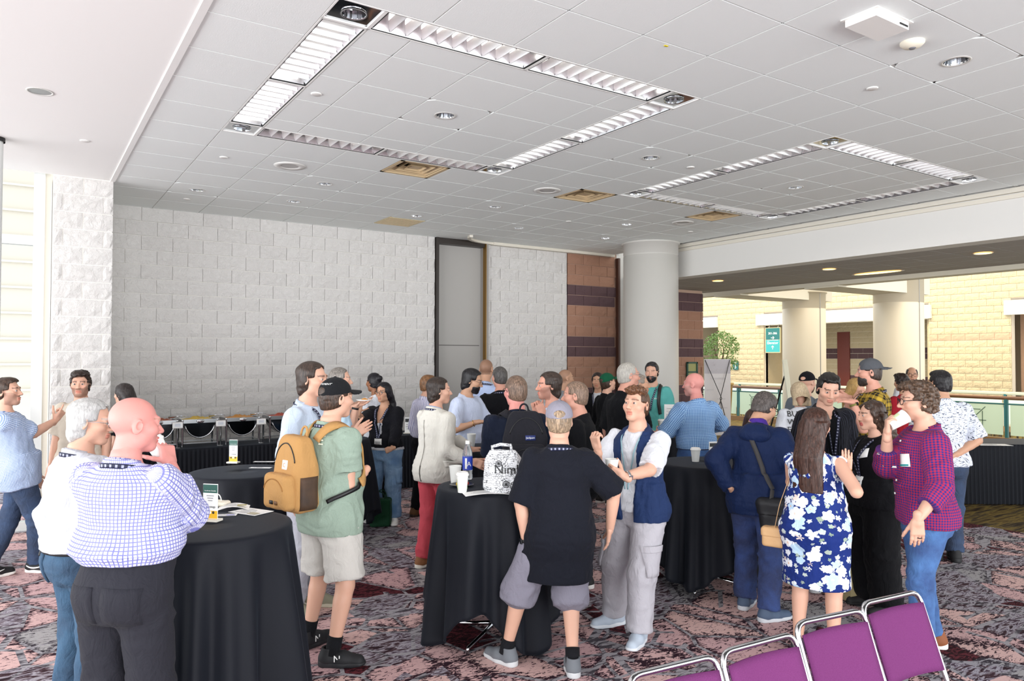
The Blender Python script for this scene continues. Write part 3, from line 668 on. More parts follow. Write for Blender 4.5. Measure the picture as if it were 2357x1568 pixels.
# ---- head, in head coordinates: origin between the ears, +y forward
def head_sdf(P, fem=0., mouth=0., jaw=1.):
    d = ell(P, V3(0, -.014, .032), V3(.0765, .0965, .088))
    d = smin(d, ell(P, V3(0, .026, -.040), V3(.060*jaw-.003*fem, .064, .076)), .03)
    d = smin(d, ell(P, V3(0, .064, -.098), V3(.028*jaw-.006*fem, .024, .022)), .03)
    for s in (-1, 1):
        d = smin(d, ell(P, V3(s*.045, .048, -.022), V3(.026, .034, .026)), .025)      # cheeks
        d = smin(d, ell(P, V3(s*.046, -.004, -.072), V3(.018*jaw, .03, .026)), .03)      # jaw corners
        d = smax(d, -ell(P, V3(s*.033, .100, .004), V3(.022, .020, .013)), .018)      # sockets
    d = smin(d, cone(P, V3(-.036, .080, .026), V3(.036, .080, .026), .012-.004*fem, .012-.004*fem), .016)
    nose = cone(P, V3(0, .088, .006), V3(0, .109-.003*fem, -.030), .0085, .0125-.002*fem)
    for s in (-1, 1): nose = smin(nose, ell(P, V3(s*.0125, .097, -.034), V3(.009, .011, .008)), .008)
    d = smin(d, nose, .010)
    d = smin(d, ell(P, V3(0, .089, -.0605+.003*mouth), V3(.024, .012, .0065)), .006); d = smin(d, ell(P, V3(0, .086, -.0735-.010*mouth), V3(.021, .012, .0075)), .006)
    d = smax(d, -ell(P, V3(0, .103, -.0665-.003*mouth), V3(.021, .016, .0016+.008*mouth)), .003)
    for s in (-1, 1):
        d = smin(d, ell(P, V3(s*.032, .0755, .004), V3(.0145, .0142, .0142)), .004)    # lids
        d = smax(d, -ell(P, V3(s*.0325, .0935, .0035), V3(.0125, .011, .0048)), .003)
        R = rotz(s*-.35)@rotx(-.22); e = ell(P, V3(s*.079, -.016, -.004), V3(.0085, .021, .034), R)
        e = smax(e, -ell(P, V3(s*.086, -.010, .002), V3(.007, .012, .019), R), .005); d = smin(d, e, .007)
    return smin(d, cone(P, V3(0, -.022, -.06), V3(0, -.045, -.19), .054-.007*fem, .060-.008*fem), .02)
_hc = {}
def head_mesh(h, fem, mouth, jaw):
    k = (h, fem, mouth, jaw)
    if k not in _hc: _hc[k] = surfnet(lambda P: head_sdf(P, fem, mouth, jaw), (-.10, -.13, -.17), (.10, .135, .13), h)
    return _hc[k]
# ---- hands: wrist at origin, +y to the fingers, palm faces +z, thumb on +x (right hand)
POSE = {'relax': ((7, 13, 10), (.45, .82, .30), 10), 'flat': ((3, 4, 2), (.80, .60, .06), 4), 'cup': ((38, 42, 30), (.50, .45, .75), 18), 'fist': ((72, 88, 55), (.35, .70, .62), 40),
        'point': ((60, 80, 50), (.45, .70, .55), 40), 'grip': ((48, 55, 40), (.45, .55, .70), 25), 'open': ((10, 12, 8), (.90, .42, .15), 6)}
_hd = {}
def hand_mesh(h, pose):
    if (h, pose) in _hd: return _hd[h, pose]
    cu, th, tc = POSE[pose]; segs = []
    for q, (x, L, r) in enumerate(((.031, .072, .0092), (.0105, .080, .0095), (-.011, .075, .009), (-.031, .060, .0082))):
        a = 0.; p = V3(x, .088-.004*abs(q-1), .0); sp = x*.9*(.25 if pose not in ('flat', 'open') else 1.0+.6*(pose == 'open'))
        for s in range(3):
            c = cu[s]*(1+.06*q); c = 6 if (pose == 'point' and q == 0) else c
            a += math.radians(c); l = L*(.45, .31, .24)[s]; n_ = p+l*nrm(V3(sp*6*.16*math.cos(a), math.cos(a), math.sin(a))); segs.append((p, n_, r*(1-.08*s), r*(1-.08*(s+1)))); p = n_
    p = V3(.026, .024, .006); d = nrm(V3(*th)); a = 0.
    for s in range(3):
        l = (.044, .033, .027)[s]; n_ = p+l*d; segs.append((p, n_, (.0135, .0108, .0098)[s], (.0108, .0098, .0082)[s])); p = n_
        d = nrm(d+math.tan(math.radians(tc))*nrm(V3(-.4, .5, .6))*.6)
    def f(P):
        d = rbox(P*np.stack([1.18-.18*np.clip(P[:, 1]/.09, 0, 1), 1+0*P[:, 1], 1+0*P[:, 1]], 1), V3(0, .050, 0), (.0405, .046, .013), .0125); d = smin(d, ell(P, V3(.020, .035, .006), V3(.016, .03, .015)), .014)
        d = smin(d, cone(P, V3(0, -.03, 0), V3(0, .02, 0), .025, .024), .016)
        for a, b, ra, rb in segs: d = smin(d, cone(P, a, b, ra, rb), .0045)
        return d
    pts = np.array([s[0] for s in segs]+[s[1] for s in segs]); lo = np.minimum(pts.min(0)-.02, V3(-.06, -.05, -.03)); hi = np.maximum(pts.max(0)+.02, V3(.06, .10, .03))
    _hd[h, pose] = surfnet(f, lo, hi, h); return _hd[h, pose]
# ---- hair and headwear in head coordinates
def hair_sdf(style):
    skull = lambda P, t: smin(ell(P, V3(0, -.014, .032), V3(.0765+t, .0965+t, .088+t)), ell(P, V3(0, -.035, -.03), V3(.066+t, .07+t, .075+t)), .03)
    def cutface(P, d, hl=.088, side=.012, nape=-.075, k=.012):
        x, y, z = P.T
        face = np.maximum(-(y-(.050-.25*np.maximum(z-.05, 0)-.2*np.abs(x))), z-hl+.9*np.maximum(.055-y, 0)*0)      # inside face wedge if negative -> removed
        d = smax(d, -np.maximum(np.maximum(.046-y+.0*z, z-(hl-.35*np.abs(x))), -1.), k)
        d = smax(d, -np.maximum(np.maximum(np.abs(x)*0-.0+( .0-y-.002), z-side), .03-np.abs(x)), k)     # around and in front of the ears
        return smax(d, nape-z+.25*(y+.08), k)
    n = lambda P, s, a: a*vnoise(P*s)
    if style == 'short':  return lambda P: cutface(P, np.minimum(skull(P, .010), ell(P, V3(0, .008, .078), V3(.070, .085, .050))))+n(P, V3(90, 60, 60), .0035)
    if style == 'tight':  return lambda P: cutface(P, skull(P, .006))+n(P, V3(120, 120, 120), .0015)
    if style == 'sides':  return lambda P: smax(cutface(P, skull(P, .007), nape=-.07), -ell(P, V3(0, .01, .12), V3(.068, .11, .055)), .01)+n(P, V3(90, 90, 90), .002)
    if style == 'curly':  return lambda P: cutface(P, smin(skull(P, .012), ell(P, V3(0, .018, .092), V3(.074, .092, .045)), .02), hl=.082)+n(P, V3(55, 55, 55), .012)+n(P, V3(110, 110, 110), .004)
    if style == 'curlytop': return lambda P: smin(cutface(P, skull(P, .003), hl=.088), smax(ell(P, V3(0, .022, .098), V3(.070, .092, .040)), .062-P[:, 2]-.1*P[:, 1], .01)+n(P, V3(60, 60, 60), .012), .008)
    if style == 'quiff':  return lambda P: cutface(P, smin(skull(P, .012), ell(P, V3(0, .022, .100), V3(.066, .084, .036)), .02))+n(P, V3(80, 30, 40), .006)
    if style == 'slick':  return lambda P: smin(cutface(P, smin(skull(P, .012), ell(P, V3(0, -.035, .05), V3(.082, .095, .075)), .02), hl=.094, nape=-.10), ell(P, V3(0, -.075, -.075), V3(.058, .036, .05)), .03)+n(P, V3(70, 18, 50), .0035)
    if style == 'helmet': return lambda P: smax(cutface(P, skull(P, .017), hl=.082, side=-.02, nape=-.09), -1e3+0*P[:, 0], .01)+n(P, V3(95, 25, 70), .003)
    if style == 'bun':    return lambda P: np.minimum(cutface(P, skull(P, .008), hl=.09), ell(P, V3(0, -.115, .055), V3(.04, .04, .038)))+n(P, V3(90, 30, 90), .003)
    if style in ('long', 'longwavy', 'verylong', 'bob'):
        L = {'long': -.30, 'longwavy': -.34, 'verylong': -.46, 'bob': -.13}[style]; am = (.004, .014)[style == 'longwavy']; wd = {'longwavy': .122, 'verylong': .104}.get(style, .092)
        def f(P):
            x, y, z = P.T; d = skull(P, .016)
            zz = np.clip(z, L, .03); t = (.03-zz)/(.03-L); a = wd+.010*t; b = .070-.026*t+(.03*t if style == 'longwavy' else 0); cy = -.045-.085*np.clip(t*2, 0, 1)
            e = ell2(x, y-cy, a, b); dz = np.abs(z-zz); e = np.where(dz > 0, np.sqrt(np.maximum(e, 0)**2+dz**2), e)
            d = smin(d, e, .02)
            face = np.maximum(np.maximum(.020-y, np.abs(x)-(.064-.10*np.maximum(z-.02, 0)-.08*np.maximum(-z-.1, 0))), z-(.085-.4*np.abs(x)))
            d = smax(d, -face, .012); d = smax(d, -np.maximum(.005-y, z+.12), .01)
            return d+am*vnoise(P*((70, 70, 9) if style != 'longwavy' else (32, 32, 26)))+.002*vnoise(P*(150, 150, 12))
        return f
    if style == 'beard':
        return lambda P: smax(smax(smin(ell(P, V3(0, .030, -.060), V3(.0635, .066, .066)), ell(P, V3(0, .062, -.106), V3(.032, .028, .026)), .02), P[:, 2]+.022-.95*np.maximum(np.abs(P[:, 0])-.036, 0), .01), .0+(-.012-P[:, 1]), .01)+.004*vnoise(P*90)
    if style == 'stubble':
        return lambda P: smax(smax(ell(P, V3(0, .0275, -.060), V3(.0605, .0650, .0600)), P[:, 2]+.048-.9*np.maximum(np.abs(P[:, 0])-.034, 0), .008), -.005-P[:, 1], .01)
    if style in ('cap', 'capback'):
        def f(P):
            Q = P*V3(1, 1 if style == 'cap' else -1, 1); Q = Q+V3(0, 0 if style == 'cap' else -.028, 0)
            sk = ell(Q, V3(0, -.012, .038), V3(.088, .108, .096)); sk = np.maximum(sk, .030-Q[:, 2]+.10*Q[:, 1])
            sk = smax(sk, -ell(Q, V3(0, -.125, .053), V3(.040, .05, .022)), .003)
            br = rbox(Q, V3(0, .125, .046), (.074, .078, .0035), .003); br = np.maximum(np.abs(Q[:, 2]-(.050-8*Q[:, 0]**2*.5-.08*(Q[:, 1]-.09)))-.004, np.maximum(ell2(Q[:, 0], Q[:, 1]-.085, .078, .088), .07-Q[:, 1]))
            return np.minimum(np.minimum(sk, br), ell(Q, V3(0, -.012, .135), V3(.008, .008, .006)))
        return f
_hm = {}
HB = {'long': (-.13, -.20, -.34, .13, .13, .15), 'longwavy': (-.16, -.24, -.39, .16, .13, .15), 'verylong': (-.14, -.20, -.50, .14, .13, .15), 'bob': (-.13, -.15, -.17, .13, .13, .15),
      'cap': (-.1, -.13, -.02, .1, .22, .15), 'capback': (-.1, -.22, -.02, .1, .16, .15), 'bun': (-.1, -.17, -.12, .1, .12, .14)}
def hair_mesh(h, style):
    if (h, style) not in _hm:
        b = HB.get(style, (-.115, -.15, -.15, .115, .13, .165)); f = hair_sdf(style); _hm[h, style] = surfnet(f, b[:3], b[3:], h)
    return _hm[h, style]
# ---- whole figures
def ik(S_, T, l1, l2, hint):
    d = T-S_; L = np.linalg.norm(d); L2 = min(max(L, abs(l1-l2)+.02), (l1+l2)*.998); T = S_+d/L*L2
    u = d/L; a = (l1*l1-l2*l2+L2*L2)/(2*L2); h = math.sqrt(max(l1*l1-a*a, 0)); hv = hint-(hint@u)*u; return S_+u*a+h*nrm(hv), T
class Fig: pass
MALE = np.array([[.80, .150, .105, -.01], [.90, .172, .120, -.012], [1.00, .164, .112, -.002], [1.10, .156, .106, .004], [1.22, .166, .114, .004], [1.32, .176, .118, 0], [1.39, .160, .106, -.006], [1.44, .106, .080, -.012], [1.475, .066, .062, -.016], [1.52, .055, .055, -.018]])
FEM = np.array([[.80, .155, .110, -.01], [.90, .178, .125, -.014], [1.00, .158, .106, -.004], [1.10, .134, .094, .002], [1.22, .144, .112, .012], [1.29, .152, .128, .018], [1.37, .142, .100, -.002], [1.43, .092, .072, -.012], [1.47, .056, .053, -.016], [1.52, .048, .048, -.018]])
def solve(sp):
    """skeleton of a person in local coordinates (x right, y forward, z up)"""
    g = Fig(); g.sp = sp; H = sp['H']; s = H/1.76; g.s = s; fem = sp.get('fem', 0); w = sp.get('w', 1.); dp = sp.get('d', w); g.w = w; g.fem = fem
    fa = math.radians(sp['face']); fwd = math.cos(fa)*AW+math.sin(fa)*RT; g.head_dir = fwd
    g.rz = math.atan2(-fwd[0], fwd[1]); Rw = rotz(g.rz); g.R = Rw
    pos = atd(sp['px'], 825, sp['Z']); g.pos = V3(pos[0], pos[1], 0); sp_feet = sp.get('feet')
    loc = lambda p: Rw.T@(np.asarray(p)-g.pos)
    cdir = lambda v: Rw.T@(v[0]*RT+v[1]*V3(0, 0, 1)+v[2]*AW)
    g.loc, g.cdir = loc, cdir
    sx = .094 if not fem else .088
    feet = []
    for k, sg in enumerate((-1, 1)):
        if sp_feet: f = loc(atz(*sp_feet[k])); f[2] = 0
        else: f = V3(sg*.12*s, .0, 0)
        feet.append(f)
    if sp_feet:                                       # body stands over its feet
        m = (feet[0]+feet[1])/2; g.pos = g.pos+Rw@V3(m[0], m[1], 0)*1.0; feet = [f-V3(m[0], m[1], 0) for f in feet]
    g.feet = feet; fy = sp.get('fy', (10, -10)); g.fyaw = [math.radians(a) for a in fy]
    LL = .815*s; hipz = .900*s; sway = sp.get('sway', (0, 0)); hx = cdir((sway[0], 0, sway[1]))
    for k, sg in enumerate((-1, 1)):
        d = np.hypot(*(feet[k]-(hx+V3(sg*sx*s*w**.5, 0, 0)))[:2]); hipz = min(hipz, .085*s+math.sqrt(max((LL*.997)**2-d*d, .01)))
    dz = hipz-.900*s; g.pel = hx+V3(0, 0, .94*s+dz)
    g.hip = [hx+V3(sg*sx*s*w**.5, 0, .900*s+dz) for sg in (-1, 1)]; g.ank = [feet[k]+V3(0, -.02*s, .085*s) for k in (0, 1)]; g.knee = []
    for k in (0, 1):
        fd = rotz(g.fyaw[k])@V3(0, 1, 0); kn, an = ik(g.hip[k], g.ank[k], .415*s, .402*s, fd); g.knee.append(kn); g.ank[k] = an
    lean, side_, tw = math.radians(sp.get('lean', 0)), math.radians(sp.get('side', 0)), math.radians(sp.get('twist', 0))
    g.Rt = rotx(-lean)@roty(side_)@rotz(-tw); g.pz = V3(0, 0, .94*s)
    g.up = lambda p: g.Rt@(np.asarray(p, float)-g.pz)+g.pel             # rest torso -> posed
    g.un = lambda P: (P-g.pel)@g.Rt+g.pz                                  # posed -> rest torso (arrays)
    K = (FEM if fem else MALE).copy(); K[:, 1] *= np.where(K[:, 0] < 1.42, w, w**.4); K[:, 2] *= np.where(K[:, 0] < 1.42, dp, dp**.4); be = sp.get('belly', 0)
    bump_ = np.exp(-((K[:, 0]-1.10)/.13)**2)*be; K[:, 2] += bump_*.55; K[:, 3] += bump_*.5; K[:, 1] += bump_*.35; K *= s; g.K = K
    shx = (.168 if not fem else .150)*s*w**.55; g.sh = [g.up((sg*shx, -.006*s, 1.382*s)) for sg in (-1, 1)]
    hy, hp, hr = math.radians(sp.get('hy', 0)), math.radians(sp.get('hp', 0)), math.radians(sp.get('hr', 0))
    g.hs = s*1.0*sp.get('hs', 1.); g.Rh = rotz(math.atan2(-(g.Rt@V3(0, 1, 0))[0], (g.Rt@V3(0, 1, 0))[1])*.0)@rotz(-hy)@rotx(hp-lean*.4)@roty(hr)
    nb = g.up((0, -.012*s, 1.47*s)); g.neck = nb; g.headc = nb+(g.Rt@V3(0, .022, .05)+g.Rh@V3(0, .022, .112))*s*1.02
    g.elb, g.wri, g.hR = [], [], []
    U, Lf = .288*s, .256*s
    for k, sg in enumerate((-1, 1)):
        a = sp.get(('la', 'ra')[k]) or {}; S_ = g.sh[k]
        if 't' in a: T = loc(CAM+ray(a['t'][0], a['t'][1])*(sp['Z']+a['t'][2]))
        else: T = S_+g.Rt@V3(sg*(.075+.05*(w-1)), .05, -.525)*s
        e, wr = ik(S_, T, U, Lf, cdir(a['e']) if 'e' in a else g.Rt@V3(sg*.35, -1, 0)); g.elb.append(e); g.wri.append(wr)
        ax = nrm(cdir(a['ax'])) if 'ax' in a else nrm(nrm(wr-e)+.0)
        nn = cdir(a['n']) if 'n' in a else V3(-sg, .25, 0); nn = nrm(nn-(nn@ax)*ax); xx = np.cross(ax, nn)*sg if sg == 1 else -np.cross(ax, nn)
        g.hR.append((ax, nn, xx, a.get('p', 'relax')))
    # everything below is in posed local coordinates
    def torso(P, infl): return loft(g.un(P), K, infl)
    g.torso = torso
    def pelvis(P, infl):
        d = loft(P-(g.pel-g.pz), K[:4], infl) if True else 0
        for sg in (-1, 1): d = smin(d, ell(P, g.pel+V3(sg*.066*w, -.060*dp, -.045)*s, V3(.086, .076, .095)*s*w**.5+infl), .08)
        return smin(d, ell(P, g.pel+V3(0, -.062*dp, -.03)*s, V3(.10, .072, .10)*s*w**.5+infl), .05)
    def legs(P, infl, ts=(0, .25, .6, 1), rt=(.096, .088, .068, .056), rc=(.056, .060, .048, .036)):
        d = None
        for k in (0, 1):
            a = prof(P, g.hip[k], g.knee[k], ts, (np.array(rt)*w**.6*s+infl)); b = prof(P, g.knee[k], g.ank[k], ts, (np.array(rc)*w**.4*s+infl)); q = smin(a, b, .03)
            d = q if d is None else smin(d, q, .015)
        return d
    g.pelvis, g.legs = pelvis, legs
    g.aw = w**.5*(.86 if fem else 1.)
    def arm(P, k, iu=0., il=0., ru=(.056, .049, .041), rl=(.042, .043, .029)):
        a = prof(P, g.sh[k], g.elb[k], (0, .5, 1), np.array(ru)*s*g.aw+iu); b = prof(P, g.elb[k], g.wri[k], (0, .3, 1), np.array(rl)*s*g.aw+il); return smin(a, b, .02)
    g.arm = arm
    return g
def cut_limb(P, d, a, b, t):
    ax = b-a; L = np.linalg.norm(ax); ax = ax/L; return np.maximum(d, (P-a)@ax-t*L)
def bounds(pts, m): pts = np.array(pts); return pts.min(0)-m, pts.max(0)+m
def build_body(g, h):
    sp = g.sp; bare = sp.get('bareleg', False); s = g.s
    def f(P):
        d = g.torso(P, -.004); d = smin(d, cone(P, g.neck-V3(0, 0, .03)*s, g.headc-g.Rh@V3(0, .02, .05)*s, .058*s*g.w**.3*(.86 if g.fem else 1), .052*s*g.w**.2*(.86 if g.fem else 1)), .03)
        for k in (0, 1): d = smin(d, g.arm(P, k), .03)
        if bare: d = smin(smin(d, g.pelvis(P, -.012), .03), g.legs(P, -.004), .02)
        else: d = smin(smin(d, g.pelvis(P, -.02), .03), g.legs(P, -.012), .02)
        return d
    lo, hi = bounds(g.sh+g.elb+g.wri+g.hip+g.knee+g.ank+[g.headc], .16*s*g.w); lo[2] = max(lo[2], .03)
    return surfnet(f, lo, hi, h)
def fold(P, N, amp, seed, fr=(9, 9, 5)):
    Q = P+seed*7.31; n1 = vnoise(Q*np.array(fr)+1.5*vnoise(Q*3.1)[:, None]); n2 = vnoise(Q*np.array(fr)*2.3+11)
    return P+N*(amp*(.5-1.6*np.abs(n1)+.45*n2))[:, None]
def torso_pat(g, P):
    """cloth coordinates: across, along (metres) by limb"""
    Q = g.un(P); a = np.interp(Q[:, 2], g.K[:, 0], g.K[:, 1]); b = np.interp(Q[:, 2], g.K[:, 0], g.K[:, 2])
    u = np.arctan2(Q[:, 0]/a, -Q[:, 1]/b)*.165*g.s*g.w; v = Q[:, 2]; dist = [loft(Q, g.K)]; U = [u]; W_ = [v]
    for k in (0, 1):
        for A, B, off in ((g.sh[k], g.elb[k], 0), (g.elb[k], g.wri[k], .288*g.s)):
            ax = B-A; L = np.linalg.norm(ax); ax = ax/L; x = nrm(np.cross(ax, V3(0, 1, .2))); y = np.cross(ax, x); R = P-A; t = R@ax
            d = np.sqrt(np.maximum((R*R).sum(1)-np.clip(t, 0, L)**2, 0))-.05; d = np.where((t < 0) | (t > L), np.sqrt(np.maximum((R*R).sum(1), 0))-.05+.02, d)
            dist.append(d); U.append(np.arctan2(R@x, R@y)*.065+3*(k+1)); W_.append(t+off)
    i = np.argmin(np.array(dist), 0); return np.stack([np.choose(i, U), np.choose(i, W_), i.astype(float)], 1)
def build_top(g, c, h):
    """upper garment. c: sl sleeve reach 0..2, hem height, infl, open wedge, neck"""
    s = g.s; infl = c.get('infl', .014); sl = c.get('sl', .7); hem = c.get('hem', .86)*s; si = c.get('si', infl+.006); flare = c.get('flare', .0); wedge = c.get('wedge'); nk = c.get('neck', 1.475)*s; tk = c.get('nt', .35)
    K = g.K.copy(); K[:, 1] += flare*np.clip((1.25*s-K[:, 0])/.4, 0, 1); K[:, 2] += flare*np.clip((1.25*s-K[:, 0])/.4, 0, 1)
    if hem < .80*s or c.get('straight'):
        q = K[K[:, 0] < 1.25*s]; mx, my = q[:, 1].max(), q[:, 2].max(); m_ = K[:, 0] < 1.2*s
        K[m_, 1] = np.maximum(K[m_, 1], mx*.97); K[m_, 2] = np.maximum(K[m_, 2], my*.95)
    if hem < .8*s: K = np.concatenate([[[hem-.1, K[0, 1]*c.get('skirt', 1.04), K[0, 2]*c.get('skirt', 1.04), K[0, 3]]], K])
    vneck = c.get('v', 0)
    def f(P):
        Q = g.un(P); d = loft(Q, K, infl)
        if 'blouse' in c: d = smin(d, loft(Q*V3(1, 1, 1), np.array([[hem, g.K[2, 1]*1.0, g.K[2, 2], 0], [hem+.05, g.K[2, 1]+c['blouse'], g.K[2, 2]+c['blouse'], 0], [hem+.14, g.K[3, 1]+c['blouse']*.6, g.K[3, 2]+c['blouse']*.6, g.K[3, 3]]]), infl*.6), .03)
        for k in (0, 1):
            if sl <= 0: 
                a = ell(P, g.sh[k]+(g.elb[k]-g.sh[k])*.0, V3(.056, .056, .056)*s*g.aw+infl*.25); d = smin(d, cut_limb(P, a, g.sh[k], g.elb[k], .04), .03); continue
            A = prof(P, g.sh[k], g.elb[k], (0, .45, 1), np.array((.056, .055, .050) if sl > 1 else (.057, .059, .061))*s*g.aw+si)
            if sl <= 1: A = cut_limb(P, A, g.sh[k], g.elb[k], sl)
            else:
                B = prof(P, g.elb[k], g.wri[k], (0, .3, 1), np.array((.050, .049, .038))*s*g.aw+si*.9); A = smin(A, cut_limb(P, B, g.elb[k], g.wri[k], sl-1), .025)
            d = smin(d, A, .035)
        if hem < 1.0*s and not c.get('tuck'):
            lf = (g.sp.get('legs') or {}).get('fit', .012); d = smin(d, g.pelvis(P, max(infl+.012, lf+.016)), .03)
            if hem < .90*s: d = smin(d, g.legs(P, max(infl+.006, lf+.016)), .06)
        d = np.maximum(d, hem-Q[:, 2]+c.get('hemtilt', 0)*Q[:, 1])
        d = smax(d, Q[:, 2]-(nk-tk*(Q[:, 1]+.018*s)), .006)
        if vneck: d = smax(d, -np.maximum(np.abs(Q[:, 0])-np.clip((Q[:, 2]-(nk-vneck))*.42, 0, 1), .0-Q[:, 1]), .004)
        if sl <= 0 and c.get('arm_hole', True):
            for k in (0, 1): d = smax(d, -cone(P, g.sh[k]+g.Rt@V3((-1, 1)[k]*.045, 0, -.02)*s, g.sh[k]+g.Rt@V3((-1, 1)[k]*.06, 0, -.10)*s, .045*s*g.aw, .05*s*g.aw), .008) if c.get('arm_hole') else d
        if wedge:
            wt, wb, zb = wedge; ww = np.interp(Q[:, 2], (zb*s, 1.44*s), (wb, wt)); m_ = np.maximum(np.abs(Q[:, 0])-ww, .02*s-Q[:, 1])
            if zb > .5: m_ = np.maximum(m_, zb*s-Q[:, 2])
            d = smax(d, -m_, .006)
        return d
    pts = [g.up((x, y, z)) for x in (-.22*g.w*s, .22*g.w*s) for y in (-.2*s, .2*s) for z in (max(hem, .1), 1.5*s)]+list(g.sh)
    if sl > 0: pts += g.elb
    if sl > 1: pts += g.wri
    lo, hi = bounds(pts, .11*s); lo[2] = max(hem-.05, .05)
    P, Fc = surfnet(f, lo, hi, h)
    if len(P) == 0: return None
    pat = torso_pat(g, P); N = vnormals(P, Fc)
    amp = c.get('fold', .0115); z = g.un(P)[:, 2]/s
    wgt = np.clip(.45+.8*np.exp(-((z-1.02)/.12)**2)+.6*(pat[:, 2] > 0), 0, 1.3)
    wgt = wgt*np.clip((g.un(P)[:, 2]-hem)/.07, .12, 1)
    P2 = fold(P, N, amp, g.sp['px']*.01); P2 = P+(P2-P)*wgt[:, None]
    P2 = P2+N*(.0022*np.sin(vnoise(P*V3(6, 6, 14))*9))[:, None]*(amp > .003)
    return P2, Fc, pat, f
def build_legs(g, c, h):
    s = g.s; fit = c.get('fit', .012); top = c.get('top', 1.02)*s; end = c.get('end', 2.0)
    rt = np.array(c.get('rt', (.098, .092, .076, .068))); rc = np.array(c.get('rc', (.068, .066, .064, .064)))
    def f(P):
        d = g.pelvis(P, fit); L = None
        for k in (0, 1):
            a = prof(P, g.hip[k], g.knee[k], (0, .3, .7, 1), rt*g.w**.6*s+fit)
            if end <= 1: a = cut_limb(P, a, g.hip[k], g.knee[k], end)
            else:
                b = prof(P, g.knee[k], g.ank[k], (0, .3, .7, 1.0), rc*g.w**.35*s+fit*.8); b = cut_limb(P, b, g.knee[k], g.ank[k], end-1); a = smin(a, b, .04)
            L = a if L is None else smin(L, a, .012)
        d = smin(d, L, .035)
        return np.maximum(d, (g.un(P)[:, 2])-top)
    lo, hi = bounds(g.hip+g.knee+g.ank+[g.pel], .19*s*g.w); lo[2] = .012; hi[2] = top+(g.pel[2]-g.pz[2])+.1
    P, Fc = surfnet(f, lo, hi, h); N = vnormals(P, Fc); u = P.copy(); k = (P[:, 0] > g.pel[0]).astype(float)
    pat = np.stack([np.arctan2(P[:, 0]-np.where(k > 0, g.hip[1][0], g.hip[0][0]), P[:, 1])*.09, P[:, 2], k], 1)
    amp = c.get('fold', .0115); t = np.exp(-((P[:, 2]-.12*s)/.16)**2)+.8*np.exp(-((P[:, 2]-.48*s)/.10)**2)+.6*np.exp(-((P[:, 2]-.80*s)/.07)**2)+.25
    P2 = P+(fold(P, N, amp, g.sp['px']*.013, (8, 8, 13))-P)*np.clip(t, 0, 1.2)[:, None]; P2[:, 2] = np.maximum(P2[:, 2], .006)
    return P2, Fc, pat, f
def person_geo(sp):
    g = solve(sp); Z = sp['Z']; q = sp.get('q', 1.); h = min(max(.0021*Z, .0088), .018)*q; hf = min(max(.00084*Z, .0038), .008); out = []
    bh = h*(1.1 if sp.get('bareleg') else 1.9)
    P, Fc = build_body(g, bh); VV, FF = [P], [Fc]; cols = [np.zeros(len(P), int)]; n = len(P); s = g.s
    hv, hfc = head_mesh(round(hf, 4), g.fem, sp.get('mouth', 0), sp.get('jaw', 1.)); hw = sp.get('hw', 1.)
    hp = (hv*V3(hw, 1, 1)*g.hs)@g.Rh.T+g.headc; VV.append(hp); FF.append(hfc+n); n += len(hp)
    hh = round(min(max(.0009*Z, .0036), .008), 4); ends = []
    for k, sg in enumerate((-1, 1)):
        ax, nn, xx, pose = g.hR[k]; pv, pf = hand_mesh(hh, pose); M_ = np.stack([xx, ax, nn], 1); sc = s*(.93 if g.fem else 1.02)*g.aw**.3
        VV.append((pv*sc)@M_.T+g.wri[k]); pf2 = pf if sg == 1 else pf[:, ::-1]; FF.append(pf2+n); n += len(pv)
    g.body = (np.concatenate(VV), np.concatenate(FF), len(P), len(hp), hv)
    g.top = [build_top(g, c, h) for c in sp.get('tops', [])]
    g.leg = build_legs(g, sp['legs'], h*1.2) if sp.get('legs') else None
    hs_ = round(min(max(.001*Z, .0046), .0095), 4); g.hair = [(st, hair_mesh(hs_, st)) for st, _ in sp.get('hair', [])]
    return g
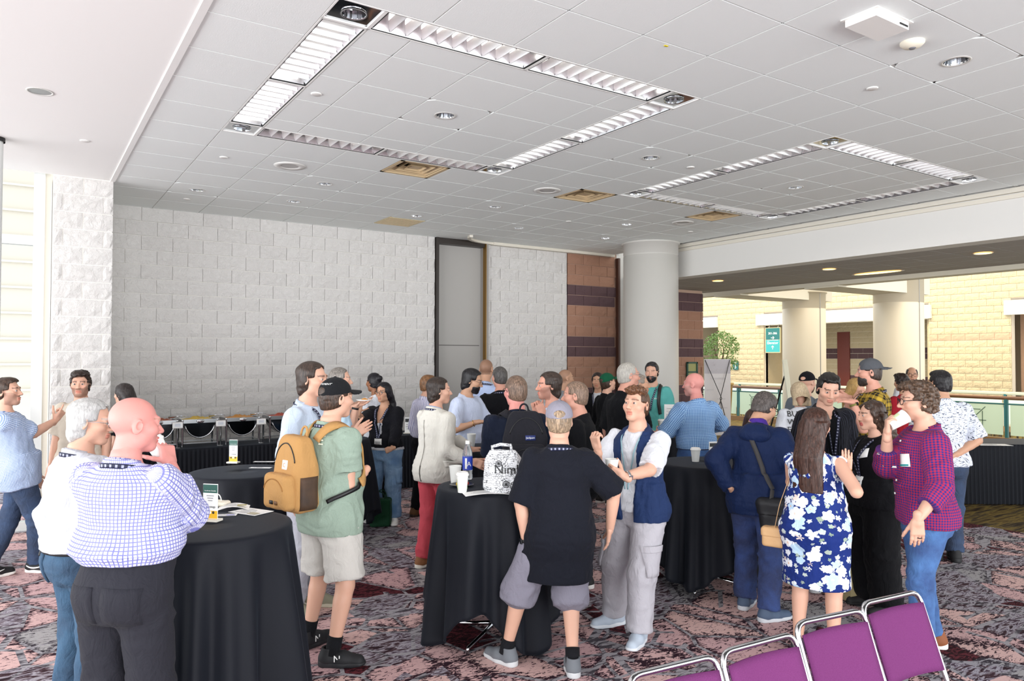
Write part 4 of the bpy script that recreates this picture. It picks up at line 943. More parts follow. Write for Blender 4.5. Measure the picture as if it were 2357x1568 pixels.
# ------------------------------------------------------------------ cloth, skin and hair materials
def fab(name, c, kind='plain', c2='#ffffff', c3=None, sc=1., rough=.85, wr=.6):
    key = ('fab', name)
    if key in _mc: return _mc[key]
    t = NT(name); at = t.n('Attribute'); at.attribute_name = 'pat'; v = at.outputs['Vector']
    sp_ = t.n('SeparateXYZ'); t.set(sp_.inputs[0], v); u, w_ = sp_.outputs[0], sp_.outputs[1]; ob = t.coord('Object')
    st = lambda x, p, d, off=0.: t.math('LESS_THAN', t.math('FRACT', t.math('MULTIPLY_ADD', x, 1/p, off)), d)
    col = lin(c)
    if kind == 'gingham':
        a, b = st(u, .0125*sc, .42), st(w_, .0125*sc, .42); col = t.mix(t.math('MULTIPLY', t.math('ADD', a, b), .5), c, c2)
    elif kind == 'check':
        a, b = st(u, .017*sc, .48), st(w_, .017*sc, .48); col = t.mix(t.math('MULTIPLY', a, b), t.mix(t.math('MAXIMUM', a, b), c, c2), c3)
    elif kind == 'grid':
        a, b = st(u, .016*sc, .28), st(w_, .016*sc, .28); col = t.mix(t.math('MAXIMUM', a, b), c, c2)
    elif kind == 'plaid':
        f = lambda x, o: t.ramp(t.math('FRACT', t.math('MULTIPLY_ADD', x, 1/.085, o)), [(.0, 0.), (.12, 1.), (.42, 1.), (.54, 0.), (.72, 0.), (.76, .7), (.8, .7), (.84, 0.)])
        col = t.mix(t.math('MULTIPLY', t.math('ADD', f(u, .1), f(w_, .3)), .5), c, c2)
    elif kind == 'stripe':
        col = t.mix(st(u, .020*sc, .3), t.mix(st(u, .020*sc, .16, .5), c, c3 or c2), c2)
    elif kind == 'pin': col = t.mix(st(u, .022*sc, .07), c, c2)
    elif kind == 'floral':
        cv = t.n('CombineXYZ'); t.set(cv.inputs[0], t.math('MULTIPLY', u, 1.)); t.set(cv.inputs[1], w_)
        nz = t.n('VectorMath', operation='MULTIPLY_ADD'); t.set(nz.inputs[0], t.noise(cv.outputs[0], 42, 2, .5, 0, 1)); nz.inputs[1].default_value = (.022, .022, 0); t.set(nz.inputs[2], cv.outputs[0])
        def flowers(s, off, thr):
            mp = t.n('VectorMath', operation='ADD'); t.set(mp.inputs[0], nz.outputs[0]); mp.inputs[1].default_value = off
            vo = t.n('TexVoronoi', feature='F1'); t.set(vo.inputs['Vector'], mp.outputs[0]); vo.inputs['Scale'].default_value = s; vo.inputs['Randomness'].default_value = .75
            rel = t.n('VectorMath', operation='SUBTRACT'); sc2 = t.n('VectorMath', operation='SCALE'); t.set(sc2.inputs[0], mp.outputs[0]); sc2.inputs[3].default_value = 1.
            t.set(rel.inputs[0], sc2.outputs[0]); t.set(rel.inputs[1], vo.outputs['Position']); sx_ = t.n('SeparateXYZ'); t.set(sx_.inputs[0], rel.outputs[0])
            ang = t.math('ARCTAN2', sx_.outputs[1], sx_.outputs[0]); cc = t.n('SeparateColor'); t.set(cc.inputs[0], vo.outputs['Color'])
            pet = t.math('MULTIPLY_ADD', t.math('ABSOLUTE', t.math('SINE', t.math('MULTIPLY_ADD', ang, 2.5, t.math('MULTIPLY', cc.outputs[2], 6)))), .24, .72)
            return t.math('DIVIDE', vo.outputs['Distance'], pet), cc, thr
        d, cc, _ = flowers(23, (3, 7, 0), .4)
        leaf = t.math('LESS_THAN', d, .42); col = t.mix(t.math('MULTIPLY', leaf, t.math('GREATER_THAN', cc.outputs[0], .35)), c, t.mix(cc.outputs[1], '#8fa28c', '#e8eef2'))
        for s, off, tb in ((14.5, (0, 0, 0), .46), (11.5, (1.3, 2.1, 0), .52)):
            d, cc, _ = flowers(s, off, .4); m = t.math('MULTIPLY', t.math('LESS_THAN', d, tb), t.math('GREATER_THAN', cc.outputs[0], .12))
            petal = t.mix(t.math('GREATER_THAN', cc.outputs[1], .6), '#f4f4f6', t.mix(t.math('GREATER_THAN', cc.outputs[2], .5), '#b9d8f0', '#f6d9bd'))
            petal = t.mix(t.ramp(d, [(.05, 1.), (.16, 0.)]), petal, '#e9b48c'); petal = t.mix(t.ramp(d, [(.22, 0.), (.36, .35)]), petal, '#c8d4ea'); col = t.mix(m, col, petal)
    elif kind == 'leaf':
        cv = t.n('CombineXYZ'); t.set(cv.inputs[0], t.math('MULTIPLY', u, 38.)); t.set(cv.inputs[1], t.math('MULTIPLY', w_, 110.))
        col = t.mix(t.ramp(t.noise(cv.outputs[0], 1., 2, .6, .8), [(.40, 1.), (.44, 0.)]), c, c2)
    elif kind == 'denim':
        col = t.mix(t.ramp(t.noise(ob, 5, 4, .6), [(.35, 0.), (.68, 1.)]), c, c2); col = t.mix(t.math('MULTIPLY', t.noise(ob, 300, 2), .06), col, '#ffffff' if c3 is None else c3)
        rough = .9
    elif kind == 'heather': col = t.mix(t.noise(ob, 160, 3), c, c2)
    t.base(col, rough, spec=.15)
    cr1 = t.noise(t.coord('Object', scale=(1, 1, .6)), 13, 4, .55, 1.6); fine = t.noise(ob, 420, 2)
    t.bump(t.math('MULTIPLY_ADD', fine, .06, cr1), wr, .022)
    try: t.b.inputs['Sheen Weight'].default_value = .03
    except Exception: pass
    _mc[key] = t.m; return t.m
t = NT('skin'); at = t.n('Attribute'); at.attribute_name = 'skin'; 
mot = t.mix(t.math('MULTIPLY', t.noise(t.coord(), 26, 4), .10), at.outputs['Color'], (.55, .20, .14, 1)); t.base(mot, .48, spec=.35)
t.b.inputs['Subsurface Weight'].default_value = .06; t.b.inputs['Subsurface Radius'].default_value = (.02, .008, .004)
t.bump(t.noise(t.coord(), 190, 3), .12, .004); skin_m = t.m
def hairmat(c):
    key = ('hair', c)
    if key in _mc: return _mc[key]
    t = NT('hair'); v = t.coord('Object', scale=(90, 90, 14)); n1 = t.noise(v, 1.2, 4, .6, 1.); L_ = lin(c); br = sum(L_[:3])/3; hi = tuple(min(1, x*(1.9 if br < .2 else 1.25)+.01) for x in L_[:3])+(1,); lo = tuple(x*(.45 if br < .2 else .72) for x in L_[:3])+(1,)
    t.base(t.ramp(n1, [(.34, lo), (.5, L_), (.66, hi)]), .42, spec=.4); t.bump(n1, .45, .006); _mc[key] = t.m; return t.m
# ---- shared small parts: shoes, eyes, glasses
def mesh_attr(me, name, arr, col=False):
    a = me.attributes.new(name, 'FLOAT_COLOR' if col else 'FLOAT_VECTOR', 'POINT'); a.data.foreach_set('color' if col else 'vector', np.asarray(arr, np.float32).ravel())
def shoe_meshes():
    def up(P):
        d = cone(P, V3(0, -.045, .045), V3(0, .06, .042), .040, .044); d = smin(d, cone(P, V3(.0, .06, .040), V3(.004, .155, .030), .043, .038), .03)
        d = smin(d, cone(P, V3(0, -.03, .05), V3(0, -.025, .105), .042, .043), .03); d = smax(d, -cone(P, V3(0, -.02, .115), V3(0, -.025, .08), .034, .03), .005); d = np.maximum(d, .012-P[:, 2])
        return np.maximum(d, P[:, 2]-.112)
    def so(P):
        f = lambda Q: smin(cone(Q, V3(0, -.045, 0), V3(0, .05, 0), .043, .045), cone(Q, V3(0, .05, 0), V3(.004, .158, 0), .046, .042), .02)
        d = f(P*V3(1, 1, 0)); z0 = .001+.012*np.clip((P[:, 1]-.13)/.08, 0, 1)
        return smax(d, np.maximum(z0-P[:, 2], P[:, 2]-.030-.010*np.clip(-P[:, 1]/.05, 0, 1)), .006)
    r = []
    for f, n_ in ((up, 'upper'), (so, 'sole')): v, q = surfnet(f, (-.06, -.10, -.01), (.06, .21, .13), .006); r.append(mesh_np(n_, v, q))
    m = MB()
    for k in range(5): y = .035+.017*k; z = .082-.0045*k-.0007*k*k; m.tube([(-.022, y, z-.006), (0, y+.004, z+.004), (.022, y, z-.006)], .003, 5)
    r.append(m.mesh('laces')); return r
SHOE = shoe_meshes()
def eye_geo():
    v, c = [], []; n, m = 14, 9
    for j in range(m):
        a = math.pi*j/(m-1)
        for i in range(n):
            b = 2*math.pi*i/n; v.append((math.sin(a)*math.cos(b), math.cos(a), math.sin(a)*math.sin(b))); c.append((.008, .006, .005, 1) if a < .3 else (.07, .045, .03, 1) if a < .68 else (.50, .47, .45, 1))
    f = [(j*n+i, j*n+(i+1) % n, (j+1)*n+(i+1) % n, (j+1)*n+i) for j in range(m-1) for i in range(n)]
    return np.array(v)*.0128, np.array(f)[:, ::-1], np.array(c)
EYE = eye_geo()
def to_local(parts, g): return [g.headc+g.Rh@(np.asarray(p)*g.hs) for p in parts]
def head_obj(mb, g, hw=1.): return mb.xform((g.Rh*g.hs)@np.diag([hw, 1, 1]), g.headc)
def glasses(g, root, mat, thin=.0022, hw=1.):
    m = MB()
    for s in (-1, 1):
        m.tube([(s*.034+.025*math.copysign(abs(math.cos(a))**.7, math.cos(a)), .107-.012*abs(math.cos(a))*.6*(1 if math.cos(a)*s > 0 else .2), .000+.019*math.copysign(abs(math.sin(a))**.8, math.sin(a))) for a in np.linspace(0, 2*math.pi, 20, endpoint=False)], thin, 6, closed=True)
        m.tube([(s*.058, .101, .006), (s*.080, .06, .010), (s*.086, -.005, .010), (s*.087, -.03, -.006)], thin, 6)
    m.tube([(-.010, .108, .004), (0, .111, .007), (.010, .108, .004)], thin, 6); head_obj(m, g, hw).obj('glasses', mat, root)
def march(f, P, n, off, it=14):
    t = np.zeros(len(P)); d = -np.asarray(n, float)
    for _ in range(it): t += np.clip(f(P+t[:, None]*d), -.05, .2)*.9
    return P+t[:, None]*d-off*d
def project(f, P, off, it=8):
    P = np.array(P, float)
    for _ in range(it):
        d = f(P); e = .004; G = np.stack([f(P+np.eye(3)[k]*e)-f(P-np.eye(3)[k]*e) for k in range(3)], 1); G /= np.linalg.norm(G, axis=1)[:, None]+1e-9; P = P-G*d[:, None]*.8
    return P+G*off, G
def ribbon(P, N, width, th, name, mat, root, closed=False):
    n = len(P); T = np.roll(P, -1, 0)-np.roll(P, 1, 0)
    if not closed: T[0] = P[1]-P[0]; T[-1] = P[-1]-P[-2]
    T /= np.linalg.norm(T, axis=1)[:, None]+1e-9; Sd = np.cross(T, N); Sd /= np.linalg.norm(Sd, axis=1)[:, None]+1e-9; w = np.asarray(width)/2*np.ones(n)
    V = np.concatenate([P-Sd*w[:, None], P+Sd*w[:, None], P+Sd*w[:, None]+N*th, P-Sd*w[:, None]+N*th]); f = []
    for i in range(n if closed else n-1):
        j = (i+1) % n
        for a in range(4): b = (a+1) % 4; f.append((a*n+i, a*n+j, b*n+j, b*n+i))
    if not closed: f += [(0, n, 2*n, 3*n), (n-1, 4*n-1, 3*n-1, 2*n-1)]
    me = mesh_np(name, V, np.array(f)); L = np.cumsum(np.r_[0, np.linalg.norm(np.diff(P, axis=0), axis=1)])
    mesh_attr(me, 'pat', np.stack([np.tile(L, 4), np.repeat([-1, 1, 1, -1], n)*.5, np.zeros(4*n)], 1)); return link(name, me, mat, root)
def smooth_path(P, n=40):
    P = np.array(P, float); t = np.r_[0, np.cumsum(np.linalg.norm(np.diff(P, axis=0), axis=1))]; u = np.linspace(0, t[-1], n); Q = np.stack([np.interp(u, t, P[:, k]) for k in range(3)], 1)
    for _ in range(6): Q[1:-1] = .5*Q[1:-1]+.25*(Q[:-2]+Q[2:])
    return Q
def patch(f, g, x, z, w, h, side, off, name, mat, root, th=.004, rot=0., nx=5, ny=6, shape=None, org=None, nrmv=None):
    """a piece of cloth or card lying on the garment f; x, z in torso coordinates (units of height), side: 1 front, -1 back"""
    s = g.s; n_ = g.Rt@V3(0, side, 0) if nrmv is None else nrm(np.asarray(nrmv, float)); o = g.up((x*s, side*.32*s, z*s)) if org is None else np.asarray(org, float)
    u = nrm(np.cross(V3(0, 0, 1), n_)); v = np.cross(n_, u); cr_, sr_ = math.cos(rot), math.sin(rot); u, v = cr_*u+sr_*v, -sr_*u+cr_*v
    a = np.linspace(-.5, .5, nx+1); b = np.linspace(-.5, .5, ny+1); A, B = np.meshgrid(a, b); A, B = A.ravel(), B.ravel()
    if shape is not None: A, B = shape(A, B)
    P = o+A[:, None]*w*u+B[:, None]*h*v; T = march(f, P, n_, off+th); L_ = march(f, P, n_, off-.004); k = len(P)
    q = [(j*(nx+1)+i, j*(nx+1)+i+1, (j+1)*(nx+1)+i+1, (j+1)*(nx+1)+i) for j in range(ny) for i in range(nx)]
    rim = list(range(nx+1))+[(j+1)*(nx+1)+nx for j in range(ny)]+[ny*(nx+1)+i for i in range(nx-1, -1, -1)]+[j*(nx+1) for j in range(ny-1, 0, -1)]
    q += [(rim[i]+k, rim[(i+1) % len(rim)]+k, rim[(i+1) % len(rim)], rim[i]) for i in range(len(rim))]
    me = mesh_np(name, np.concatenate([T, L_]), np.array(q), True); mesh_attr(me, 'pat', np.concatenate([np.stack([A*w, B*h, 0*A], 1)]*2)); return link(name, me, mat, root)
def cloth_text(s_, size, f, g, x, z, side, name, mat, root, off=.012, rot=0., org=None, nrmv=None, align='CENTER'):
    me = text_mesh(s_, size, 0, align); n_ = g.Rt@V3(0, side, 0) if nrmv is None else nrm(np.asarray(nrmv, float)); o = g.up((x*g.s, side*.32*g.s, z*g.s)) if org is None else np.asarray(org, float)
    u = nrm(np.cross(V3(0, 0, 1), n_)); v = np.cross(n_, u); cr_, sr_ = math.cos(rot), math.sin(rot); u, v = cr_*u+sr_*v, -sr_*u+cr_*v
    P = np.array([q.co for q in me.vertices]); P = march(f, o+P[:, :1]*u+P[:, 1:2]*v, n_, off)
    for q, p in zip(me.vertices, P): q.co = p
    me.update(); return link(name, me, mat, root)
lany = fab('navy_lanyard', '#1b2140', 'plain'); 
_t = NT('printed_lanyard'); _a = _t.n('Attribute'); _a.attribute_name = 'pat'; _s2 = _t.n('SeparateXYZ'); _t.set(_s2.inputs[0], _a.outputs['Vector'])
_f = _t.math('FRACT', _t.math('MULTIPLY', _s2.outputs[0], 1/.026)); _d = _t.math('MULTIPLY', _t.math('LESS_THAN', _t.math('ABSOLUTE', _t.math('SUBTRACT', _f, .5)), .20), _t.math('LESS_THAN', _t.math('ABSOLUTE', _s2.outputs[1]), .28))
_t.base(_t.mix(_d, '#171c38', '#9a9db4'), .6); lany = _t.m
def lanyard(g, f, root, low=1.16, x0=.0, badge=True, mat=None, wd=.023):
    s = g.s; K = lambda x, y, z: g.up((x*s, y*s, z*s))
    Pp = [K(x0-.012, .2, low), K(-.045, .18, 1.30), K(-.068, .10, 1.40), K(-.078, .01, 1.465), K(-.058, -.06, 1.478), K(0, -.088, 1.482), K(.058, -.06, 1.478), K(.078, .01, 1.465), K(.068, .10, 1.40), K(.045, .18, 1.30), K(x0+.012, .2, low)]
    Q, N = project(f, smooth_path(Pp, 60), .024 if any(c.get('collar') for c in g.sp['tops']) and wd > .012 else .012); U_ = g.un(Q)/g.s; wz = np.clip((U_[:, 2]-1.425)/.03, 0, 1)[:, None]; rad = np.stack([U_[:, 0], U_[:, 1]+.014, 0*U_[:, 0]], 1); rad /= np.linalg.norm(rad, axis=1)[:, None]+1e-9
    nw = g.w**.3*(.86 if g.fem else 1); R_ = (.096 if any(c.get('collar') for c in g.sp['tops']) and wd > .012 else .074+g.sp['tops'][-1].get('infl', .014))*nw; ring = np.stack([rad[:, 0]*R_, rad[:, 1]*R_-.014, 1.462-.25*(rad[:, 1]*R_+.07)], 1); Q = Q*(1-wz)+np.array([g.up(p*g.s) for p in ring])*wz
    N = N*(1-wz)+(rad@g.Rt.T)*wz; N /= np.linalg.norm(N, axis=1)[:, None]+1e-9; ribbon(Q, N, wd, .002, 'lanyard', mat or lany, root)
    if badge:
        patch(f, g, x0, low-.075, .095*s, .13*s, 1, .012, 'badge', white_paper, root, th=.002, nx=2, ny=2)
        for k in range(4): patch(f, g, x0, low-.05-.016*k, (.07, .06, .05, .06)[k]*s, .005*s, 1, .0165, 'badge_text', black_plastic, root, th=.001, nx=2, ny=1)
def collar(g, root, mat, open_=28, hgt=.040, z=1.455, r=.067):
    s = g.s; m = MB(); n = 30; a0, a1 = math.radians(90+open_), math.radians(450-open_); V = []; f = []; w = g.w**.3*(.86 if g.fem else 1)
    pr_ = [(r-.004, -.012), (r-.004, hgt), (r+.002, hgt+.004), (r+.010, hgt*.5), (r+.023, -.008), (r+.018, -.012)]
    for i in range(n):
        a = a0+(a1-a0)*i/(n-1); e = abs(i-(n-1)/2)/((n-1)/2)
        for rr, zz in pr_:
            x, y = rr*w*math.cos(a), rr*w*math.sin(a)-.014; V.append(g.up((x*s, y*s, (z+zz-.30*(y+.07)-.012*(e > .9)*(rr > r+.005))*s)))
    k = len(pr_)
    for i in range(n-1): f += [(i*k+j, i*k+(j+1) % k, (i+1)*k+(j+1) % k, (i+1)*k+j) for j in range(k)]
    f += [tuple(range(k))[::-1][:4], tuple((n-1)*k+j for j in range(4))]
    me = mesh_np('collar', np.array(V), np.array(f)); P = np.array(V); mesh_attr(me, 'pat', np.stack([np.arctan2(P[:, 0], P[:, 1])*.07, P[:, 2], 0*P[:, 0]], 1)); link('collar', me, mat, root)
def belt(g, f, root, mat, z=1.005, wd=.036):
    a = np.linspace(0, 2*math.pi, 40, endpoint=False); P = np.stack([g.up((.2*g.s*math.cos(t_), .17*g.s*math.sin(t_), z*g.s)) for t_ in a]); Q, N = project(f, P, .003)
    Q[:, 2] = (g.up((0, 0, z*g.s)))[2]; ribbon(Q, N, wd*g.s, .006, 'belt', mat, root, True)
def wristband(g, k, root, mat, name='watch', face=None, r=.033, t=.93, wd=.02):
    A, B = g.elb[k], g.wri[k]; ax = nrm(B-A); c = A+(B-A)*t; x = nrm(np.cross(ax, V3(.1, .3, 1))); y = np.cross(ax, x); m = MB(); rr = r*g.s*g.aw**.5*(.9 if g.fem else 1)
    V = []; n = 24
    for i in range(n):
        d = math.cos(2*math.pi*i/n)*x+math.sin(2*math.pi*i/n)*y
        for q, e in ((rr, -wd/2), (rr+.003, -wd/2), (rr+.003, wd/2), (rr, wd/2)): V.append(c+d*q+ax*e)
    m.add(V, [(i*4+j, i*4+(j+1) % 4, ((i+1) % n)*4+(j+1) % 4, ((i+1) % n)*4+j) for i in range(n) for j in range(4)], True); m.obj(name, mat, root)
    if face:
        d = -g.hR[k][1]; d = nrm(d-(d@ax)*ax); MB().box(c+d*(rr+.004), (.03, .034, .008), M=np.stack([np.cross(ax, d), ax, d], 1)).obj('watch_face', face, root)
SK = {'fair': '#d6a891', 'pink': '#d9938b', 'tan': '#c99c80', 'olive': '#c0967a', 'brown': '#946548', 'deep': '#7c4f35', 'red': '#d39c88'}
def build_person(sp, g):
    root = empty('person', g.pos, g.rz, sp['label'], 'person'); s = g.s
    V, Fq, nb, nh, hv = g.body; base = np.array(lin(SK[sp.get('skin', 'fair')])[:3]); C = np.tile(base, (len(V), 1)); hairc = np.array(lin(sp['hair'][0][1] if sp.get('hair') else sp.get('browc', '#5a4030'))[:3])
    if sp.get('browc'): hairc = np.array(lin(sp['browc'])[:3])
    x, y, z = hv.T; H_ = C[nb:nb+nh]
    def tint(m, c, a): H_[m] = H_[m]*(1-a)+np.asarray(c)*a
    tint((np.abs(x) < .023) & (y > .078) & (z > -.084) & (z < -.0545), base*V3(.85, .52, .52) if not sp.get('lip') else lin(sp['lip'])[:3], .8)
    tint((z > .022+.08*np.abs(np.abs(x)-.03)*0) & (z < .0335-.1*np.maximum(np.abs(x)-.035, 0)) & (np.abs(x) > .012) & (np.abs(x) < .052) & (y > .055), hairc*.8, .75)
    tint((np.abs(np.abs(x)-.04) < .02) & (y > .05) & (z < -.005) & (z > -.045), base*V3(1.05, .72, .68), .25)
    if sp.get('stub'): tint((y > -.005) & (z < -.035+.9*np.maximum(np.abs(x)-.04, 0)) & (z > -.125) & ~((np.abs(x) < .026) & (z > -.088) & (z < -.055) & (y > .07)), hairc, sp['stub'])
    if sp.get('scalp'):
        am, top = sp['scalp']; m = (z > np.where(y < -.03, -.06, .03+.9*np.clip(y+.02, -.1, .1))) & (z < top) & ((y < .055) | (z > .075)) & ~((np.abs(x) > .07) & (z < .03) & (y > -.045)); tint(m, hairc, am)
    col = np.concatenate([C, np.ones((len(C), 1))], 1)
    if sp['Z'] < 9:
        ev, ef, ec = EYE
        for sg in (-1, 1):
            gz = rotz(math.radians(sp.get('gaze', 0))); P = ((ev@gz.T+V3(sg*.032*sp.get('hw', 1), .0772, .0038))*g.hs)@g.Rh.T+g.headc; Fq = np.concatenate([Fq, ef+len(V)]); V = np.concatenate([V, P]); col = np.concatenate([col, ec])
    me = mesh_np('body', V, Fq); mesh_attr(me, 'skin', col, True); link('body', me, skin_m, root)
    for (st, c), (_, (hvv, hf)) in zip(sp.get('hair', []), g.hair):
        if len(hvv) == 0: continue
        nm = {'beard': 'beard', 'stubble': 'beard', 'cap': 'cap', 'capback': 'cap'}.get(st, 'hair')
        P = (hvv*V3(sp.get('hw', 1), 1, 1)*g.hs)@g.Rh.T+g.headc
        if st in ('long', 'longwavy', 'verylong'):        # long hair falls over the shoulders
            q = np.clip((-.06-hvv[:, 2])/.2, 0, 1); down = g.headc+(hvv*V3(1, 1, 1)*g.hs)@rotz(math.atan2(-(g.Rh[0, 1]), g.Rh[1, 1])).T; P = P*(1-q[:, None])+down*q[:, None]
        me = mesh_np(nm, P, hf)
        if nm == 'cap': mesh_attr(me, 'pat', np.stack([P[:, 0], P[:, 2], 0*P[:, 0]], 1))
        link(nm, me, (c if not isinstance(c, str) else hairmat(c)) if nm != 'cap' else fab('cap_'+c[1:], c, rough=.9), root)
    fs = []
    for c, r in zip(sp.get('tops', []), g.top):
        if r is None: fs.append(None); continue
        P, q, pat, f = r; me = mesh_np(c['name'], P, q); mesh_attr(me, 'pat', pat); me.set_sharp_from_angle(angle=.95); o = link(c['name'], me, c['mat'], root); fs.append(f)
        if c.get('plabel'): o['label'] = c['plabel']
        if c.get('collar'): collar(g, root, c['mat'] if c['collar'] is True else c['collar'], c.get('copen', 28), c.get('chgt', .040), c.get('cz', 1.455), c.get('cr', .067))
    fl = None
    if g.leg:
        P, q, pat, fl = g.leg; c = sp['legs']; me = mesh_np(c['name'], P, q); mesh_attr(me, 'pat', pat); me.set_sharp_from_angle(angle=.95); link(c['name'], me, c['mat'], root)
        if c.get('belt'): belt(g, fl, root, c['belt'], c.get('top', 1.02)-.018)
    sh = sp.get('shoes', ('#222222', '#e8e6e2'))
    for k in (0, 1):
        e = empty('shoe'); e.parent = root; e.location = (g.ank[k][0], g.ank[k][1]+0, 0); e.rotation_euler = (0, 0, g.fyaw[k]); e.scale = (s*1.02,)*3
        link('upper', SHOE[0], plain('shoe_upper_'+sh[0][1:], sh[0], .7), e); link('sole', SHOE[1], plain('shoe_sole_'+sh[1][1:], sh[1], .6), e)
        if sp['Z'] < 7: link('laces', SHOE[2], plain('laces_'+sh[-1][1:], sh[-1], .7), e)
        if sp.get('sock'):
            P0, d = g.ank[k], nrm(g.knee[k]-g.ank[k]); MB().tube([P0-d*.02, P0+d*sp['sock'][1]], [.046*s, .047*s], 14).obj('sock', fab('sock_'+sp['sock'][0][1:], sp['sock'][0]), root)
    if sp.get('glasses'): glasses(g, root, sp['glasses'][0], sp['glasses'][1], sp.get('hw', 1.))
    if sp.get('lan'): lanyard(g, fs[sp['lan'].get('top', -1)], root, **{k: v for k, v in sp['lan'].items() if k != 'top'})
    g.root, g.fs, g.fl = root, fs, fl
    return g
# ------------------------------------------------------------------ people
T_ = lambda name, mat, sl=.8, hem=.86, **k: dict(name=name, mat=mat, sl=sl, hem=hem, **k)
jean_d = fab('dark_denim', '#1b2c47', 'denim', '#2b4468'); jean_m = fab('mid_denim', '#27477c', 'denim', '#4674ae'); jean_l = fab('light_denim', '#5b82ad', 'denim', '#8fb0d0'); jean_n = fab('navy_denim', '#12204a', 'denim', '#24407c')
black_f = fab('black_cotton', '#0f1014'); blacktee = fab('charcoal_navy_tee', '#171922'); white_f = fab('white_cotton', '#d8dae0'); navy_tee = fab('navy_polo_cotton', '#161d2e')
slim = dict(rt=(.096, .088, .068, .060), rc=(.060, .062, .052, .050)); loose = dict(rt=(.102, .098, .085, .078), rc=(.078, .080, .078, .076))
belt_b = plain('black_leather_belt', '#1c1a1a', .5); belt_g = plain('grey_woven_belt', '#55545a', .8, bump=(300, .5)); belt_br = plain('brown_leather_belt', '#4a3426', .5)
L_ = lambda name, mat, **k: dict(name=name, mat=mat, **k)
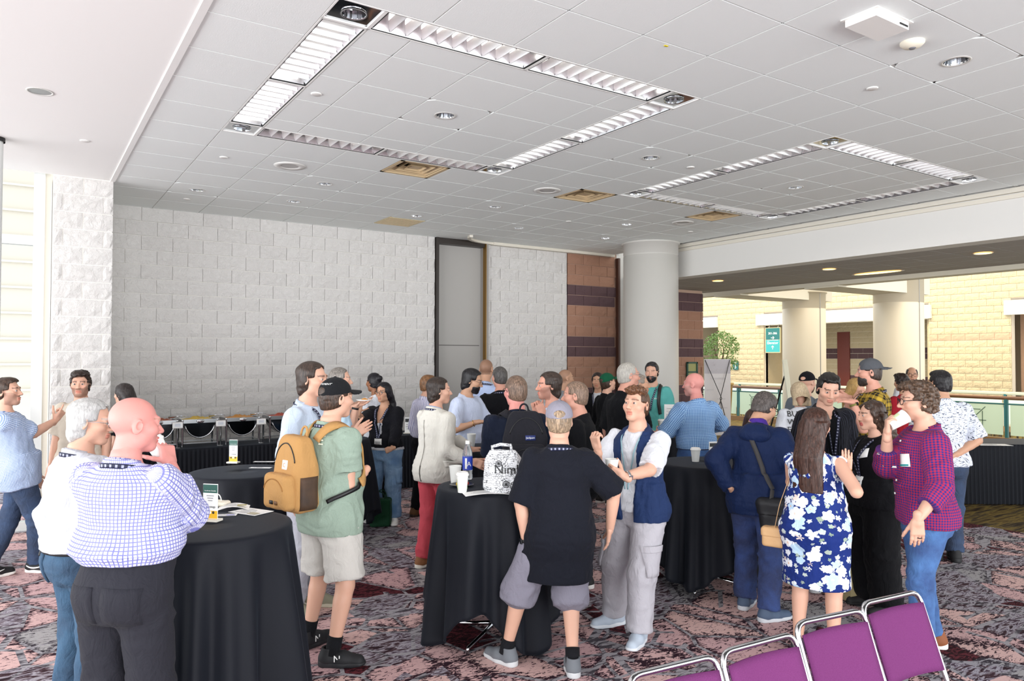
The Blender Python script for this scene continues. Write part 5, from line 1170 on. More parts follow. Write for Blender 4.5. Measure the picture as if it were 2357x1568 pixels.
PEOPLE = [
 dict(id='pointing', lean=-13, sway=(.04, 0), px=20, Z=6.95, H=1.86, face=62, w=1.08, hy=18, skin='fair', feet=((-20, 1332), (88, 1316)), fy=(25, -30), hair=[('short', '#3a2a20')], stub=.4,
      label='man pointing at the far left in a blue checked short-sleeved shirt and dark jeans', tops=[T_('shirt', fab('blue_gingham', '#c9d3e4', 'gingham', '#5577ae'), .85, .80, infl=.018, collar=True)], legs=L_('trousers', jean_d, **slim),
      shoes=('#1a1a1c', '#e9e6e0'), ra=dict(t=(128, 968, .18), e=(.15, -1, -.1), ax=(.55, .8, .1), n=(-.8, .5, .2), p='point')),
 dict(id='smiling', px=188, Z=7.5, H=1.86, face=172, skin='fair', hy=-12, hair=[('curly', '#2a1e18')], stub=.5, mouth=.3, label='smiling man with curly dark hair in a beige T-shirt before the left pier', tops=[T_('shirt', fab('beige_tee', '#cfc4b4'))], legs=L_('trousers', black_f), lan=dict(badge=False)),
 dict(id='ponytail', px=291, Z=8.4, H=1.70, face=-78, fem=1, skin='fair', hair=[('long', '#2b2422')], label='dark-haired woman mostly hidden behind the bald man at left', tops=[T_('shirt', black_f)], legs=L_('trousers', black_f)),
 dict(id='whitehair', px=193, Z=4.1, H=1.77, face=38, w=0.98, d=1.12, belly=.05, skin='fair', hy=38, hp=-6, hair=[('slick', '#aeadab')], browc='#b5b0aa', glasses=(steel, .0016), label='white-haired man in glasses, plain white shirt and blue jeans behind the bald man',
      tops=[T_('shirt', fab('dress_white', '#c3c5cc'), 1.9, .96, infl=.022, blouse=.03, collar=True)], legs=L_('trousers', fab('teal_denim', '#1d3a55', 'denim', '#315876'), top=.985, belt=belt_b, rt=(.100, .094, .078, .070), rc=(.070, .070, .066, .066)), lan=dict(badge=False, low=1.2), shoes=('#2c2520', '#2c2520'), la=dict(t=(158, 1285, -.02), e=(-.3, -.2, -.8))),
 dict(id='bald', px=296, Z=3.45, H=1.815, face=12, w=1.12, d=1.1, belly=.08, hs=1.03, hw=1.02, skin='pink', hy=34, hp=-2, browc='#b58a78', label='broad bald man drinking from a white cup, lilac checked shirt, back turned',
      tops=[T_('shirt', fab('lilac_gingham', '#d6d6ea', 'grid', '#7d7fc0'), 1.92, 1.04, infl=.024, blouse=.04, collar=True, fold=.010)], legs=L_('trousers', fab('charcoal_trousers', '#292930', rough=.8), top=1.075, belt=belt_g, fit=.010, fold=.010, rt=(.100, .098, .088, .080), rc=(.080, .080, .078, .076)), lan=dict(badge=False), shoes=('#2a2a2c', '#1c1c1c'),
      ra=dict(t=(392, 1070, .22), e=(.45, -1, -.05), ax=(-.30, .85, .25), n=(-.75, -.1, .35), p='cup'), la=dict(t=(330, 1200, .55), e=(-1, -.3, 0))),
 dict(id='tall', px=712, Z=5.9, H=1.965, face=108, skin='fair', hair=[('slick', '#33261f')], hy=-6, label='tall dark-haired man in a pale blue shirt behind the man with the tan backpack', tops=[T_('shirt', fab('pale_blue_shirt', '#c3d0e2'), 1.45, .98, collar=True, blouse=.02)], legs=L_('trousers', fab('light_grey_trousers', '#b9bac4')), lan=dict(badge=False), la=dict(t=(812, 1000, .35), e=(.3, -1, .4), p='relax'), shoes=('#8a8672', '#c9c3ae')),
 dict(id='greentee', sway=(.05, 0), px=742, Z=4.88, H=1.865, face=42, w=1.06, d=1.10, belly=.03, hs=1.02, skin='fair', hy=4, hair=[('sides', '#3b2a20'), ('cap', '#1c1d20')], feet=((716, 1488), (772, 1530)), fy=(8, -48), label='man in a sage green T-shirt, black cap, pale shorts and tan backpack',
      tops=[T_('shirt', fab('sage_tee', '#8b9d8e', 'heather', '#9bac9e'), 0.66, .80, infl=.022, flare=.02, straight=1)], legs=L_('shorts', fab('stone_shorts', '#c6c2bc'), end=.93, top=.98, fit=.020, rt=(.105, .105, .100, .100)), bareleg=True, sock=('#15161a', .10), lan=dict(badge=False),
      shoes=('#17181c', '#191a1e', '#26272b'), ra=dict(t=(758, 1092, .22), e=(.5, -1, -.5), p='relax'), la=dict(t=(838, 1088, .16), e=(-.6, -1, .2), ax=(-.35, -.55, -.5), n=(-.5, .1, -.5), p='grip')),
 dict(id='plate', px=776, Z=7.8, H=1.90, face=80, skin='fair', hair=[('tight', '#77716b')], label='grey-haired man in a light blue polo holding a plate near the buffet', tops=[T_('shirt', fab('light_blue_polo', '#b9d3e6'), .8, .86, collar=True)], legs=L_('trousers', black_f), lan=dict(badge=False), ra=dict(t=(818, 936, -.1), e=(-.2, -1, 0), ax=(.9, .25, 0), n=(0, 1, 0), p='open'), la=dict(t=(822, 930, .15), e=(-.2, -1, 0), ax=(.9, .25, 0), n=(0, 1, 0), p='open')),
 dict(id='bun', px=864, Z=9.8, H=1.80, face=-52, fem=1, skin='brown', hair=[('bun', '#17141a')], label='person with a dark hair bun and white T-shirt behind the woman in black', tops=[T_('shirt', white_f)], legs=L_('trousers', black_f)),
 dict(id='jacketwoman', px=884, Z=8.9, H=1.70, face=192, fem=1, w=1.24, d=1.2, skin='tan', hy=14, hair=[('long', '#17151a')], glasses=(black_plastic, .0022), feet=((906, 1206), (862, 1200)), fy=(22, -16), label='woman in a black jacket and blue jeans with glasses, one hand raised',
      tops=[T_('tank_top', white_f, 0, .92, infl=.006, neck=1.40, nt=.8), T_('jacket', fab('black_jacket', '#17171d'), 1.85, .95, infl=.02, wedge=(.055, .012, 1.12), collar=True, copen=40)], legs=L_('trousers', jean_l, top=1.0, **loose), shoes=('#e9e7e3', '#f1efec'), lan=dict(low=1.08, x0=.02),
      ra=dict(t=(826, 950, -.32), e=(-.3, -1, 0), ax=(.15, 1, 0), n=(.6, 0, -.7), p='open'), la=dict(t=(902, 1036, -.28), e=(1, -.4, .3), ax=(-.9, -.3, 0), n=(0, -.3, 1), p='fist')),
 dict(id='striped', px=977, Z=9.4, H=1.79, face=48, skin='fair', hair=[('short', '#7a5638')], label='man in a purple and white striped shirt and black trousers', tops=[T_('shirt', fab('purple_stripe', '#e9e8f4', 'stripe', '#7a7cae', '#b0a0bc', 1.3), 1.9, .98, collar=True, blouse=.01)], legs=L_('trousers', black_f, top=1.0), feet=((960, 1188), (1000, 1184)), shoes=('#6d4a2a', '#3a2a1e')),
 dict(id='blazer', px=1010, Z=7.05, H=1.815, face=44, w=1.04, d=1.06, skin='fair', hy=32, mouth=.5, hair=[('slick', '#2c211b')], feet=((978, 1304), (1028, 1300)), fy=(0, -20), label='man in a cream blazer and coral red trousers with slicked-back hair',
      tops=[T_('shirt', fab('oxford_blue_shirt', '#a9bfe8'), 1.93, .95, infl=.004, si=-.001, fold=.002, collar=True), T_('blazer', fab('cream_blazer', '#d9d6cd'), 1.9, .80, infl=.026, wedge=(.06, .02, .2), straight=1, neck=1.475, fold=.005, collar=True, cr=.076, chgt=.022, copen=50, si=.016)], legs=L_('trousers', fab('coral_trousers', '#c8505c'), top=1.0), lan=dict(badge=False, top=0, low=1.25), shoes=('#8a5a34', '#e6e0d4'),
      ra=dict(t=(1088, 1062, -.12), e=(-.1, -1, -.2), p='relax'), la=dict(t=(1092, 1040, .25), e=(-.2, -1, .2))),
 dict(id='bearded', px=1076, Z=8.45, H=1.88, face=118, w=1.08, d=1.1, belly=.03, skin='olive', hy=-20, hp=-14, hair=[('slick', '#141216'), ('beard', '#141216')], glasses=(black_plastic, .0014), label='bearded dark-haired man in a pale blue shirt gesturing over the table', tops=[T_('shirt', fab('pale_periwinkle_shirt', '#ccd6ee'), .98, .84, collar=True)], legs=L_('trousers', black_f),
      ra=dict(t=(1098, 972, -.34), e=(-1, -.6, -.1), ax=(1, .12, 0), n=(.1, -1, 0), p='relax'), la=dict(t=(1140, 1010, -.1), e=(.6, -1, 0))),
 dict(id='bluestretch', px=1118, Z=9.9, H=1.985, face=14, w=1.05, skin='tan', scalp=(.55, .2), browc='#3a2c22', label='tall cropped-haired man in a light blue shirt facing the grey panel', tops=[T_('shirt', fab('sky_shirt', '#bccdf0'), 1.9, .9, collar=True)], legs=L_('trousers', black_f), lan=dict(badge=False)),
 dict(id='blackpolo', px=1152, Z=9.1, H=1.895, face=-12, w=1.06, skin='red', hair=[('tight', '#4c4846')], hy=-14, label='man in a black shirt with short grey hair, back to us beside the bearded man', tops=[T_('shirt', black_f, .85, .86)], legs=L_('trousers', black_f), lan=dict(badge=False)),
 dict(id='blackpack', px=1190, Z=6.15, H=1.855, face=-6, w=1.12, d=1.12, belly=.03, hs=1.0, skin='pink', hy=-22, hair=[('tight', '#6b5648')], browc='#6b5648', glasses=(black_plastic, .002), label='balding man in a dark polo wearing a black backpack, back turned', tops=[T_('shirt', navy_tee, .9, .84, collar=True, infl=.018)], legs=L_('trousers', jean_d), lan=dict(badge=False),
      la=dict(t=(1128, 1120, .15), e=(-1, -.2, -.3)), ra=dict(t=(1270, 1110, .2), e=(1, -.3, 0))),
 dict(id='bluepolo', px=1270, Z=7.1, H=1.865, face=-108, w=1.06, skin='red', hy=6, hair=[('slick', '#33261f')], stub=.4, label='man facing left in a pale blue polo, hand near his chin', tops=[T_('shirt', fab('ice_blue_polo', '#cfe0f2'), .95, .86, collar=True, copen=40)], legs=L_('trousers', black_f),
      la=dict(t=(1250, 955, -.22), e=(.5, -1, -.2), ax=(-.35, .9, .1), n=(-.3, 0, 1), p='fist'), ra=dict(t=(1235, 950, .05), e=(0, -1, .2), ax=(-.2, .9, 0), n=(.4, 0, -.6), p='fist')),
 dict(id='shaved', px=1298, Z=10.3, H=1.845, face=66, skin='olive', scalp=(.35, .2), browc='#3f342c', label='shaven-headed man in grey with a strap by the brown wall', tops=[T_('shirt', fab('grey_tee', '#8d8f93'))], legs=L_('trousers', black_f)),
 dict(id='buzz', px=1332, Z=6.4, H=1.80, face=-72, w=1.12, skin='red', hy=-4, hair=[('tight', '#7d6656')], label='man with cropped hair and black shirt, face seen past the grey cap', tops=[T_('shirt', black_f, .9, .86)], legs=L_('trousers', black_f)),
 dict(id='greycap', sway=(.13, 0), px=1300, Z=4.78, H=1.755, face=2, w=1.0, d=1.10, hs=1.02, skin='fair', hair=[('sides', '#8b7660'), ('cap', '#8f8c98')], feet=((1166, 1525), (1318, 1548)), fy=(48, 5), label='man in a grey cap, oversized black T-shirt and grey shorts, back turned',
      tops=[T_('shirt', blacktee, 1.0, .615, infl=.026, flare=.015, straight=1, si=.026, fold=.009)], legs=L_('shorts', fab('grey_shorts', '#85828f'), end=1.18, top=.98, fit=.020, rt=(.105, .106, .102, .100), rc=(.100, .100, .100, .100)), bareleg=True, sock=('#1a1a1e', .075), lan=dict(badge=False), shoes=('#6e7278', '#c9cbcd', '#4c5056'),
      la=dict(t=(1212, 1250, .0), e=(-1, -.1, -.1), ax=(-.12, -1, .1), n=(1, 0, .3), p='fist'), ra=dict(t=(1404, 1215, .12), e=(1, -.1, 0))),
 dict(id='longhair', px=1376, Z=11.5, H=1.77, face=196, fem=1, skin='tan', hair=[('long', '#2a1f1b')], mouth=.6, label='long-haired woman facing us in a dark jacket over white, far back', tops=[T_('jacket', black_f, 1.9, .85, wedge=(.06, .03, .2)), T_('top', white_f, 0, .95, infl=.004)], legs=L_('trousers', black_f), lan=dict(badge=False)),
 dict(id='greencap', px=1398, Z=10.2, H=1.79, face=62, skin='fair', hair=[('cap', '#16543a'), ('tight', '#3b2a20')], hp=12, label='person in a green cap and black jacket facing the column', tops=[T_('jacket', black_f, 1.9, .80)], legs=L_('trousers', black_f)),
 dict(id='bigblack', px=1440, Z=7.8, H=1.955, face=60, w=1.24, d=1.2, belly=.04, skin='red', hy=14, hair=[('tight', '#a9a49c')], browc='#8b857d', glasses=(steel, .0018), label='big grey-haired man with glasses and a black shirt before the column', tops=[T_('shirt', black_f, .95, .84)], legs=L_('trousers', black_f), ra=dict(t=(1510, 1000, 0), e=(.2, -1, -.1))),
 dict(id='goatee', px=1468, Z=9.2, H=1.80, face=95, skin='tan', hair=[('tight', '#8b7f74')], label='man partly hidden between the big grey-haired man and the teal shirt', tops=[T_('shirt', fab('sand_shirt', '#b5a98e'), 1.4, .86)], legs=L_('trousers', black_f)),
 dict(id='teal', px=1502, Z=10.3, H=1.95, face=-152, w=1.04, skin='fair', hy=-6, hp=-6, hair=[('short', '#17151a'), ('beard', '#1c181a')], label='bearded man in a teal T-shirt with dark straps beside the column', tops=[T_('shirt', fab('teal_tee', '#5fb0ab'), .9, .84)], legs=L_('trousers', black_f), lan=dict(badge=False)),
 dict(id='bluecheck', px=1602, Z=8.0, H=1.845, face=-24, w=1.14, d=1.1, skin='pink', hy=-32, browc='#a89488', stub=.35, label='bald man in a bright blue checked shirt and jeans at the far table', tops=[T_('shirt', fab('bright_blue_gingham', '#a9cdee', 'gingham', '#1d58a4', sc=1.3), 1.75, .99, blouse=.03, infl=.02, collar=True)], legs=L_('trousers', jean_m, top=1.02, belt=belt_br),
      la=dict(t=(1550, 985, .10), e=(-.8, -.8, -.4), ax=(-.6, -.3, .4), n=(.3, -.8, 0), p='fist'), ra=dict(t=(1620, 985, .45), e=(1, -.5, 0))),
 dict(id='vest', sway=(.09, 0), px=1470, Z=5.25, H=1.80, face=-142, w=1.02, hs=1.0, skin='fair', hy=2, hp=10, mouth=.8, browc='#5a3c28', hair=[('curlytop', '#5d3c26'), ('tight', '#4a3222')], feet=((1468, 1482), (1412, 1440)), fy=(12, -25), label='curly-haired man in a navy vest and white T-shirt holding a cup',
      tops=[T_('shirt', white_f, .93, .90, infl=.008, si=.020), T_('vest', fab('navy_vest', '#1f3158', rough=.7), 0, .84, infl=.028, wedge=(.070, .028, .2), neck=1.485, collar=True, copen=52, arm_hole=True)], legs=L_('trousers', fab('pale_grey_cargo_trousers', '#b9b6bd'), top=1.0, fit=.018, **loose), shoes=('#b9c4d2', '#dfe4ea', '#8f9aa8'), lan=dict(low=1.06, badge=False, top=0, wd=.010, mat=plain('pale_lanyard', '#8fb3bd', .7)),
      la=dict(t=(1436, 1098, -.34), e=(1, -.8, .1), ax=(-.85, .35, .1), n=(-.15, .3, 1), p='cup'), ra=dict(t=(1376, 1035, -.05), e=(-.4, -1, .2), ax=(-.25, .9, -.1), n=(.7, .1, .6), p='grip')),
 dict(id='navyjacket', px=1742, Z=5.75, H=1.77, face=30, w=0.98, d=1.12, hs=1.0, lean=10, skin='tan', hy=26, hp=-24, hair=[('short', '#4a4340')], glasses=(black_plastic, .0026), feet=((1716, 1398), (1770, 1428)), fy=(-4, -42), label='man in a navy jacket and jeans looking down, black crossbody bag',
      tops=[T_('inner_shirt', fab('purple_shirt', '#4a2f8a'), 0, .9, infl=.010, neck=1.52), T_('jacket', fab('navy_softshell', '#15254a', rough=.6), 1.95, .77, infl=.024, neck=1.462, straight=1, fold=.012)], legs=L_('trousers', jean_n, top=.99, **loose), shoes=('#4a5a72', '#c9cdd2', '#2f3b4c'),
      la=dict(t=(1686, 1128, .05), e=(-1, -.1, -.2), ax=(.5, -.6, .4), n=(.4, 0, .6)), ra=dict(t=(1790, 1150, -.05), e=(1, .0, -.3), ax=(-.1, -1, .2), n=(-.7, 0, .4), p='fist')),
 dict(id='floral', px=1874, Z=5.05, H=1.66, face=36, fem=1, w=1.12, d=1.15, skin='fair', hy=14, hair=[('verylong', '#3a2219')], label='woman in a blue floral dress with long brown hair, hand raised',
      tops=[T_('dress', fab('floral_dress', '#1b2f74', 'floral', rough=.7), 0, .50, infl=.016, skirt=1.10, neck=1.44, fold=.009)], bareleg=True, shoes=('#2b2b30', '#2b2b30'), ra=dict(t=(1950, 1084, -.12), e=(.1, -.7, -1), ax=(.02, 1, .05), n=(.5, 0, .85), p='flat'), la=dict(t=(1855, 1130, .4), e=(-1, -.6, 0))),
 dict(id='pinstripe', px=1898, Z=6.5, H=1.885, face=178, w=.92, skin='fair', hy=10, hp=-20, hr=-4, hair=[('quiff', '#17130f')], browc='#1a1512', label='dark-haired man in a black pinstripe blazer looking down',
      tops=[T_('shirt', black_f, 0, .92, infl=.004, fold=.002, v=.12), T_('blazer', fab('black_pinstripe', '#14151b', 'pin', '#55586a'), 1.9, .80, infl=.026, wedge=(.075, .02, 1.08), straight=1, neck=1.475, collar=True, cr=.078, chgt=.022, copen=45)], legs=L_('trousers', black_f), lan=dict(low=1.10, top=1, mat=lany), shoes=('#7b7f86', '#c9cbcd')),
 dict(id='redlogo', px=1855, Z=9.2, H=1.83, face=52, skin='fair', hair=[('cap', '#141318'), ('beard', '#5f4b40')], label='bearded man in a black cap and grey shirt behind the pinstripe blazer', tops=[T_('shirt', fab('slate_tee', '#6b737c'))], legs=L_('trousers', black_f)),
 dict(id='backtext', px=1840, Z=8.3, H=1.73, face=8, fem=1, w=1.12, skin='fair', hair=[('bob', '#b5a184')], label='blond person in a white T-shirt with black lettering on the back', tops=[T_('shirt', white_f, .8, .86, infl=.02)], legs=L_('trousers', black_f)),
 dict(id='curlywoman', px=2012, Z=5.95, H=1.66, face=-98, fem=1, w=1.22, d=1.12, skin='fair', hy=6, lip='#a8323a', hair=[('longwavy', '#3b2a20')], label='woman in black with long curly brown hair facing left', tops=[T_('top', fab('black_knit', '#101014'), .9, .88, infl=.018)], legs=L_('trousers', fab('black_wide_trousers', '#0f0f12'), fit=.026, rt=(.11, .108, .10, .098), rc=(.10, .10, .10, .10)), lan=dict(low=1.14), shoes=('#1a1a1c', '#1a1a1c'), la=dict(t=(2052, 1165, -.1), e=(.6, -.3, -.4))),
 dict(id='plaid', px=2008, Z=7.8, H=1.995, face=-72, w=1.2, d=1.16, belly=.05, skin='red', hair=[('capback', '#55575c'), ('beard', '#2f2926'), ('tight', '#3a2e28')], label='bearded man in a yellow and black plaid shirt with a backward grey cap', tops=[T_('shirt', fab('yellow_plaid', '#191a1c', 'plaid', '#c2a13c'), .92, .84, collar=True, infl=.02)], legs=L_('trousers', black_f), lan=dict(badge=False),
      la=dict(t=(1962, 925, -.20), e=(.3, -1, -.2), ax=(-.9, .15, 0), n=(.2, -.8, .3)), ra=dict(t=(1950, 915, .1), e=(0, -1, .2), ax=(-.9, .1, 0))),
 dict(id='blonde', px=1966, Z=9.7, H=1.74, face=140, fem=1, skin='fair', hair=[('long', '#b08d55')], label='blond woman in a cream top beyond the plaid shirt', tops=[T_('top', fab('cream_top', '#e6ded0'), 1.2, .86)], legs=L_('trousers', black_f), ra=dict(t=(1985, 918, -.2), e=(-.5, -1, 0)), la=dict(t=(1990, 910, 0), e=(.5, -1, 0))),
 dict(id='red', px=2078, Z=10.6, H=1.78, face=-12, fem=1, skin='tan', hair=[('curly', '#241a18')], label='person with dark curly hair in a red jacket near the railing', tops=[T_('jacket', fab('red_jacket', '#9a1f2c'), 1.9, .82)], legs=L_('trousers', black_f)),
 dict(id='faraway', px=2098, Z=12.2, H=1.86, face=-158, skin='tan', hair=[('sides', '#2a211c')], glasses=(black_plastic, .002), label='balding man with glasses facing us beyond the red jacket', tops=[T_('shirt', white_f, 1.9, .9, collar=True)], legs=L_('trousers', black_f)),
 dict(id='redcheck', px=2128, Z=4.86, H=1.845, face=-82, w=1.04, d=1.10, belly=.02, hs=1.02, skin='fair', hy=4, hair=[('curly', '#4d3a2c')], browc='#4d3a2c', glasses=(black_plastic, .0022), feet=((2122, 1528), (2140, 1490)), fy=(8, -6), label='man in a red and blue checked shirt and jeans drinking from a paper cup',
      tops=[T_('shirt', fab('red_blue_check', '#b02a45', 'check', '#74306a', '#2c2e78'), 1.55, .85, infl=.020, collar=True, fold=.009)], legs=L_('trousers', jean_m, top=1.0, **slim), shoes=('#8a4f2c', '#ebe8e2', '#8a4f2c'),
      la=dict(t=(2112, 1196, -.22), e=(.6, -.4, -.3), ax=(.02, -1, .05), n=(.2, 0, 1), p='relax'), ra=dict(t=(2042, 1000, .18), e=(-.45, -1, .1), ax=(.05, 1, .0), n=(.95, .2, -.3), p='cup')),
 dict(id='leafshirt', px=2178, Z=6.95, H=1.885, face=8, w=1.1, d=1.08, skin='tan', hy=-24, hair=[('short', '#191619')], feet=((2150, 1285), (2196, 1290)), label='dark-haired man in a white leaf-print shirt behind the red checked shirt', tops=[T_('shirt', fab('leaf_print', '#dfe4f0', 'leaf', '#3c4358'), .95, .88, infl=.02, collar=True)], legs=L_('trousers', jean_d), shoes=('#1a1a1c', '#1a1a1c'), ra=dict(t=(2205, 1045, .3), e=(1, -.5, 0))),
 dict(id='hidden', px=1732, Z=7.3, H=1.50, face=172, fem=1, skin='fair', hair=[('long', '#3c261c')], label='short brown-haired woman almost hidden behind the navy jacket', tops=[T_('shirt', black_f)], legs=L_('trousers', black_f), shoes=('#d9d6d0', '#e0793c')),
]
import time as _tm_; _t0 = _tm_.time()
with ThreadPoolExecutor(4) as ex_: GEO = list(ex_.map(person_geo, PEOPLE))
print('people geometry', round(_tm_.time()-_t0, 1), 's')
G = {}
for sp, g in zip(PEOPLE, GEO): G[sp['id']] = build_person(sp, g)
print('people built', round(_tm_.time()-_t0, 1), 's')
# ------------------------------------------------------------------ tables and what stands on them
def cocktail_table(c, seed, label, clabel, r=.40, h=1.07, rot=0.):
    e = empty('cocktail_table', (c[0], c[1], 0), rot, label, 'table', 'cocktail tables')
    MB().lathe([(.001, h-.03), (r-.01, h-.03), (r, h-.02), (r, h-.004), (r-.005, h), (.001, h)], 40).obj('tabletop', plain('laminate', '#3a3a3c', .5), e)
    MB().lathe([(.025, .06), (.025, h-.03)], 16).obj('pole', chrome, e)
    for k in range(4):
        a = k*math.pi/2+.5; d = V3(math.cos(a), math.sin(a), 0); m = MB(); m.tube([d*.02+V3(0, 0, .09), d*.18+V3(0, 0, .06), d*.36+V3(0, 0, .035), d*.375+V3(0, 0, .012)], [.016, .014, .012, .012], 8); m.lathe([(.014, 0), (.014, .014)], 10, tuple(d*.372)); m.obj('foot', chrome, e)
    rg = np.random.default_rng(seed); nt, nr = 160, 30; th = np.linspace(0, 2*math.pi, nt, endpoint=False); f = np.zeros(nt)
    for n_ in (6, 9, 13, 17, 22): f += rg.uniform(.5, 1)*np.cos(n_*th+rg.uniform(0, 6.28))/(1+.03*n_)
    f = f/np.abs(f).max(); hemz = .04+.22*(.5+.5*np.cos(4*(th-rg.uniform(0, 6.28))))*rg.uniform(.6, 1.1)+.03*np.cos(3*th+1); V = []
    prof_ = [(q*r, h+.004) for q in (.0, .35, .7, .93)]+[(r+.004, h+.001), (r+.010, h-.012)]
    for pr_, pz in prof_: V += [(max(pr_, .001)*math.cos(a), max(pr_, .001)*math.sin(a), pz) for a in th]
    for j in range(1, nr+1):
        t_ = j/nr; am = .11*t_**.7; 
        for a, ff, hz in zip(th, f, hemz): rr = r+.012+.05*t_+am*(ff*.95+.25); V.append((rr*math.cos(a+.03*t_*ff), rr*math.sin(a+.03*t_*ff), (h-.012)+(hz-(h-.012))*t_))
    m_ = len(prof_)+nr; Fq = np.array([(j*nt+k, j*nt+(k+1) % nt, (j+1)*nt+(k+1) % nt, (j+1)*nt+k) for j in range(m_-1) for k in range(nt)])
    o = link('tablecloth', mesh_np('tablecloth', np.array(V), Fq[:, ::-1]), black_cloth); md = o.modifiers.new('thickness', 'SOLIDIFY'); md.thickness = .003; md.offset = 0
    o.location = (c[0], c[1], 0); tag(o, clabel, 'tablecloth', 'black tablecloths on the cocktail tables'); return e
TB = {}
for k, (px, py, rr, where) in enumerate((((490), 1208, .41, 'in front of the bald man at lower left'), (557, 1085, .40, 'behind the left table, near the buffet'), (1138, 1118, .40, 'in the middle with the white printed bag'), (1622, 1064, .40, 'right of the navy vest with one white cup'),
        (1530, 1000, .40, 'far one by the bright blue checked shirt'), (765, 1010, .40, 'between the sage T-shirt and the woman in black'), (1120, 1030, .40, 'behind the black backpack, between the two shirts'))):
    p = atz(px, py, 1.075); TB[k] = p
    cocktail_table(p, 40+k, 'round table under black cloth, '+where, 'black draped cloth, table '+where, rr)
sheet_n = [0]
def cup(p, up=(0, 0, 1), h=.118, r=.042, lid=True, deco=False, label='', s=1.):
    up = nrm(np.array(up, float)); x = nrm(np.cross(up, V3(.3, 1, .2))); y = np.cross(up, x); M = np.stack([x, y, up], 1); e = empty('paper_cup', p, label=label, cat='cup', group='paper cups')
    h *= s; r *= s
    m = MB().lathe([(.001, .004), (r*.68, .004), (r*.70, 0), (r*.72, .003), (r, h-.004), (r+.002, h), (r-.001, h+.002), (r-.003, h-.004), (r*.72, .012), (.001, .012)], 28); m.xform(M).obj('body', plain('white_cup_paper', '#f3f4f0', .55), e)
    if lid: MB().lathe([(r+.001, h-.010), (r+.004, h-.008), (r+.004, h+.002), (r, h+.004), (r-.003, h+.014), (r-.007, h+.016), (r-.009, h+.010), (.001, h+.010)], 28).xform(M).obj('lid', white_plastic, e)
    if deco:
        lime = plain('lime_print', '#d3deb0', .6); m = MB(); m.lathe([(r*.755+.0006, h*.15), (r*.93+.0006, h*.72)], 24, a0=math.pi*.9, a1=math.pi*2.1); m.xform(M).obj('print', lime, e)
        m = MB()
        for q in range(7): a = 3.0+.5*q; z = h*(.25+.38*((q*37) % 10)/10); rr = r*(.72+.28*z/h)+.0015; m.tube([V3(rr*math.cos(a+dx), rr*math.sin(a+dx), z+dz) for dx, dz in ((.18*math.cos(b), .008*math.sin(b)) for b in np.linspace(0, 6.28, 10, endpoint=False))], .0008, 4, closed=True)
        m.xform(M).obj('ring_print', plain('lime_dark', '#93a668', .6), e)
    return e
TZ = 1.079
cup(atz(1064, 1134, TZ), lid=True, deco=True, label='lidded paper cup with lime green print, front of the middle table', h=.125)
cup(atz(1048, 1112, TZ), lid=False, label='plain white paper cup standing behind the lime print cup', h=.125, r=.045)
cup(atz(1199, 1109, TZ), lid=True, label='lidded paper cup half hidden behind the white printed bag')
cup(atz(1601, 1063, TZ), lid=True, label='white lidded cup alone on the table right of the navy vest', h=.11)
cup(atz(1522, 989, TZ), lid=True, deco=True, label='lidded cup on the far table beside the white sign')
cup(atz(808, 1004, TZ), lid=True, deco=True, label='lidded cup beside the woman in the black jacket')
cup(atz(1085, 1028, TZ), lid=False, label='cup on the table in front of the cream blazer', r=.046, h=.13)
def at_hand(id_, k, along=.075, off=.05):
    g = G[id_]; ax, nn, xx, _ = g.hR[k]; p = g.wri[k]+(ax*along+nn*off)*g.s; return g.pos+g.R@p, g.R@xx, g.R@ax, g.R@nn
p, up, ax, nn = at_hand('bald', 1, .085, .052); u = nrm(-.75*RT*.55+V3(0, 0, 1)*.85-AW*.1); cup(p-u*.06, u, h=.125, r=.045, lid=True, label='white lidded cup held to the mouth of the bald man')
p, up, ax, nn = at_hand('vest', 0, .085, .050); cup(p-V3(0, 0, .05), (0, 0, 1), lid=False, label='white open cup held by the man in the navy vest', r=.045)
p, up, ax, nn = at_hand('redcheck', 1, .085, .050); u = nrm(.80*RT+V3(0, 0, .50)); cup(p-u*.055, u, lid=False, deco=True, label='paper cup tilted to the mouth of the man in the checked shirt', h=.13, r=.048)
# bottle, plate, bag and napkin on the middle table
e = empty('water_bottle', atz(1076, 1104, TZ), label='clear water bottle with a blue label and white cap on the middle table', cat='bottle')
pet = NT('clear_plastic'); pet.base('#eef4fa', .06); pet.b.inputs['Transmission Weight'].default_value = .85; pet.b.inputs['IOR'].default_value = 1.15
MB().lathe([(.001, .003), (.034, .003), (.038, .012), (.038, .06), (.0365, .065), (.038, .07), (.038, .19), (.034, .215), (.022, .245), (.014, .262), (.0135, .275)], 28).obj('body', pet.m, e)
MB().lathe([(.0388, .075), (.0388, .175)], 28).obj('label_band', plain('blue_bottle_label', '#1f3fb8', .4), e); MB().lathe([(.016, .268), (.0165, .292), (.001, .293)], 20).obj('cap', white_plastic, e)
MB().lathe([(.0392, .085), (.0392, .165)], 6, a0=-2.6, a1=-2.2).obj('white_panel', white_paper, e)
q = nrm(-AW+.35*RT); place_text('lettering', 'A', .05, white_paper, e, tuple(q*.0405+V3(0, 0, .105)), np.stack([nrm(np.cross(V3(0, 0, 1), q)), V3(0, 0, 1), q], 1), .0006)
e = empty('plate', atz(1063, 1119, TZ), label='small black plate with fruit behind the lime print cup', cat='plate')
MB().lathe([(.001, .004), (.065, .004), (.088, .014), (.09, .013), (.066, 0), (.001, 0)], 32).obj('dish', plain('black_plate', '#17171a', .25), e)
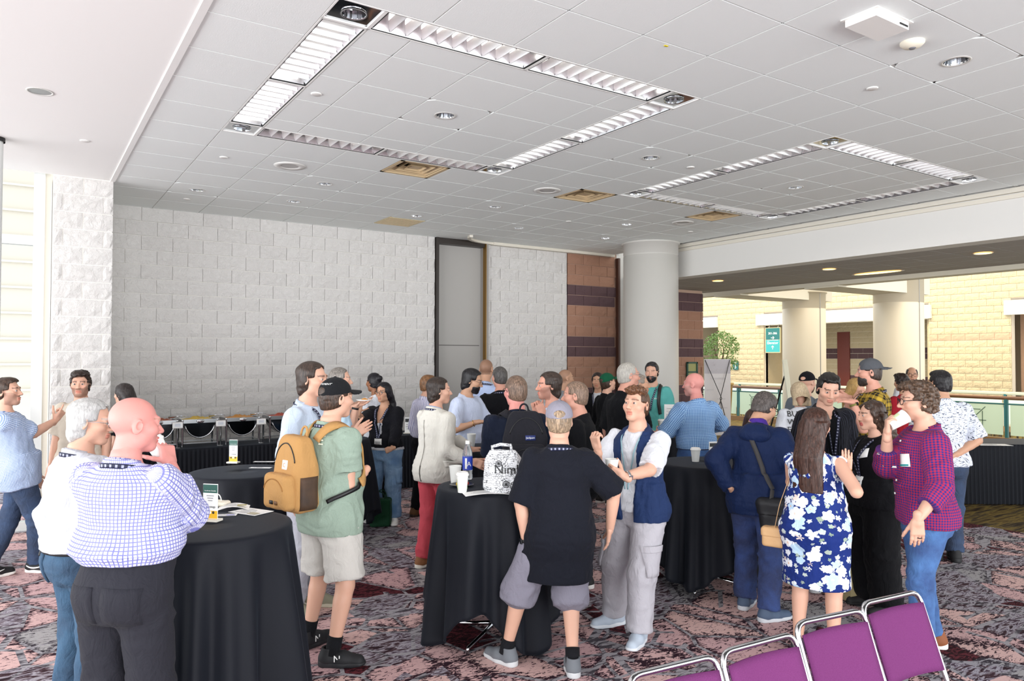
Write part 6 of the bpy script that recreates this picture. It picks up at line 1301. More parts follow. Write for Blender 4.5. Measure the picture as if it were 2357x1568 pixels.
for k, (dx, dy, c) in enumerate(((-.03, 0, '#e5b824'), (.0, .03, '#e0a81c'), (.035, -.01, '#b7321f'), (.045, .025, '#9c2f22'), (-.01, -.03, '#d9b23a'))): MB().lathe([(.001, 0), (.018, .006), (.014, .022), (.001, .026)], 8, (dx, dy, .005)).obj('fruit_piece', plain('fruit_'+c[1:], c, .4), e)
def doodle():
    t = NT('doodle_print_bag'); at = t.coord('Object'); 
    vo = t.vor(at, 60, 0, 'DISTANCE_TO_EDGE'); l1 = t.math('LESS_THAN', vo, .055); w_ = t.n('TexWave', wave_type='BANDS', bands_direction='Z'); t.set(w_.inputs['Vector'], at); w_.inputs['Scale'].default_value = 22; w_.inputs['Distortion'].default_value = 7; w_.inputs['Detail Scale'].default_value = 3
    l2 = t.math('MULTIPLY', t.math('LESS_THAN', w_.outputs['Fac'], .12), t.math('GREATER_THAN', t.noise(at, 14, 2), .5)); l3 = t.math('MULTIPLY', l1, t.math('LESS_THAN', t.noise(at, 12, 1), .5))
    t.base(t.mix(t.math('MULTIPLY', t.math('MAXIMUM', l2, l3), .85), '#eff1f5', '#23242c'), .35); t.bump(t.noise(at, 16, 3, .5, 1.), .6, .02); return t.m
e = empty('shopping_bag', atz(1158, 1132, TZ), math.atan2(-RT[1], RT[0])*-1, label='white plastic bag printed with black city doodles on the middle table', cat='bag')
def bagf(P):
    z = P[:, 2]; w_ = np.interp(z, [0, .03, .20, .27, .30], [.12, .138, .128, .105, .085]); dd = np.interp(z, [0, .05, .2, .3], [.085, .09, .06, .02])
    zz = np.clip(z, .002, .285); d = ell2(P[:, 0], P[:, 1]+.01*np.sin(z*25), w_, dd); q = (np.abs(P[:, 0])/w_)**4+(np.abs(P[:, 1])/dd)**4; d = (q**.25-1)*dd*.8; dz = np.abs(z-zz); d = np.where(dz > 0, np.sqrt(np.maximum(d, 0)**2+dz*dz), d)
    return d+.006*vnoise(P*V3(18, 18, 14))
v, q = surfnet(bagf, (-.17, -.13, 0), (.17, .13, .33), .006); v = v+vnormals(v, q)*(.004*vnoise(v*40))[:, None]; v[:, 2] = np.maximum(v[:, 2], .001); dm = doodle(); link('body', mesh_np('body', v, q), dm, e)
m = MB(); m.tube([(-.07, 0, .27), (-.075, -.01, .31), (-.02, -.015, .325), (.05, -.01, .32), (.06, 0, .275)], [.012]*5, 8); m.obj('handle', dm, e)
class _g: s = 1; Rt = np.eye(3); up = staticmethod(lambda p: np.asarray(p, float))
cloth_text('Nimb', .085, bagf, _g, .035, .135, -1, 'lettering', black_plastic, e, .006, 0.)
for c, r_ in (((.02, .065), .022), ((.085, .05), .035), ((-.03, .2), .02)):
    P = np.array([(c[0]+r_*math.cos(a), -.3, c[1]+r_*math.sin(a)) for a in np.linspace(0, 2*math.pi, 24, endpoint=False)]); P = march(bagf, P, V3(0, -1, 0), .005); mm = MB().tube(P, .0018, 5, closed=True)
    for k in range(6): a = k*math.pi/6; A = march(bagf, np.array([(c[0]+r_*s_*math.cos(a), -.3, c[1]+r_*s_*math.sin(a)) for s_ in (-1, 1)]), V3(0, -1, 0), .006); mm.bar(A[0], A[1], .002)
    mm.obj('wheel_drawing', black_plastic, e)
def paper(px, py, w_, h_, rz, label, name='leaflet', z=TZ, mat=None, stripe=None, fold_=0.):
    e = empty(name, atz(px, py, z), rz, label, name); m = MB(); n_ = 6; V = []
    for i in range(n_+1):
        for j in (0, 1): V.append((-w_/2+w_*i/n_, -h_/2+h_*j, .001+fold_*math.sin(math.pi*i/n_)))
    m.add(V, [(2*i, 2*i+2, 2*i+3, 2*i+1) for i in range(n_)]); o = m.obj('sheet', mat or white_paper, e); md = o.modifiers.new('t', 'SOLIDIFY'); md.thickness = .0012
    for k in range(4): MB().box((-.1*w_, -h_*.3+h_*.18*k, .003+fold_*.98), (w_*(.55, .4, .5, .3)[k], h_*.03, .0006)).obj('printed_line', plain('print_grey', '#8b8b90', .7), e)
    if stripe: MB().box((w_*.28, -h_*.25, .0035+fold_), (w_*.3, h_*.3, .0006)).obj('printed_panel', plain('panel_'+stripe[1:], stripe, .6), e)
    return e
RZC = math.atan2(RT[1], RT[0])
paper(1118, 1137, .30, .13, RZC+.25, 'crumpled white napkin beside the printed bag', 'napkin', fold_=.012)
paper(578, 1178, .22, .15, RZC-.5, 'open white leaflet at the right edge of the left table', stripe='#bdb59c'); paper(538, 1170, .18, .13, RZC+.25, 'folded leaflet with a small photo lying near the left sign', stripe='#a99f6a', fold_=.02)
paper(514, 1186, .15, .06, RZC+.2, 'white and lilac card strip beside the left sign', 'card', stripe='#8a8cc8'); paper(608, 1063, .18, .05, RZC, 'white paper strip at the back edge of the second table', 'card'); paper(600, 1077, .18, .06, RZC-.05, 'white paper strip nearer the front of the second table', 'card')
paper(2285, 1024, .42, .22, RZC-.1, 'white sheet on the long dark table at far right', z=.825)
e = empty('face_mask', atz(498, 1166, TZ), RZC, 'folded cream cloth with white cord behind the left sign', 'cloth')
v, q = surfnet(lambda P: rbox(P, V3(0, 0, .018), (.075, .04, .016), .015)+.008*vnoise(P*24), (-.09, -.06, 0), (.09, .06, .05), .005); link('fabric', mesh_np('fabric', v, q), fab('cream_cloth', '#ece6d6'), e)
MB().tube(smooth_path([(-.03, .02, .03), (-.02, .03, .06), (.0, .03, .075), (.02, .02, .05), (.03, 0, .035)], 20), .003, 6).obj('cord', white_paper, e)
def table_sign(px, py, w_, h_, rz, label, z=TZ, style=0, s=1.):
    e = empty('table_sign', atz(px, py, z), rz, label, 'sign', 'small table signs'); MB().box((0, 0, .006), (w_*1.3, .06, .012)).obj('base', plain('cream_wood_base', '#ece6d8', .5), e)
    MB().box((0, 0, .012+h_/2), (w_, .004, h_)).obj('card', white_paper, e)
    if style == 0:
        MB().box((0, -.0024, .012+h_*.86), (w_*.98, .001, h_*.24)).obj('header', plain('deep_green_print', '#2f5f55', .5), e); MB().box((0, -.0024, .012+h_*.12), (w_*.98, .001, h_*.22)).obj('footer', plain('yellow_print', '#eab51c', .5), e)
        RS = np.array([[1, 0, 0], [0, 0, -1], [0, 1, 0]]); place_text('lettering', 'Accelerate Cannabis', w_*.095, white_paper, e, (0, -.0035, .012+h_*.79), RS, .0003); place_text('lettering', 'strategy.', w_*.17, plain('print_black', '#2a2a2e', .7), e, (.1*w_, -.0035, .012+h_*.32), RS, .0003)
        for k in range(3): MB().box((0, -.0028, .012+h_*(.66-.07*k)), (w_*(.5, .4, .3)[k], .0006, .004)).obj('printed_line', plain('print_grey', '#8b8b90', .7), e)
        for k in range(3): MB().lathe([(.008, 0), (.001, .0005)], 10).xform([[1, 0, 0], [0, 0, -1], [0, 1, 0]], (-.02+.02*k, -.003, .012+h_*.18)).obj('printed_dot', black_plastic if k != 1 else white_paper, e)
    elif style == 1:
        MB().box((0, -.0024, .012+h_*.80), (w_*.86, .001, h_*.22)).obj('header', black_plastic, e)
        for k in range(3): MB().box((0, -.0028, .012+h_*(.52-.14*k)), (w_*(.6, .7, .5)[k], .0006, .006)).obj('printed_line', plain('print_black', '#2a2a2e', .7), e)
    else:
        RS = np.array([[1, 0, 0], [0, 0, -1], [0, 1, 0]]); place_text('lettering', 'Complete Strategic', w_*.085, plain('print_black', '#2a2a2e', .7), e, (0, -.0035, .012+h_*.80), RS, .0003)
        for k in range(2): MB().box((0, -.0028, .012+h_*(.70-.06*k)), (w_*(.7, .5)[k], .0006, .004)).obj('printed_line', plain('print_grey', '#8b8b90', .7), e)
        m = MB()
        for k in (-1, 1): m.box((k*w_*.34, -.0028, .012+h_*.32), (.004, .0006, h_*.5)); m.box((0, -.0028, .012+h_*(.32+k*.25)), (w_*.68, .0006, .004))
        m.obj('printed_frame', plain('print_grey', '#8b8b90', .7), e)
    return e
table_sign(484, 1199, .092, .195, RZC-.22, 'green, white and yellow table sign on the left table', style=0); table_sign(537, 1066, .075, .19, RZC-.1, 'narrow green, white and yellow sign on the second table', style=0)
table_sign(1546, 986, .19, .30, RZC-.12, 'tall white sign with a printed square on the far table', style=2); table_sign(1643, 1058, .09, .15, RZC+.15, 'small black and white sign behind the lone white cup', style=1); table_sign(2226, 1012, .14, .17, RZC, 'small sign on the long dark table at far right', z=.825, style=0)
table_sign(943, 1022, .12, .24, RZC, 'white sign with dark header behind the striped shirt', z=.806, style=1).location = (5.09, 10.62, .809)
# buffet along the block wall
def skirted(name, c, rz, lx, ly, h, label, pl=.055):
    e = empty('folding_table', (c[0], c[1], 0), rz, 'long table under '+label, 'table'); MB().box((0, 0, h-.02), (lx, ly, .03)).obj('tabletop', plain('laminate', '#3a3a3c', .5), e)
    for a in (-1, 1):
        for b in (-1, 1): MB().box((a*(lx/2-.1), b*(ly/2-.08), (h-.03)/2), (.035, .035, h-.03)).obj('leg', steel, e)
    per = [];
    for (x0, y0, x1, y1) in ((-lx/2, -ly/2, lx/2, -ly/2), (lx/2, -ly/2, lx/2, ly/2), (lx/2, ly/2, -lx/2, ly/2), (-lx/2, ly/2, -lx/2, -ly/2)):
        L_ = math.hypot(x1-x0, y1-y0); n_ = int(L_/.0138); nx_, ny_ = (y1-y0)/L_, -(x1-x0)/L_
        for k in range(n_): u = k/n_; o_ = .012+.010*math.sin(2*math.pi*u*L_/pl); per.append((x0+(x1-x0)*u, y0+(y1-y0)*u, nx_, ny_, o_))
    n_ = len(per); V = []
    for z, am in ((h+.002, -.2), (h, .4), (h-.04, .9), (h*.5, 1.5), (.01, 2.1)): V += [(p[0]+p[2]*(.004+p[4]*am), p[1]+p[3]*(.004+p[4]*am), z) for p in per]
    Fq = [(j*n_+k, j*n_+(k+1) % n_, (j+1)*n_+(k+1) % n_, (j+1)*n_+k) for j in range(4) for k in range(n_)]; m = MB().add(V, [q[::-1] for q in Fq], True); m.box((0, 0, h-.001), (lx+.004, ly+.004, .006))
    o = m.obj('tablecloth', black_cloth); o.location = (c[0], c[1], 0); o.rotation_euler = (0, 0, rz); tag(o, label, 'tablecloth')
BY = 10.78
skirted('buffet', (2.86, BY), 0, 3.46, .72, .80, 'black pleated buffet cloth along the block wall'); skirted('buffet', (5.62, BY), 0, 1.9, .72, .80, 'black pleated cloth on the table before the grey door')
rzr = -.62; pr0 = (11.75, 5.05)
skirted('registration', (11.6, 5.0), rzr, 3.0, .75, .82, 'black cloth on the long table by the railing at far right')
dark_mirror = plain('dark_mirror', '#5b5d62', .10, 1.)
def chafer():
    e = empty('chafing_dish'); w_, d_, h_ = .44, .34, .36
    for a in (-1, 1):
        for b in (-1, 1): MB().lathe([(.013, 0), (.013, h_-.02), (.018, h_-.015), (.018, h_+.005), (.001, h_+.008)], 12, (a*w_/2, b*d_/2, 0)).obj('leg', chrome, e)
    m = MB(); m2 = MB()
    for b in (-1, 1): m.box((0, b*d_/2, h_-.02), (w_, .02, .05)); m2.box((0, b*d_/2, .05), (w_, .012, .012))
    for a in (-1, 1): m.box((a*w_/2, 0, h_-.02), (.02, d_, .05)); m2.box((a*w_/2, 0, .05), (.012, d_, .012))
    m.obj('frame', steel, e); m2.obj('lower_frame', steel, e)
    n_ = 20; V = []
    for y in (-d_/2+.02, d_/2-.02):
        for a in np.linspace(math.pi, 2*math.pi, n_): V.append(((w_/2-.02)*math.cos(a), y, h_-.03+.22*math.sin(a)))
    f = [(k, k+1, n_+k+1, n_+k) for k in range(n_-1)]+[tuple(range(n_))[::-1], tuple(range(n_, 2*n_))]; MB().add(V, f, False).obj('roll_cover', dark_mirror, e)
    MB().tube([((w_/2-.03)*math.cos(a), -d_/2+.012, h_-.03+.21*math.sin(a)) for a in np.linspace(math.pi*1.08, math.pi*1.92, 16)], .008, 8).obj('cover_rim', chrome, e)
    MB().lathe([(.05, 0), (.04, .012), (.001, .016)], 20, sy=.6).xform([[1, 0, 0], [0, 0, -1], [0, 1, 0]], (0, -d_/2-.012, h_-.02)).obj('handle', chrome, e)
    V = []; nx_, ny_ = 12, 9; 
    for j in range(ny_+1):
        for i in range(nx_+1): V.append((-w_/2+.03+(w_-.06)*i/nx_, -d_/2+.03+(d_-.06)*j/ny_, h_-.005+(.03*math.sin(math.pi*i/nx_)*math.sin(math.pi*j/ny_))*(1+.8*random.uniform(-1, 1))))
    MB().add(V, [(j*(nx_+1)+i, j*(nx_+1)+i+1, (j+1)*(nx_+1)+i+1, (j+1)*(nx_+1)+i) for j in range(ny_) for i in range(nx_)], True).obj('food', plain('food_a', '#b5793a', .5), e)
    MB().tube([(w_/2-.08, 0, h_+.03), (w_/2+.06, -.05, h_+.05), (w_/2+.12, -.07, h_+.04)], [.018, .006, .006], 8).obj('serving_spoon', chrome, e); return e
c0 = chafer(); foods = ['#a3502a', '#d9b64a', '#d08f3c', '#b5452a', '#c98a3a']
for k, (px, lb) in enumerate(((362, 'leftmost, behind the bald man'), (456, 'second from the left with yellow food'), (553, 'third from the left, behind the second table'), (650, 'fourth, behind the pale blue shirt'), (838, 'fifth, beside the woman in the black jacket'))):
    o = c0 if k == 0 else copy_tree(c0); p = atz(px, 1022-10*k*0-.03*(px-456), .80); d_ = ray(px, 900); t_ = (BY-.02)/d_[1]; o.location = (d_[0]*t_, BY-.02, .806); tag(o, 'chrome roll-top chafing dish, '+lb, 'chafing dish', 'chafing dishes on the buffet')
    for ch in o.children:
        if ch.name.startswith('food'): ch.material_slots[0].link = 'OBJECT'; ch.material_slots[0].material = plain('food_'+foods[k][1:], foods[k], .5)
def card_stand(px, lb):
    d_ = ray(px, 900); t_ = (BY-.20)/d_[1]; e = empty('label_stand', (d_[0]*t_, BY-.22, .806), 0, 'small white food label on a wire stand, '+lb, 'label stand', 'food labels on the buffet')
    MB().lathe([(.035, 0), (.03, .006), (.004, .009)], 16).obj('base', steel, e); MB().tube([(0, 0, .006), (0, 0, .26)], .0035, 6).obj('rod', steel, e); MB().box((0, -.006, .30), (.125, .004, .085)).obj('card', white_paper, e)
    m = MB()
    for k in range(9): 
        for s in (-1, 1): m.box((-.055+.0137*k, -.0086, .30+s*.038), (.007, .001, .006))
    m.obj('card_border', plain('floral_border', '#4a3a3c', .6), e)
    for k in range(3): MB().box((0, -.0088, .315-.014*k), (.07, .0006, .004)).obj('printed_line', plain('print_blue', '#7d8fb8', .6), e)
for px, lb in ((409, 'first from the left'), (508, 'second from the left'), (601, 'third from the left')): card_stand(px, lb)
# ------------------------------------------------------------------ chairs
purple = fab('purple_weave', '#84407f', 'plain', rough=.9); 
t = NT('purple_upholstery'); t.base(t.mix(t.noise(t.coord(), 330, 2), '#652a5c', '#7d4075'), .9, spec=.15); t.bump(t.noise(t.coord(), 420, 2), .4, .003); purple = t.m
def rounded_path(pts, r, n=7):
    P = [np.array(p, float) for p in pts]; out = [P[0]]
    for a, b, c in zip(P[:-2], P[1:-1], P[2:]):
        u, v = nrm(a-b), nrm(c-b); q = min(r, np.linalg.norm(a-b)*.45, np.linalg.norm(c-b)*.45)
        for t_ in np.linspace(0, 1, n): s0, s1 = b+u*q, b+v*q; out.append((1-t_)**2*s0+2*t_*(1-t_)*b+t_**2*s1)
    return out+[P[-1]]
def pad(pts_fn, nu, nv, th):
    """cushion: a sheet of points with thickness th, rounded rim"""
    V = []; 
    for s in (1, -1):
        for j in range(nv+1):
            for i in range(nu+1):
                u, v = i/nu, j/nv; e = min(u, 1-u, v, 1-v); p, n_ = pts_fn(u, v); V.append(p+n_*s*th*(.35+.65*min(1, e*7)**.5))
    N = (nu+1)*(nv+1); f = [(j*(nu+1)+i, j*(nu+1)+i+1, (j+1)*(nu+1)+i+1, (j+1)*(nu+1)+i) for j in range(nv) for i in range(nu)]; f += [tuple(k+N for k in q[::-1]) for q in f]
    rim = list(range(nu+1))+[(j+1)*(nu+1)+nu for j in range(nv)]+[nv*(nu+1)+i for i in range(nu-1, -1, -1)]+[j*(nu+1) for j in range(nv-1, 0, -1)]
    f += [(rim[(k+1) % len(rim)], rim[k], rim[k]+N, rim[(k+1) % len(rim)]+N) for k in range(len(rim))]; return MB().add(V, f, True)
def make_chair():
    e = empty('stacking_chair'); w_ = .205                    # faces -y, origin under the seat
    back = lambda z: .17+.36*(z-.45)                      # the back leans away
    for s in (-1, 1): pass
    pts = [(-w_, -.19, .43), (-w_, .16, .43), (-w_, back(.50), .52), (-w_, back(.87), .87), (w_, back(.87), .87), (w_, back(.50), .52), (w_, .16, .43), (w_, -.19, .43)]
    MB().tube(rounded_path(pts, .06), .0125, 10).obj('frame', chrome, e)
    for s in (-1, 1):
        MB().tube(rounded_path([(s*w_, -.19, .43), (s*(w_+.005), -.215, .40), (s*(w_+.02), -.23, .0)], .03), .0125, 8).obj('leg', chrome, e); MB().tube(rounded_path([(s*w_, .10, .43), (s*(w_+.01), .14, .40), (s*(w_+.02), .25, .0)], .03), .0125, 8).obj('leg', chrome, e)
        for y in (-.23, .25): MB().lathe([(.016, 0), (.016, .02)], 10, (s*(w_+.02), y, 0)).obj('foot_cap', black_plastic, e)
    def bp(u, v):
        z = .545+.285*v; y = back(z)-.018+.022*(1-(2*u-1)**2); return V3((u-.5)*2*(w_-.012), y, z), nrm(V3(0, -1, .36))
    pad(bp, 12, 10, .016).obj('back_pad', purple, e)
    def spd(u, v): return V3((u-.5)*2*(w_+.01), -.23+.40*v, .462+.012*math.sin(math.pi*v)-.006*(2*u-1)**2), V3(0, 0, 1)
    pad(spd, 10, 10, .026).obj('seat', purple, e); return e
c0 = make_chair()
for k, (px0, py0, px1, py1, lb) in enumerate(((1655, 1500, 1825, 1455, 'second from the left'), (1440, 1555, 1645, 1505, 'leftmost'), (1833, 1432, 1978, 1402, 'third from the left'), (1985, 1387, 2105, 1360, 'rightmost'))):
    a, b = atz(px0, py0, .875), atz(px1, py1, .875); o = c0 if k == 0 else copy_tree(c0); m = (a+b)/2; d = b-a; rz = math.atan2(d[1], d[0]); off = V3(-math.sin(rz), math.cos(rz), 0)*.325
    o.location = (m[0]-off[0], m[1]-off[1], 0); o.rotation_euler = (0, 0, rz); tag(o, f'purple upholstered stacking chair with chrome frame, {lb} of the row', 'chair', 'purple stacking chairs')
# ------------------------------------------------------------------ bags
def pack(id_, col, label, c=(0, -.225, 1.20), h=(.150, .085, .235), mesh_pocket=False, logo=None, strapc=None):
    g = G[id_]; s = g.s; f0 = g.fs[-1]; e = empty('backpack', g.pos, g.rz, label, 'backpack'); mt = fab('pack_'+col[1:], col, rough=.8, wr=.5); c = np.array(c)
    def f(P):
        Q = g.un(P)/s; R = Q-c; tp = 1-.30*np.clip((R[:, 2]-.05)/.2, 0, 1); R2 = R*np.stack([1/tp, 1/(1-.35*np.clip((R[:, 2])/.24, 0, 1)), 0*tp+1], 1); return (rbox(R2, V3(0, 0, 0), h, .06)+.006*vnoise(Q*V3(14, 14, 9)))*s
    def fp(P): Q = g.un(P)/s; return rbox(Q, c+V3(0, -h[1]-.020, -h[2]*.42), (h[0]*.84, .045, h[2]*.46), .035)*s+.005*vnoise(P*16)
    lo, hi = bounds([g.up((c[0]+a*.2)*s*V3(1, 0, 0)+V3(0, (c[1]+b*.17)*s, (c[2]+d*.27)*s)) for a in (-1, 1) for b in (-1, 1) for d in (-1, 1)], .03)
    for ff, n_ in ((f, 'main_body'), (fp, 'front_pocket')): v, q = surfnet(ff, lo, hi, .008); link(n_, mesh_np(n_, v, q), mt, e)
    both = lambda P: np.minimum(f(P), fp(P))
    P = march(f, np.array([g.up(((c[0]+h[0]*.8*math.cos(a))*s, -.6*s, (c[2]+.02+h[2]*.72*math.sin(a))*s)) for a in np.linspace(.35, math.pi-.35, 24)]), g.Rt@V3(0, -1, 0), .002); MB().tube(P, .004, 6).obj('zip', black_plastic, e)
    P = march(fp, np.array([g.up(((c[0]+h[0]*.7*math.cos(a))*s, -.6*s, (c[2]-h[2]*.42+h[2]*.34*math.sin(a))*s)) for a in np.linspace(.2, math.pi-.2, 24)]), g.Rt@V3(0, -1, 0), .002); MB().tube(P, .0035, 6).obj('zip', black_plastic if col != '#b98d58' else plain('tan_piping', '#9a6a34', .8), e)
    tz = c[2]+h[2]
    MB().tube(smooth_path([g.up(((c[0]+x)*s, (c[1]+.05+y)*s, (tz+z)*s)) for x, y, z in ((-.035, 0, -.03), (-.03, .01, .035), (0, .015, .055), (.03, .01, .035), (.035, 0, -.03))], 20), .007*s, 8).obj('grab_handle', mt, e)
    for sg in (-1, 1):
        Pp = [g.up((x*sg*s, y*s, z*s)) for x, y, z in ((.06, -.16, tz-.03), (.085, -.10, 1.455), (.105, -.02, 1.475), (.115, .07, 1.43), (.12, .16, 1.32), (.14, .16, 1.2), (.19, .05, 1.10))]; Q, N = project(f0, smooth_path(Pp, 36), .012); ribbon(Q, N, .060*s, .010, 'strap', strapc or mt, e)
        Pp = [g.up((x*sg*s, y*s, z*s)) for x, y, z in ((.19, .05, 1.10), (.19, -.06, 1.05), (.16, -.15, c[2]-h[2]+.07))]; Q, N = project(f0, smooth_path(Pp, 16), .010); ribbon(Q, N, .026*s, .003, 'webbing', black_plastic, e)
    if mesh_pocket:
        t2 = NT('mesh_pocket'); t2.base(t2.mix(t2.math('MULTIPLY', t2.noise(t2.coord(), 9, 3), .8), '#1f1a18', '#6a4a30'), .6); t2.bump(t2.noise(t2.coord(), 500, 1), .5, .003)
        patch(f, g, 0, 0, .15*s, .20*s, 1, .003, 'mesh_pocket', t2.m, e, org=g.up(((c[0]+.4)*s, (c[1]-.01)*s, (c[2]-.11)*s)), nrmv=g.Rt@V3(1, -.1, 0))
    return g, e, f, fp, both, c
g, e, f, fp, both, c = pack('greentee', '#b98d58', 'tan canvas backpack worn over the sage green T-shirt', c=(-.035, -.235, 1.185), h=(.150, .090, .235), mesh_pocket=True)
s = g.s; org = g.up(((c[0]-.02)*s, -.6*s, (c[2]+.06)*s)); nb_ = g.Rt@V3(-.12, -1, 0)
patch(f, g, 0, 0, .05*s, .055*s, -1, .003, 'logo_patch', white_paper, e, org=org, nrmv=nb_, nx=2, ny=2); cloth_text('C', .04, f, g, 0, 0, -1, 'logo_mark', plain('orange_mark', '#d58a3c', .6), e, .009, org=org+V3(0, 0, -.014), nrmv=nb_)
for dx in (-.045, .005): patch(fp, g, 0, 0, .030*s, .022*s, -1, .002, 'pin_badge', black_plastic if dx < 0 else plain('bronze_pin', '#6a4724', .5), e, org=g.up(((c[0]+dx)*s, -.6*s, (c[2]-.16)*s)), nrmv=nb_, nx=2, ny=2)
cloth_text('E', .085, g.fs[-1], g, .085, 1.36, -1, 'lettering', fab('cream_print', '#e8e6cf'), g.root, .011)
g, e, f, fp, both, c = pack('blackpack', '#202026', 'black school backpack worn over the dark polo in the middle', c=(.035, -.23, 1.25), h=(.165, .095, .25))
s = g.s; org = g.up(((c[0]+.03)*s, -.6*s, (c[2]+.055)*s)); patch(f, g, 0, 0, .075*s, .036*s, -1, .003, 'logo_patch', plain('logo_blue', '#27346e', .5), e, org=org, nrmv=g.Rt@V3(0, -1, 0), nx=3, ny=2); cloth_text('JanSport', .020, f, g, 0, 0, -1, 'lettering', white_paper, e, .009, org=org+V3(0, 0, -.006), nrmv=g.Rt@V3(0, -1, 0))
def soft_bag(id_, name, col, c, h, label, strap_pts, sw, strap_mat, r=.03, flap=True, rough=.6, top=-1, rot=0., sag=.0):
    g = G[id_]; s = g.s; f0 = g.fs[top]; e = empty(name, g.pos, g.rz, label, 'bag'); c = np.array(c); mt = plain('bag_'+col[1:], col, rough, bump=(60, .2)); R = rotz(rot)
    def f(P): Q = (P/s-c)@R; q = Q*np.stack([1-sag*np.clip(Q[:, 2]/h[2], -1, 1)*-.0+0*Q[:, 2], 1+0*Q[:, 2], 1+0*Q[:, 2]], 1); w_ = 1+sag*np.clip(Q[:, 2]/h[2], -1, 1); return (rbox(np.stack([Q[:, 0]*w_, Q[:, 1]*w_, Q[:, 2]], 1), V3(0, 0, 0), h, r)+.004*vnoise(Q*22))*s
    lo, hi = (c-max(h)*1.35)*s, (c+max(h)*1.35)*s; v, q = surfnet(f, lo, hi, .007); link('body', mesh_np('body', v, q), mt, e)
    if flap:
        Rl = R@V3(0, 1, 0); Fp = lambda P: f(P)-.006; k = np.linspace(-1, 1, 3)
        def f2(P): Q = (P/s-c)@R; return smax(f(P)-.007, (-Q[:, 2]+.1*h[2])*s, .004)
        v, q = surfnet(f2, lo, hi, .007); link('flap', mesh_np('flap', v, q), mt, e)
    for P_ in strap_pts:
        on = P_[1]; Pp = smooth_path([np.array(p)*s if len(p) == 3 else p for p in P_[0]], 40)
        if on: Q, N = project(f0, Pp, .012); w_ = np.clip((np.linspace(0, 1, 40)-.0)*8, 0, 1)[:, None]; Pp = Q; 
        else: N = np.tile(nrm(Pp[0]-V3(0, 0, Pp[0][2])), (len(Pp), 1))
        ribbon(Pp, N, sw*s, .004, 'strap', strap_mat, e)
    return g, e
U = lambda id_, p: G[id_].up(np.array(p)*G[id_].s)/G[id_].s
i_ = 'navyjacket'; A = [U(i_, p) for p in ((-.05, -.07, 1.455), (-.02, -.16, 1.36), (.04, -.17, 1.22), (.10, -.17, 1.08), (.15, -.15, .98))]
soft_bag(i_, 'crossbody_bag', '#16171b', (.16, -.17, .80), (.105, .055, .135), 'black crossbody bag hanging at the hip of the navy jacket', [(A, True), ([U(i_, (.15, -.165, .98)), V3(.15, -.20, .93), V3(.15, -.19, .89)], False)], .034, plain('dark_strap', '#3c3a3a', .7), r=.045, flap=True, sag=-.18)
i_ = 'floral'; soft_bag(i_, 'purse', '#d3a878', (-.285, -.02, .80), (.085, .045, .07), 'small tan purse on a thin strap beside the floral dress', [([U(i_, (-.12, -.02, 1.42)), U(i_, (-.17, -.03, 1.25)), V3(-.235, -.05, 1.05), V3(-.275, -.045, .86)], False)], .014, plain('tan_strap', '#d0a678', .6), r=.022)
e = empty('tote_bag', atz(876, 1212, 0), RZC, 'dark green bag standing on the carpet between the white sneakers', 'bag')
v, q = surfnet(lambda P: rbox(P, V3(0, 0, .17), (.125, .075, .165), .03)+.008*vnoise(P*12), (-.16, -.11, 0), (.16, .11, .36), .009); v[:, 2] = np.maximum(v[:, 2], .002); link('body', mesh_np('body', v, q), fab('green_bag', '#143d26', rough=.6), e)
for y in (-.06, .06): MB().tube(smooth_path([(-.06, y, .32), (-.05, y, .40), (0, y, .43), (.05, y, .40), (.06, y, .32)], 20), .006, 6).obj('handle', fab('green_bag', '#143d26'), e)
e = empty('paper_bag', atz(1962, 1385, 0), RZC, 'tall beige paper bag standing behind the floral dress', 'bag'); MB().box((0, 0, .33), (.10, .16, .66)).obj('body', plain('kraft_paper', '#b6a77c', .8, bump=(14, .3, .02)), e); MB().tube([(-.02, 0, .66), (-.02, 0, .74), (.02, 0, .74), (.02, 0, .66)], .004, 6).obj('handle', plain('kraft_paper', '#b6a77c', .8), e)
# lettering and tags on clothes
g = G['backtext']
for k, w_ in enumerate(('BUY', 'WEED', 'FROM', 'WOMEN')): cloth_text(w_, .088, g.fs[-1], g, -.16, 1.38-.088*k, -1, 'lettering', black_plastic, g.root, .012, align='LEFT')
g = G['greencap']
g = G['redcheck']; patch(g.fs[0], g, -.085, 1.265, .075, .085, 1, .010, 'name_tag', white_paper, g.root, th=.002, nx=3, ny=3, rot=.15); patch(g.fs[0], g, -.085, 1.234, .072, .012, 1, .0135, 'tag_stripe', plain('bright_teal_sign', '#2f9a9c', .45), g.root, th=.001, nx=3, ny=1, rot=.15)
for k in range(5): patch(g.fs[0], g, .002, 1.38-.085*k, .013, .013, 1, .009, 'button', white_plastic, g.root, th=.003, nx=1, ny=1, org=g.up(np.array((.002, .165, 1.38-.085*k))*g.s))
patch(g.fl, g, -.082, .905, .13, .14, -1, .004, 'back_pocket', jean_m, g.root); MB().lathe([(.010, -.003), (.012, 0), (.010, .003)], 14).obj('ring', plain('dark_ring', '#2a2a2e', .3, .9), g.root)
bpy.data.objects['ring'].location = tuple(g.wri[0]+(g.hR[0][0]*.112-g.hR[0][2]*.012)*g.s)
g = G['bluepolo']; patch(g.fs[0], g, -.08, 1.30, .08, .05, 1, .010, 'name_tag', white_paper, g.root, th=.002, nx=3, ny=2)
g = G['curlywoman']; patch(g.fs[0], g, -.075, 1.33, .06, .07, 1, .010, 'name_tag', white_paper, g.root, th=.002, nx=2, ny=2, rot=.3)
g = G['teal']; cloth_text('Wellness', .03, g.fs[0], g, -.08, 1.30, 1, 'lettering', white_paper, g.root, .010)
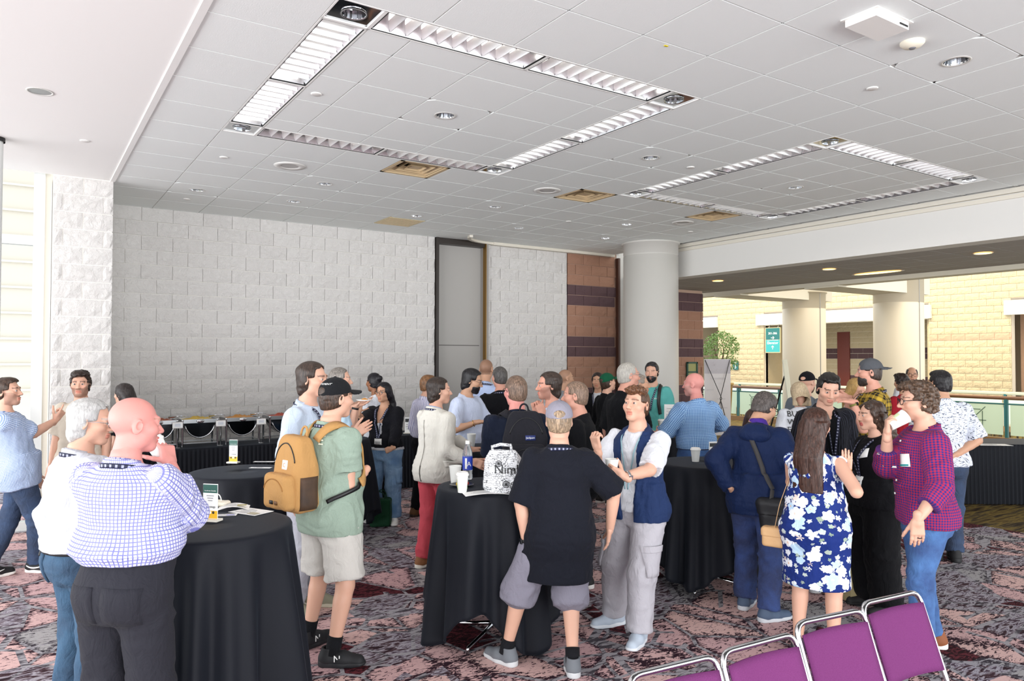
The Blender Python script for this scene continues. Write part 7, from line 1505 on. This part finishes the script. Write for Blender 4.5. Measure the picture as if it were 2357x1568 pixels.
for sg in (-1, 1):
    Q, N = project(g.fs[0], smooth_path([g.up(np.array((x*sg, y, z))*g.s) for x, y, z in ((.08, -.08, 1.45), (.10, .0, 1.47), (.11, .09, 1.40), (.125, .16, 1.25), (.15, .14, 1.12))], 24), .012); ribbon(Q, N, .045, .006, 'strap', black_plastic, g.root)
g = G['bald']
for sg in (-1, 1): patch(g.fl, g, sg*.095, .875, .155, .165, -1, .003, 'back_pocket', fab('charcoal_trousers', '#292930'), g.root, th=.003, rot=-.06*sg)
g = G['whitehair']; patch(g.fl, g, -.09, .87, .14, .16, -1, .004, 'back_pocket', fab('teal_denim', '#1d3a55'), g.root); patch(g.fl, g, -.11, .945, .08, .03, -1, .010, 'wallet', plain('black_leather_belt', '#1c1a1a', .5), g.root)
for id_ in ('bluecheck', 'navyjacket', 'pointing'):
    g = G[id_]
    for sg in (-1, 1): patch(g.fl, g, sg*.085, .885, .13, .14, -1, .004, 'back_pocket', PEOPLE[[p['id'] for p in PEOPLE].index(id_)]['legs']['mat'], g.root)
g = G['vest']
for sg, k in ((-1, 0), (1, 1)): 
    m_ = g.hip[k]*.15+g.knee[k]*.85; patch(g.fl, g, 0, 0, .15, .19, 1, .008, 'cargo_pocket', fab('pale_grey_cargo_trousers', '#cfccd2'), g.root, org=m_+V3(sg*.35, .1, .02), nrmv=V3(sg, .3, 0), th=.008); patch(g.fl, g, 0, 0, .155, .045, 1, .018, 'pocket_flap', fab('pale_grey_cargo_trousers', '#cfccd2'), g.root, org=m_+V3(sg*.35, .1, .11), nrmv=V3(sg, .3, 0), th=.004)
g = G['jacketwoman']; m_ = g.hip[0]*.3+g.knee[0]*.7; patch(g.fl, g, 0, 0, .15, .18, 1, .008, 'cargo_pocket', jean_l, g.root, org=m_+V3(-.3, .1, 0), nrmv=V3(-1, .4, 0), th=.006)
wristband(G['greycap'], 0, G['greycap'].root, black_plastic, 'watch', plain('watch_glass', '#15151a', .15)); wristband(G['vest'], 0, G['vest'].root, steel, 'watch', steel, t=.9); wristband(G['plaid'], 0, G['plaid'].root, plain('olive_strap', '#7d7a3c', .6), 'watch', black_plastic, t=.88); wristband(G['floral'], 1, G['floral'].root, plain('gold_bangle', '#d9b36a', .25, 1.), 'bracelet', None, wd=.006); wristband(G['bearded'], 1, G['bearded'].root, plain('gold_bangle', '#d9b36a', .25, 1.), 'bracelet', None, wd=.006, t=.85); wristband(G['plate'], 1, G['plate'].root, black_plastic, 'watch')
# marks on the shoes
def shoe_mark(id_, k, kind, side):
    g = G[id_]; e = [c for c in g.root.children if c.name.startswith('shoe')][k]
    if kind == 'N':
        for sg in (-1, 1): place_text('letter_mark', 'N', .055, white_paper, e, (sg*.0455, .035, .038), np.array([[0, 0, sg], [sg*1.0, 0, 0], [0, 1, 0]]), .0015)
    else:
        for sg in (-1, 1):
            m = MB(); P = [(sg*.047, -.05, .066), (sg*.050, -.02, .048), (sg*.0495, .03, .046), (sg*.046, .10, .066)]; m.tube(smooth_path(P, 14), [.001+.006*math.sin(math.pi*min(1, .15+k_/16)) for k_ in range(14)], 6); m.obj('curved_mark', white_paper, e)
shoe_mark('greentee', 1, 'N', 1); shoe_mark('greentee', 0, 'N', 1); shoe_mark('pointing', 1, 'S', 1); shoe_mark('pointing', 0, 'S', 1)
g = G['redlogo']; place_text('cap_letter', 'C', .05, plain('red_print', '#b3202c', .6), g.root, tuple(g.headc+g.Rh@(V3(0, .098, .085)*g.hs)), g.Rh@np.array([[-1, 0, 0], [0, -.35, .94], [0, .94, .35]]), .003)
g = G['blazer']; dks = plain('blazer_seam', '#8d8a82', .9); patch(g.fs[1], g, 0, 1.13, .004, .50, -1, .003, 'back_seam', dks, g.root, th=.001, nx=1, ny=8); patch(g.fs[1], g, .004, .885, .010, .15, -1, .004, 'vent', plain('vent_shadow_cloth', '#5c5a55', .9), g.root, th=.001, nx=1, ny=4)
patch(g.fs[1], g, 0, 0, .15, .055, 1, .008, 'pocket_flap', PEOPLE[[p['id'] for p in PEOPLE].index('blazer')]['tops'][1]['mat'], g.root, org=g.up(np.array((.35, .02, .98))*g.s), nrmv=g.Rt@V3(1, .2, 0), th=.004)
g = G['navyjacket']; f0 = g.fs[1]; s = g.s; hf = lambda P: smin(ell(g.un(P)/s, V3(0, -.125, 1.385), V3(.125, .060, .062)), ell(g.un(P)/s, V3(0, -.10, 1.45), V3(.095, .05, .035)), .03)*s+.008*vnoise(P*15)
v, q = surfnet(hf, g.up(np.array((0, -.12, 1.40))*s)-.22, g.up(np.array((0, -.12, 1.40))*s)+.22, .008); link('hood', mesh_np('hood', v, q), fab('navy_softshell', '#15254a'), g.root)
g = G['greentee']; hcap = lambda P: hair_sdf('cap')((P-g.headc)@g.Rh/g.hs)*g.hs; cloth_text('IN THE MOMENT', .016, hcap, g, 0, 0, -1, 'cap_lettering', white_paper, g.root, .003, org=g.headc+g.Rh@(V3(0, -.22, .088)*g.hs), nrmv=g.Rh@V3(0, -1, 0))
# plate held by the man in the light blue polo
p, up, ax, nn = at_hand('plate', 1, .10, .03); e = empty('plate', p+V3(0, 0, .0), 0, 'small white plate held near the buffet', 'plate'); MB().lathe([(.001, .004), (.065, .004), (.088, .014), (.09, .013), (.066, 0), (.001, 0)], 32).obj('dish', white_plastic, e); MB().lathe([(.001, .03), (.03, .02), (.04, .004)], 12).obj('food', plain('food_c98a3a', '#c98a3a', .5), e)
# ------------------------------------------------------------------ banner, easel, tree
p = atz(1652, 1004, 0); d = nrm(RT*1.0+AW*.12); e = empty('banner_stand', p, math.atan2(d[1], d[0]), 'tall white display banner seen from behind by the railing', 'banner')
bw = .70; bh = 1.95; MB().box((0, 0, bh/2+.02), (bw, .006, bh)).obj('banner_sheet', plain('banner_back', '#cfcdd2', .7), e); MB().box((0, -.004, bh-.17), (bw, .002, .36)).obj('header_show_through', plain('banner_header', '#b3b1ba', .7), e)
RS = np.array([[1, 0, 0], [0, 0, -1], [0, 1, 0]]); pg = plain('banner_print', '#bdbbc2', .7); ph = plain('banner_print_light', '#c6c4cb', .7)
place_text('lettering', 'Accelerate Cannabis', .062, ph, e, (0, -.007, bh-.27), RS, .0005, mirror=True); place_text('lettering', 'DISPENSARY', .07, pg, e, (0, -.005, bh-.50), RS, .0005, mirror=True); place_text('lettering', 'Strategy', .06, pg, e, (-.2, -.005, bh-.78), RS, .0005, mirror=True)
m = MB()
for k in range(8): a = k*math.pi/4; m.bar((-.1+.02*math.cos(a), -.006, bh-.1+.02*math.sin(a)), (-.1+.055*math.cos(a), -.006, bh-.1+.055*math.sin(a)), .012, .002)
m.obj('flower_mark', ph, e)
for z, x in ((.95, .1), (.72, .15), (.5, 0), (.3, .18), (.28, -.1)): MB().box((x, -.004, z), (.22, .001, .02)).obj('printed_line', pg, e)
MB().tube([(bw/2-.02, -.01, bh), (-.02, -.22, bh*.5), (bw/2-.03, -.02, .04)], .010, 8).obj('brace_rod', black_plastic, e); MB().tube([(-bw/2+.02, -.01, bh), (.02, -.22, bh*.5), (-bw/2+.03, -.02, .04)], .010, 8).obj('brace_rod', black_plastic, e)
for s_ in (-1, 1): MB().box((s_*(bw/2-.04), -.01, .02), (.06, .10, .04)).obj('foot', black_plastic, e)
MB().tube([(-.02, -.22, bh*.5), (0, -.45, .012)], .010, 8).obj('rear_leg', black_plastic, e)
Z_ = 14.5; p = atd(1808, 825, Z_); dq = nrm(RT*.45+AW*.9); e = empty('easel', (p[0], p[1], 0), math.atan2(dq[1], dq[0]), 'easel with a white board standing by the left warm column', 'easel')
for s_ in (-.32, .32): MB().tube([(s_, -.22, .01), (s_*.25, 0, 1.72)], .016, 8).obj('leg', plain('cream_easel', '#d9d3b4', .5), e)
MB().tube([(0, .45, .01), (0, .02, 1.65)], .016, 8).obj('leg', black_plastic, e); Rb = rotx(-.12); MB().box((0, 0, 0), (.75, .015, 1.25)).xform(Rb, (0, -.06, 1.35)).obj('board', plain('board_back', '#cbcab9', .6), e); MB().box((0, -.10, .74), (.8, .06, .03)).obj('ledge', plain('cream_easel', '#d9d3b4', .5), e)
Z_ = 20.3; p = atd(1660, 825, Z_); e = empty('potted_ficus', (p[0], p[1], 0), 0, 'leafy green ficus in a tan planter behind the banner', 'plant')
MB().lathe([(.20, 0), (.22, .02), (.30, 1.25), (.33, 1.27), (.33, 1.33), (.28, 1.33), (.27, 1.25), (.001, 1.24)], 24).obj('planter', plain('tan_planter', '#a98a55', .7), e)
for k in range(5): a = k*1.26; MB().tube([(.03*math.cos(a), .03*math.sin(a), 1.24), (.07*math.cos(a), .07*math.sin(a), 1.75), (.22*math.cos(a+.4), .22*math.sin(a+.4), 2.25), (.34*math.cos(a+.7), .34*math.sin(a+.7), 2.5)], [.02, .017, .012, .006], 6).obj('branch', plain('bark', '#5b4632', .9), e)
m = MB(); rl = np.random.default_rng(3)
for k in range(1500):
    d = nrm(rl.normal(size=3)); rr = rl.uniform(.45, 1)**.5; c_ = V3(d[0]*.50*rr, d[1]*.50*rr, 2.22+d[2]*.52*rr)
    if d[2] < -.3: c_[2] -= rl.uniform(0, .2)
    a = nrm(V3(*rl.normal(size=2), -.8)); b = nrm(np.cross(a, rl.normal(size=3))); L_ = rl.uniform(.06, .10); W_ = L_*.42
    m.add([c_-a*L_*.5, c_+b*W_*.5+np.cross(a, b)*.008, c_+a*L_*.5, c_-b*W_*.5+np.cross(a, b)*.008], [(0, 1, 2, 3)])
t = NT('ficus_leaf'); t.base(t.mix(t.noise(t.coord(), 22, 2), '#2c5a26', '#9dbb6a'), .5); o = m.obj('foliage', t.m, e); o['kind'] = 'stuff'
print('all', round(_tm_.time()-_t0, 1), 's')
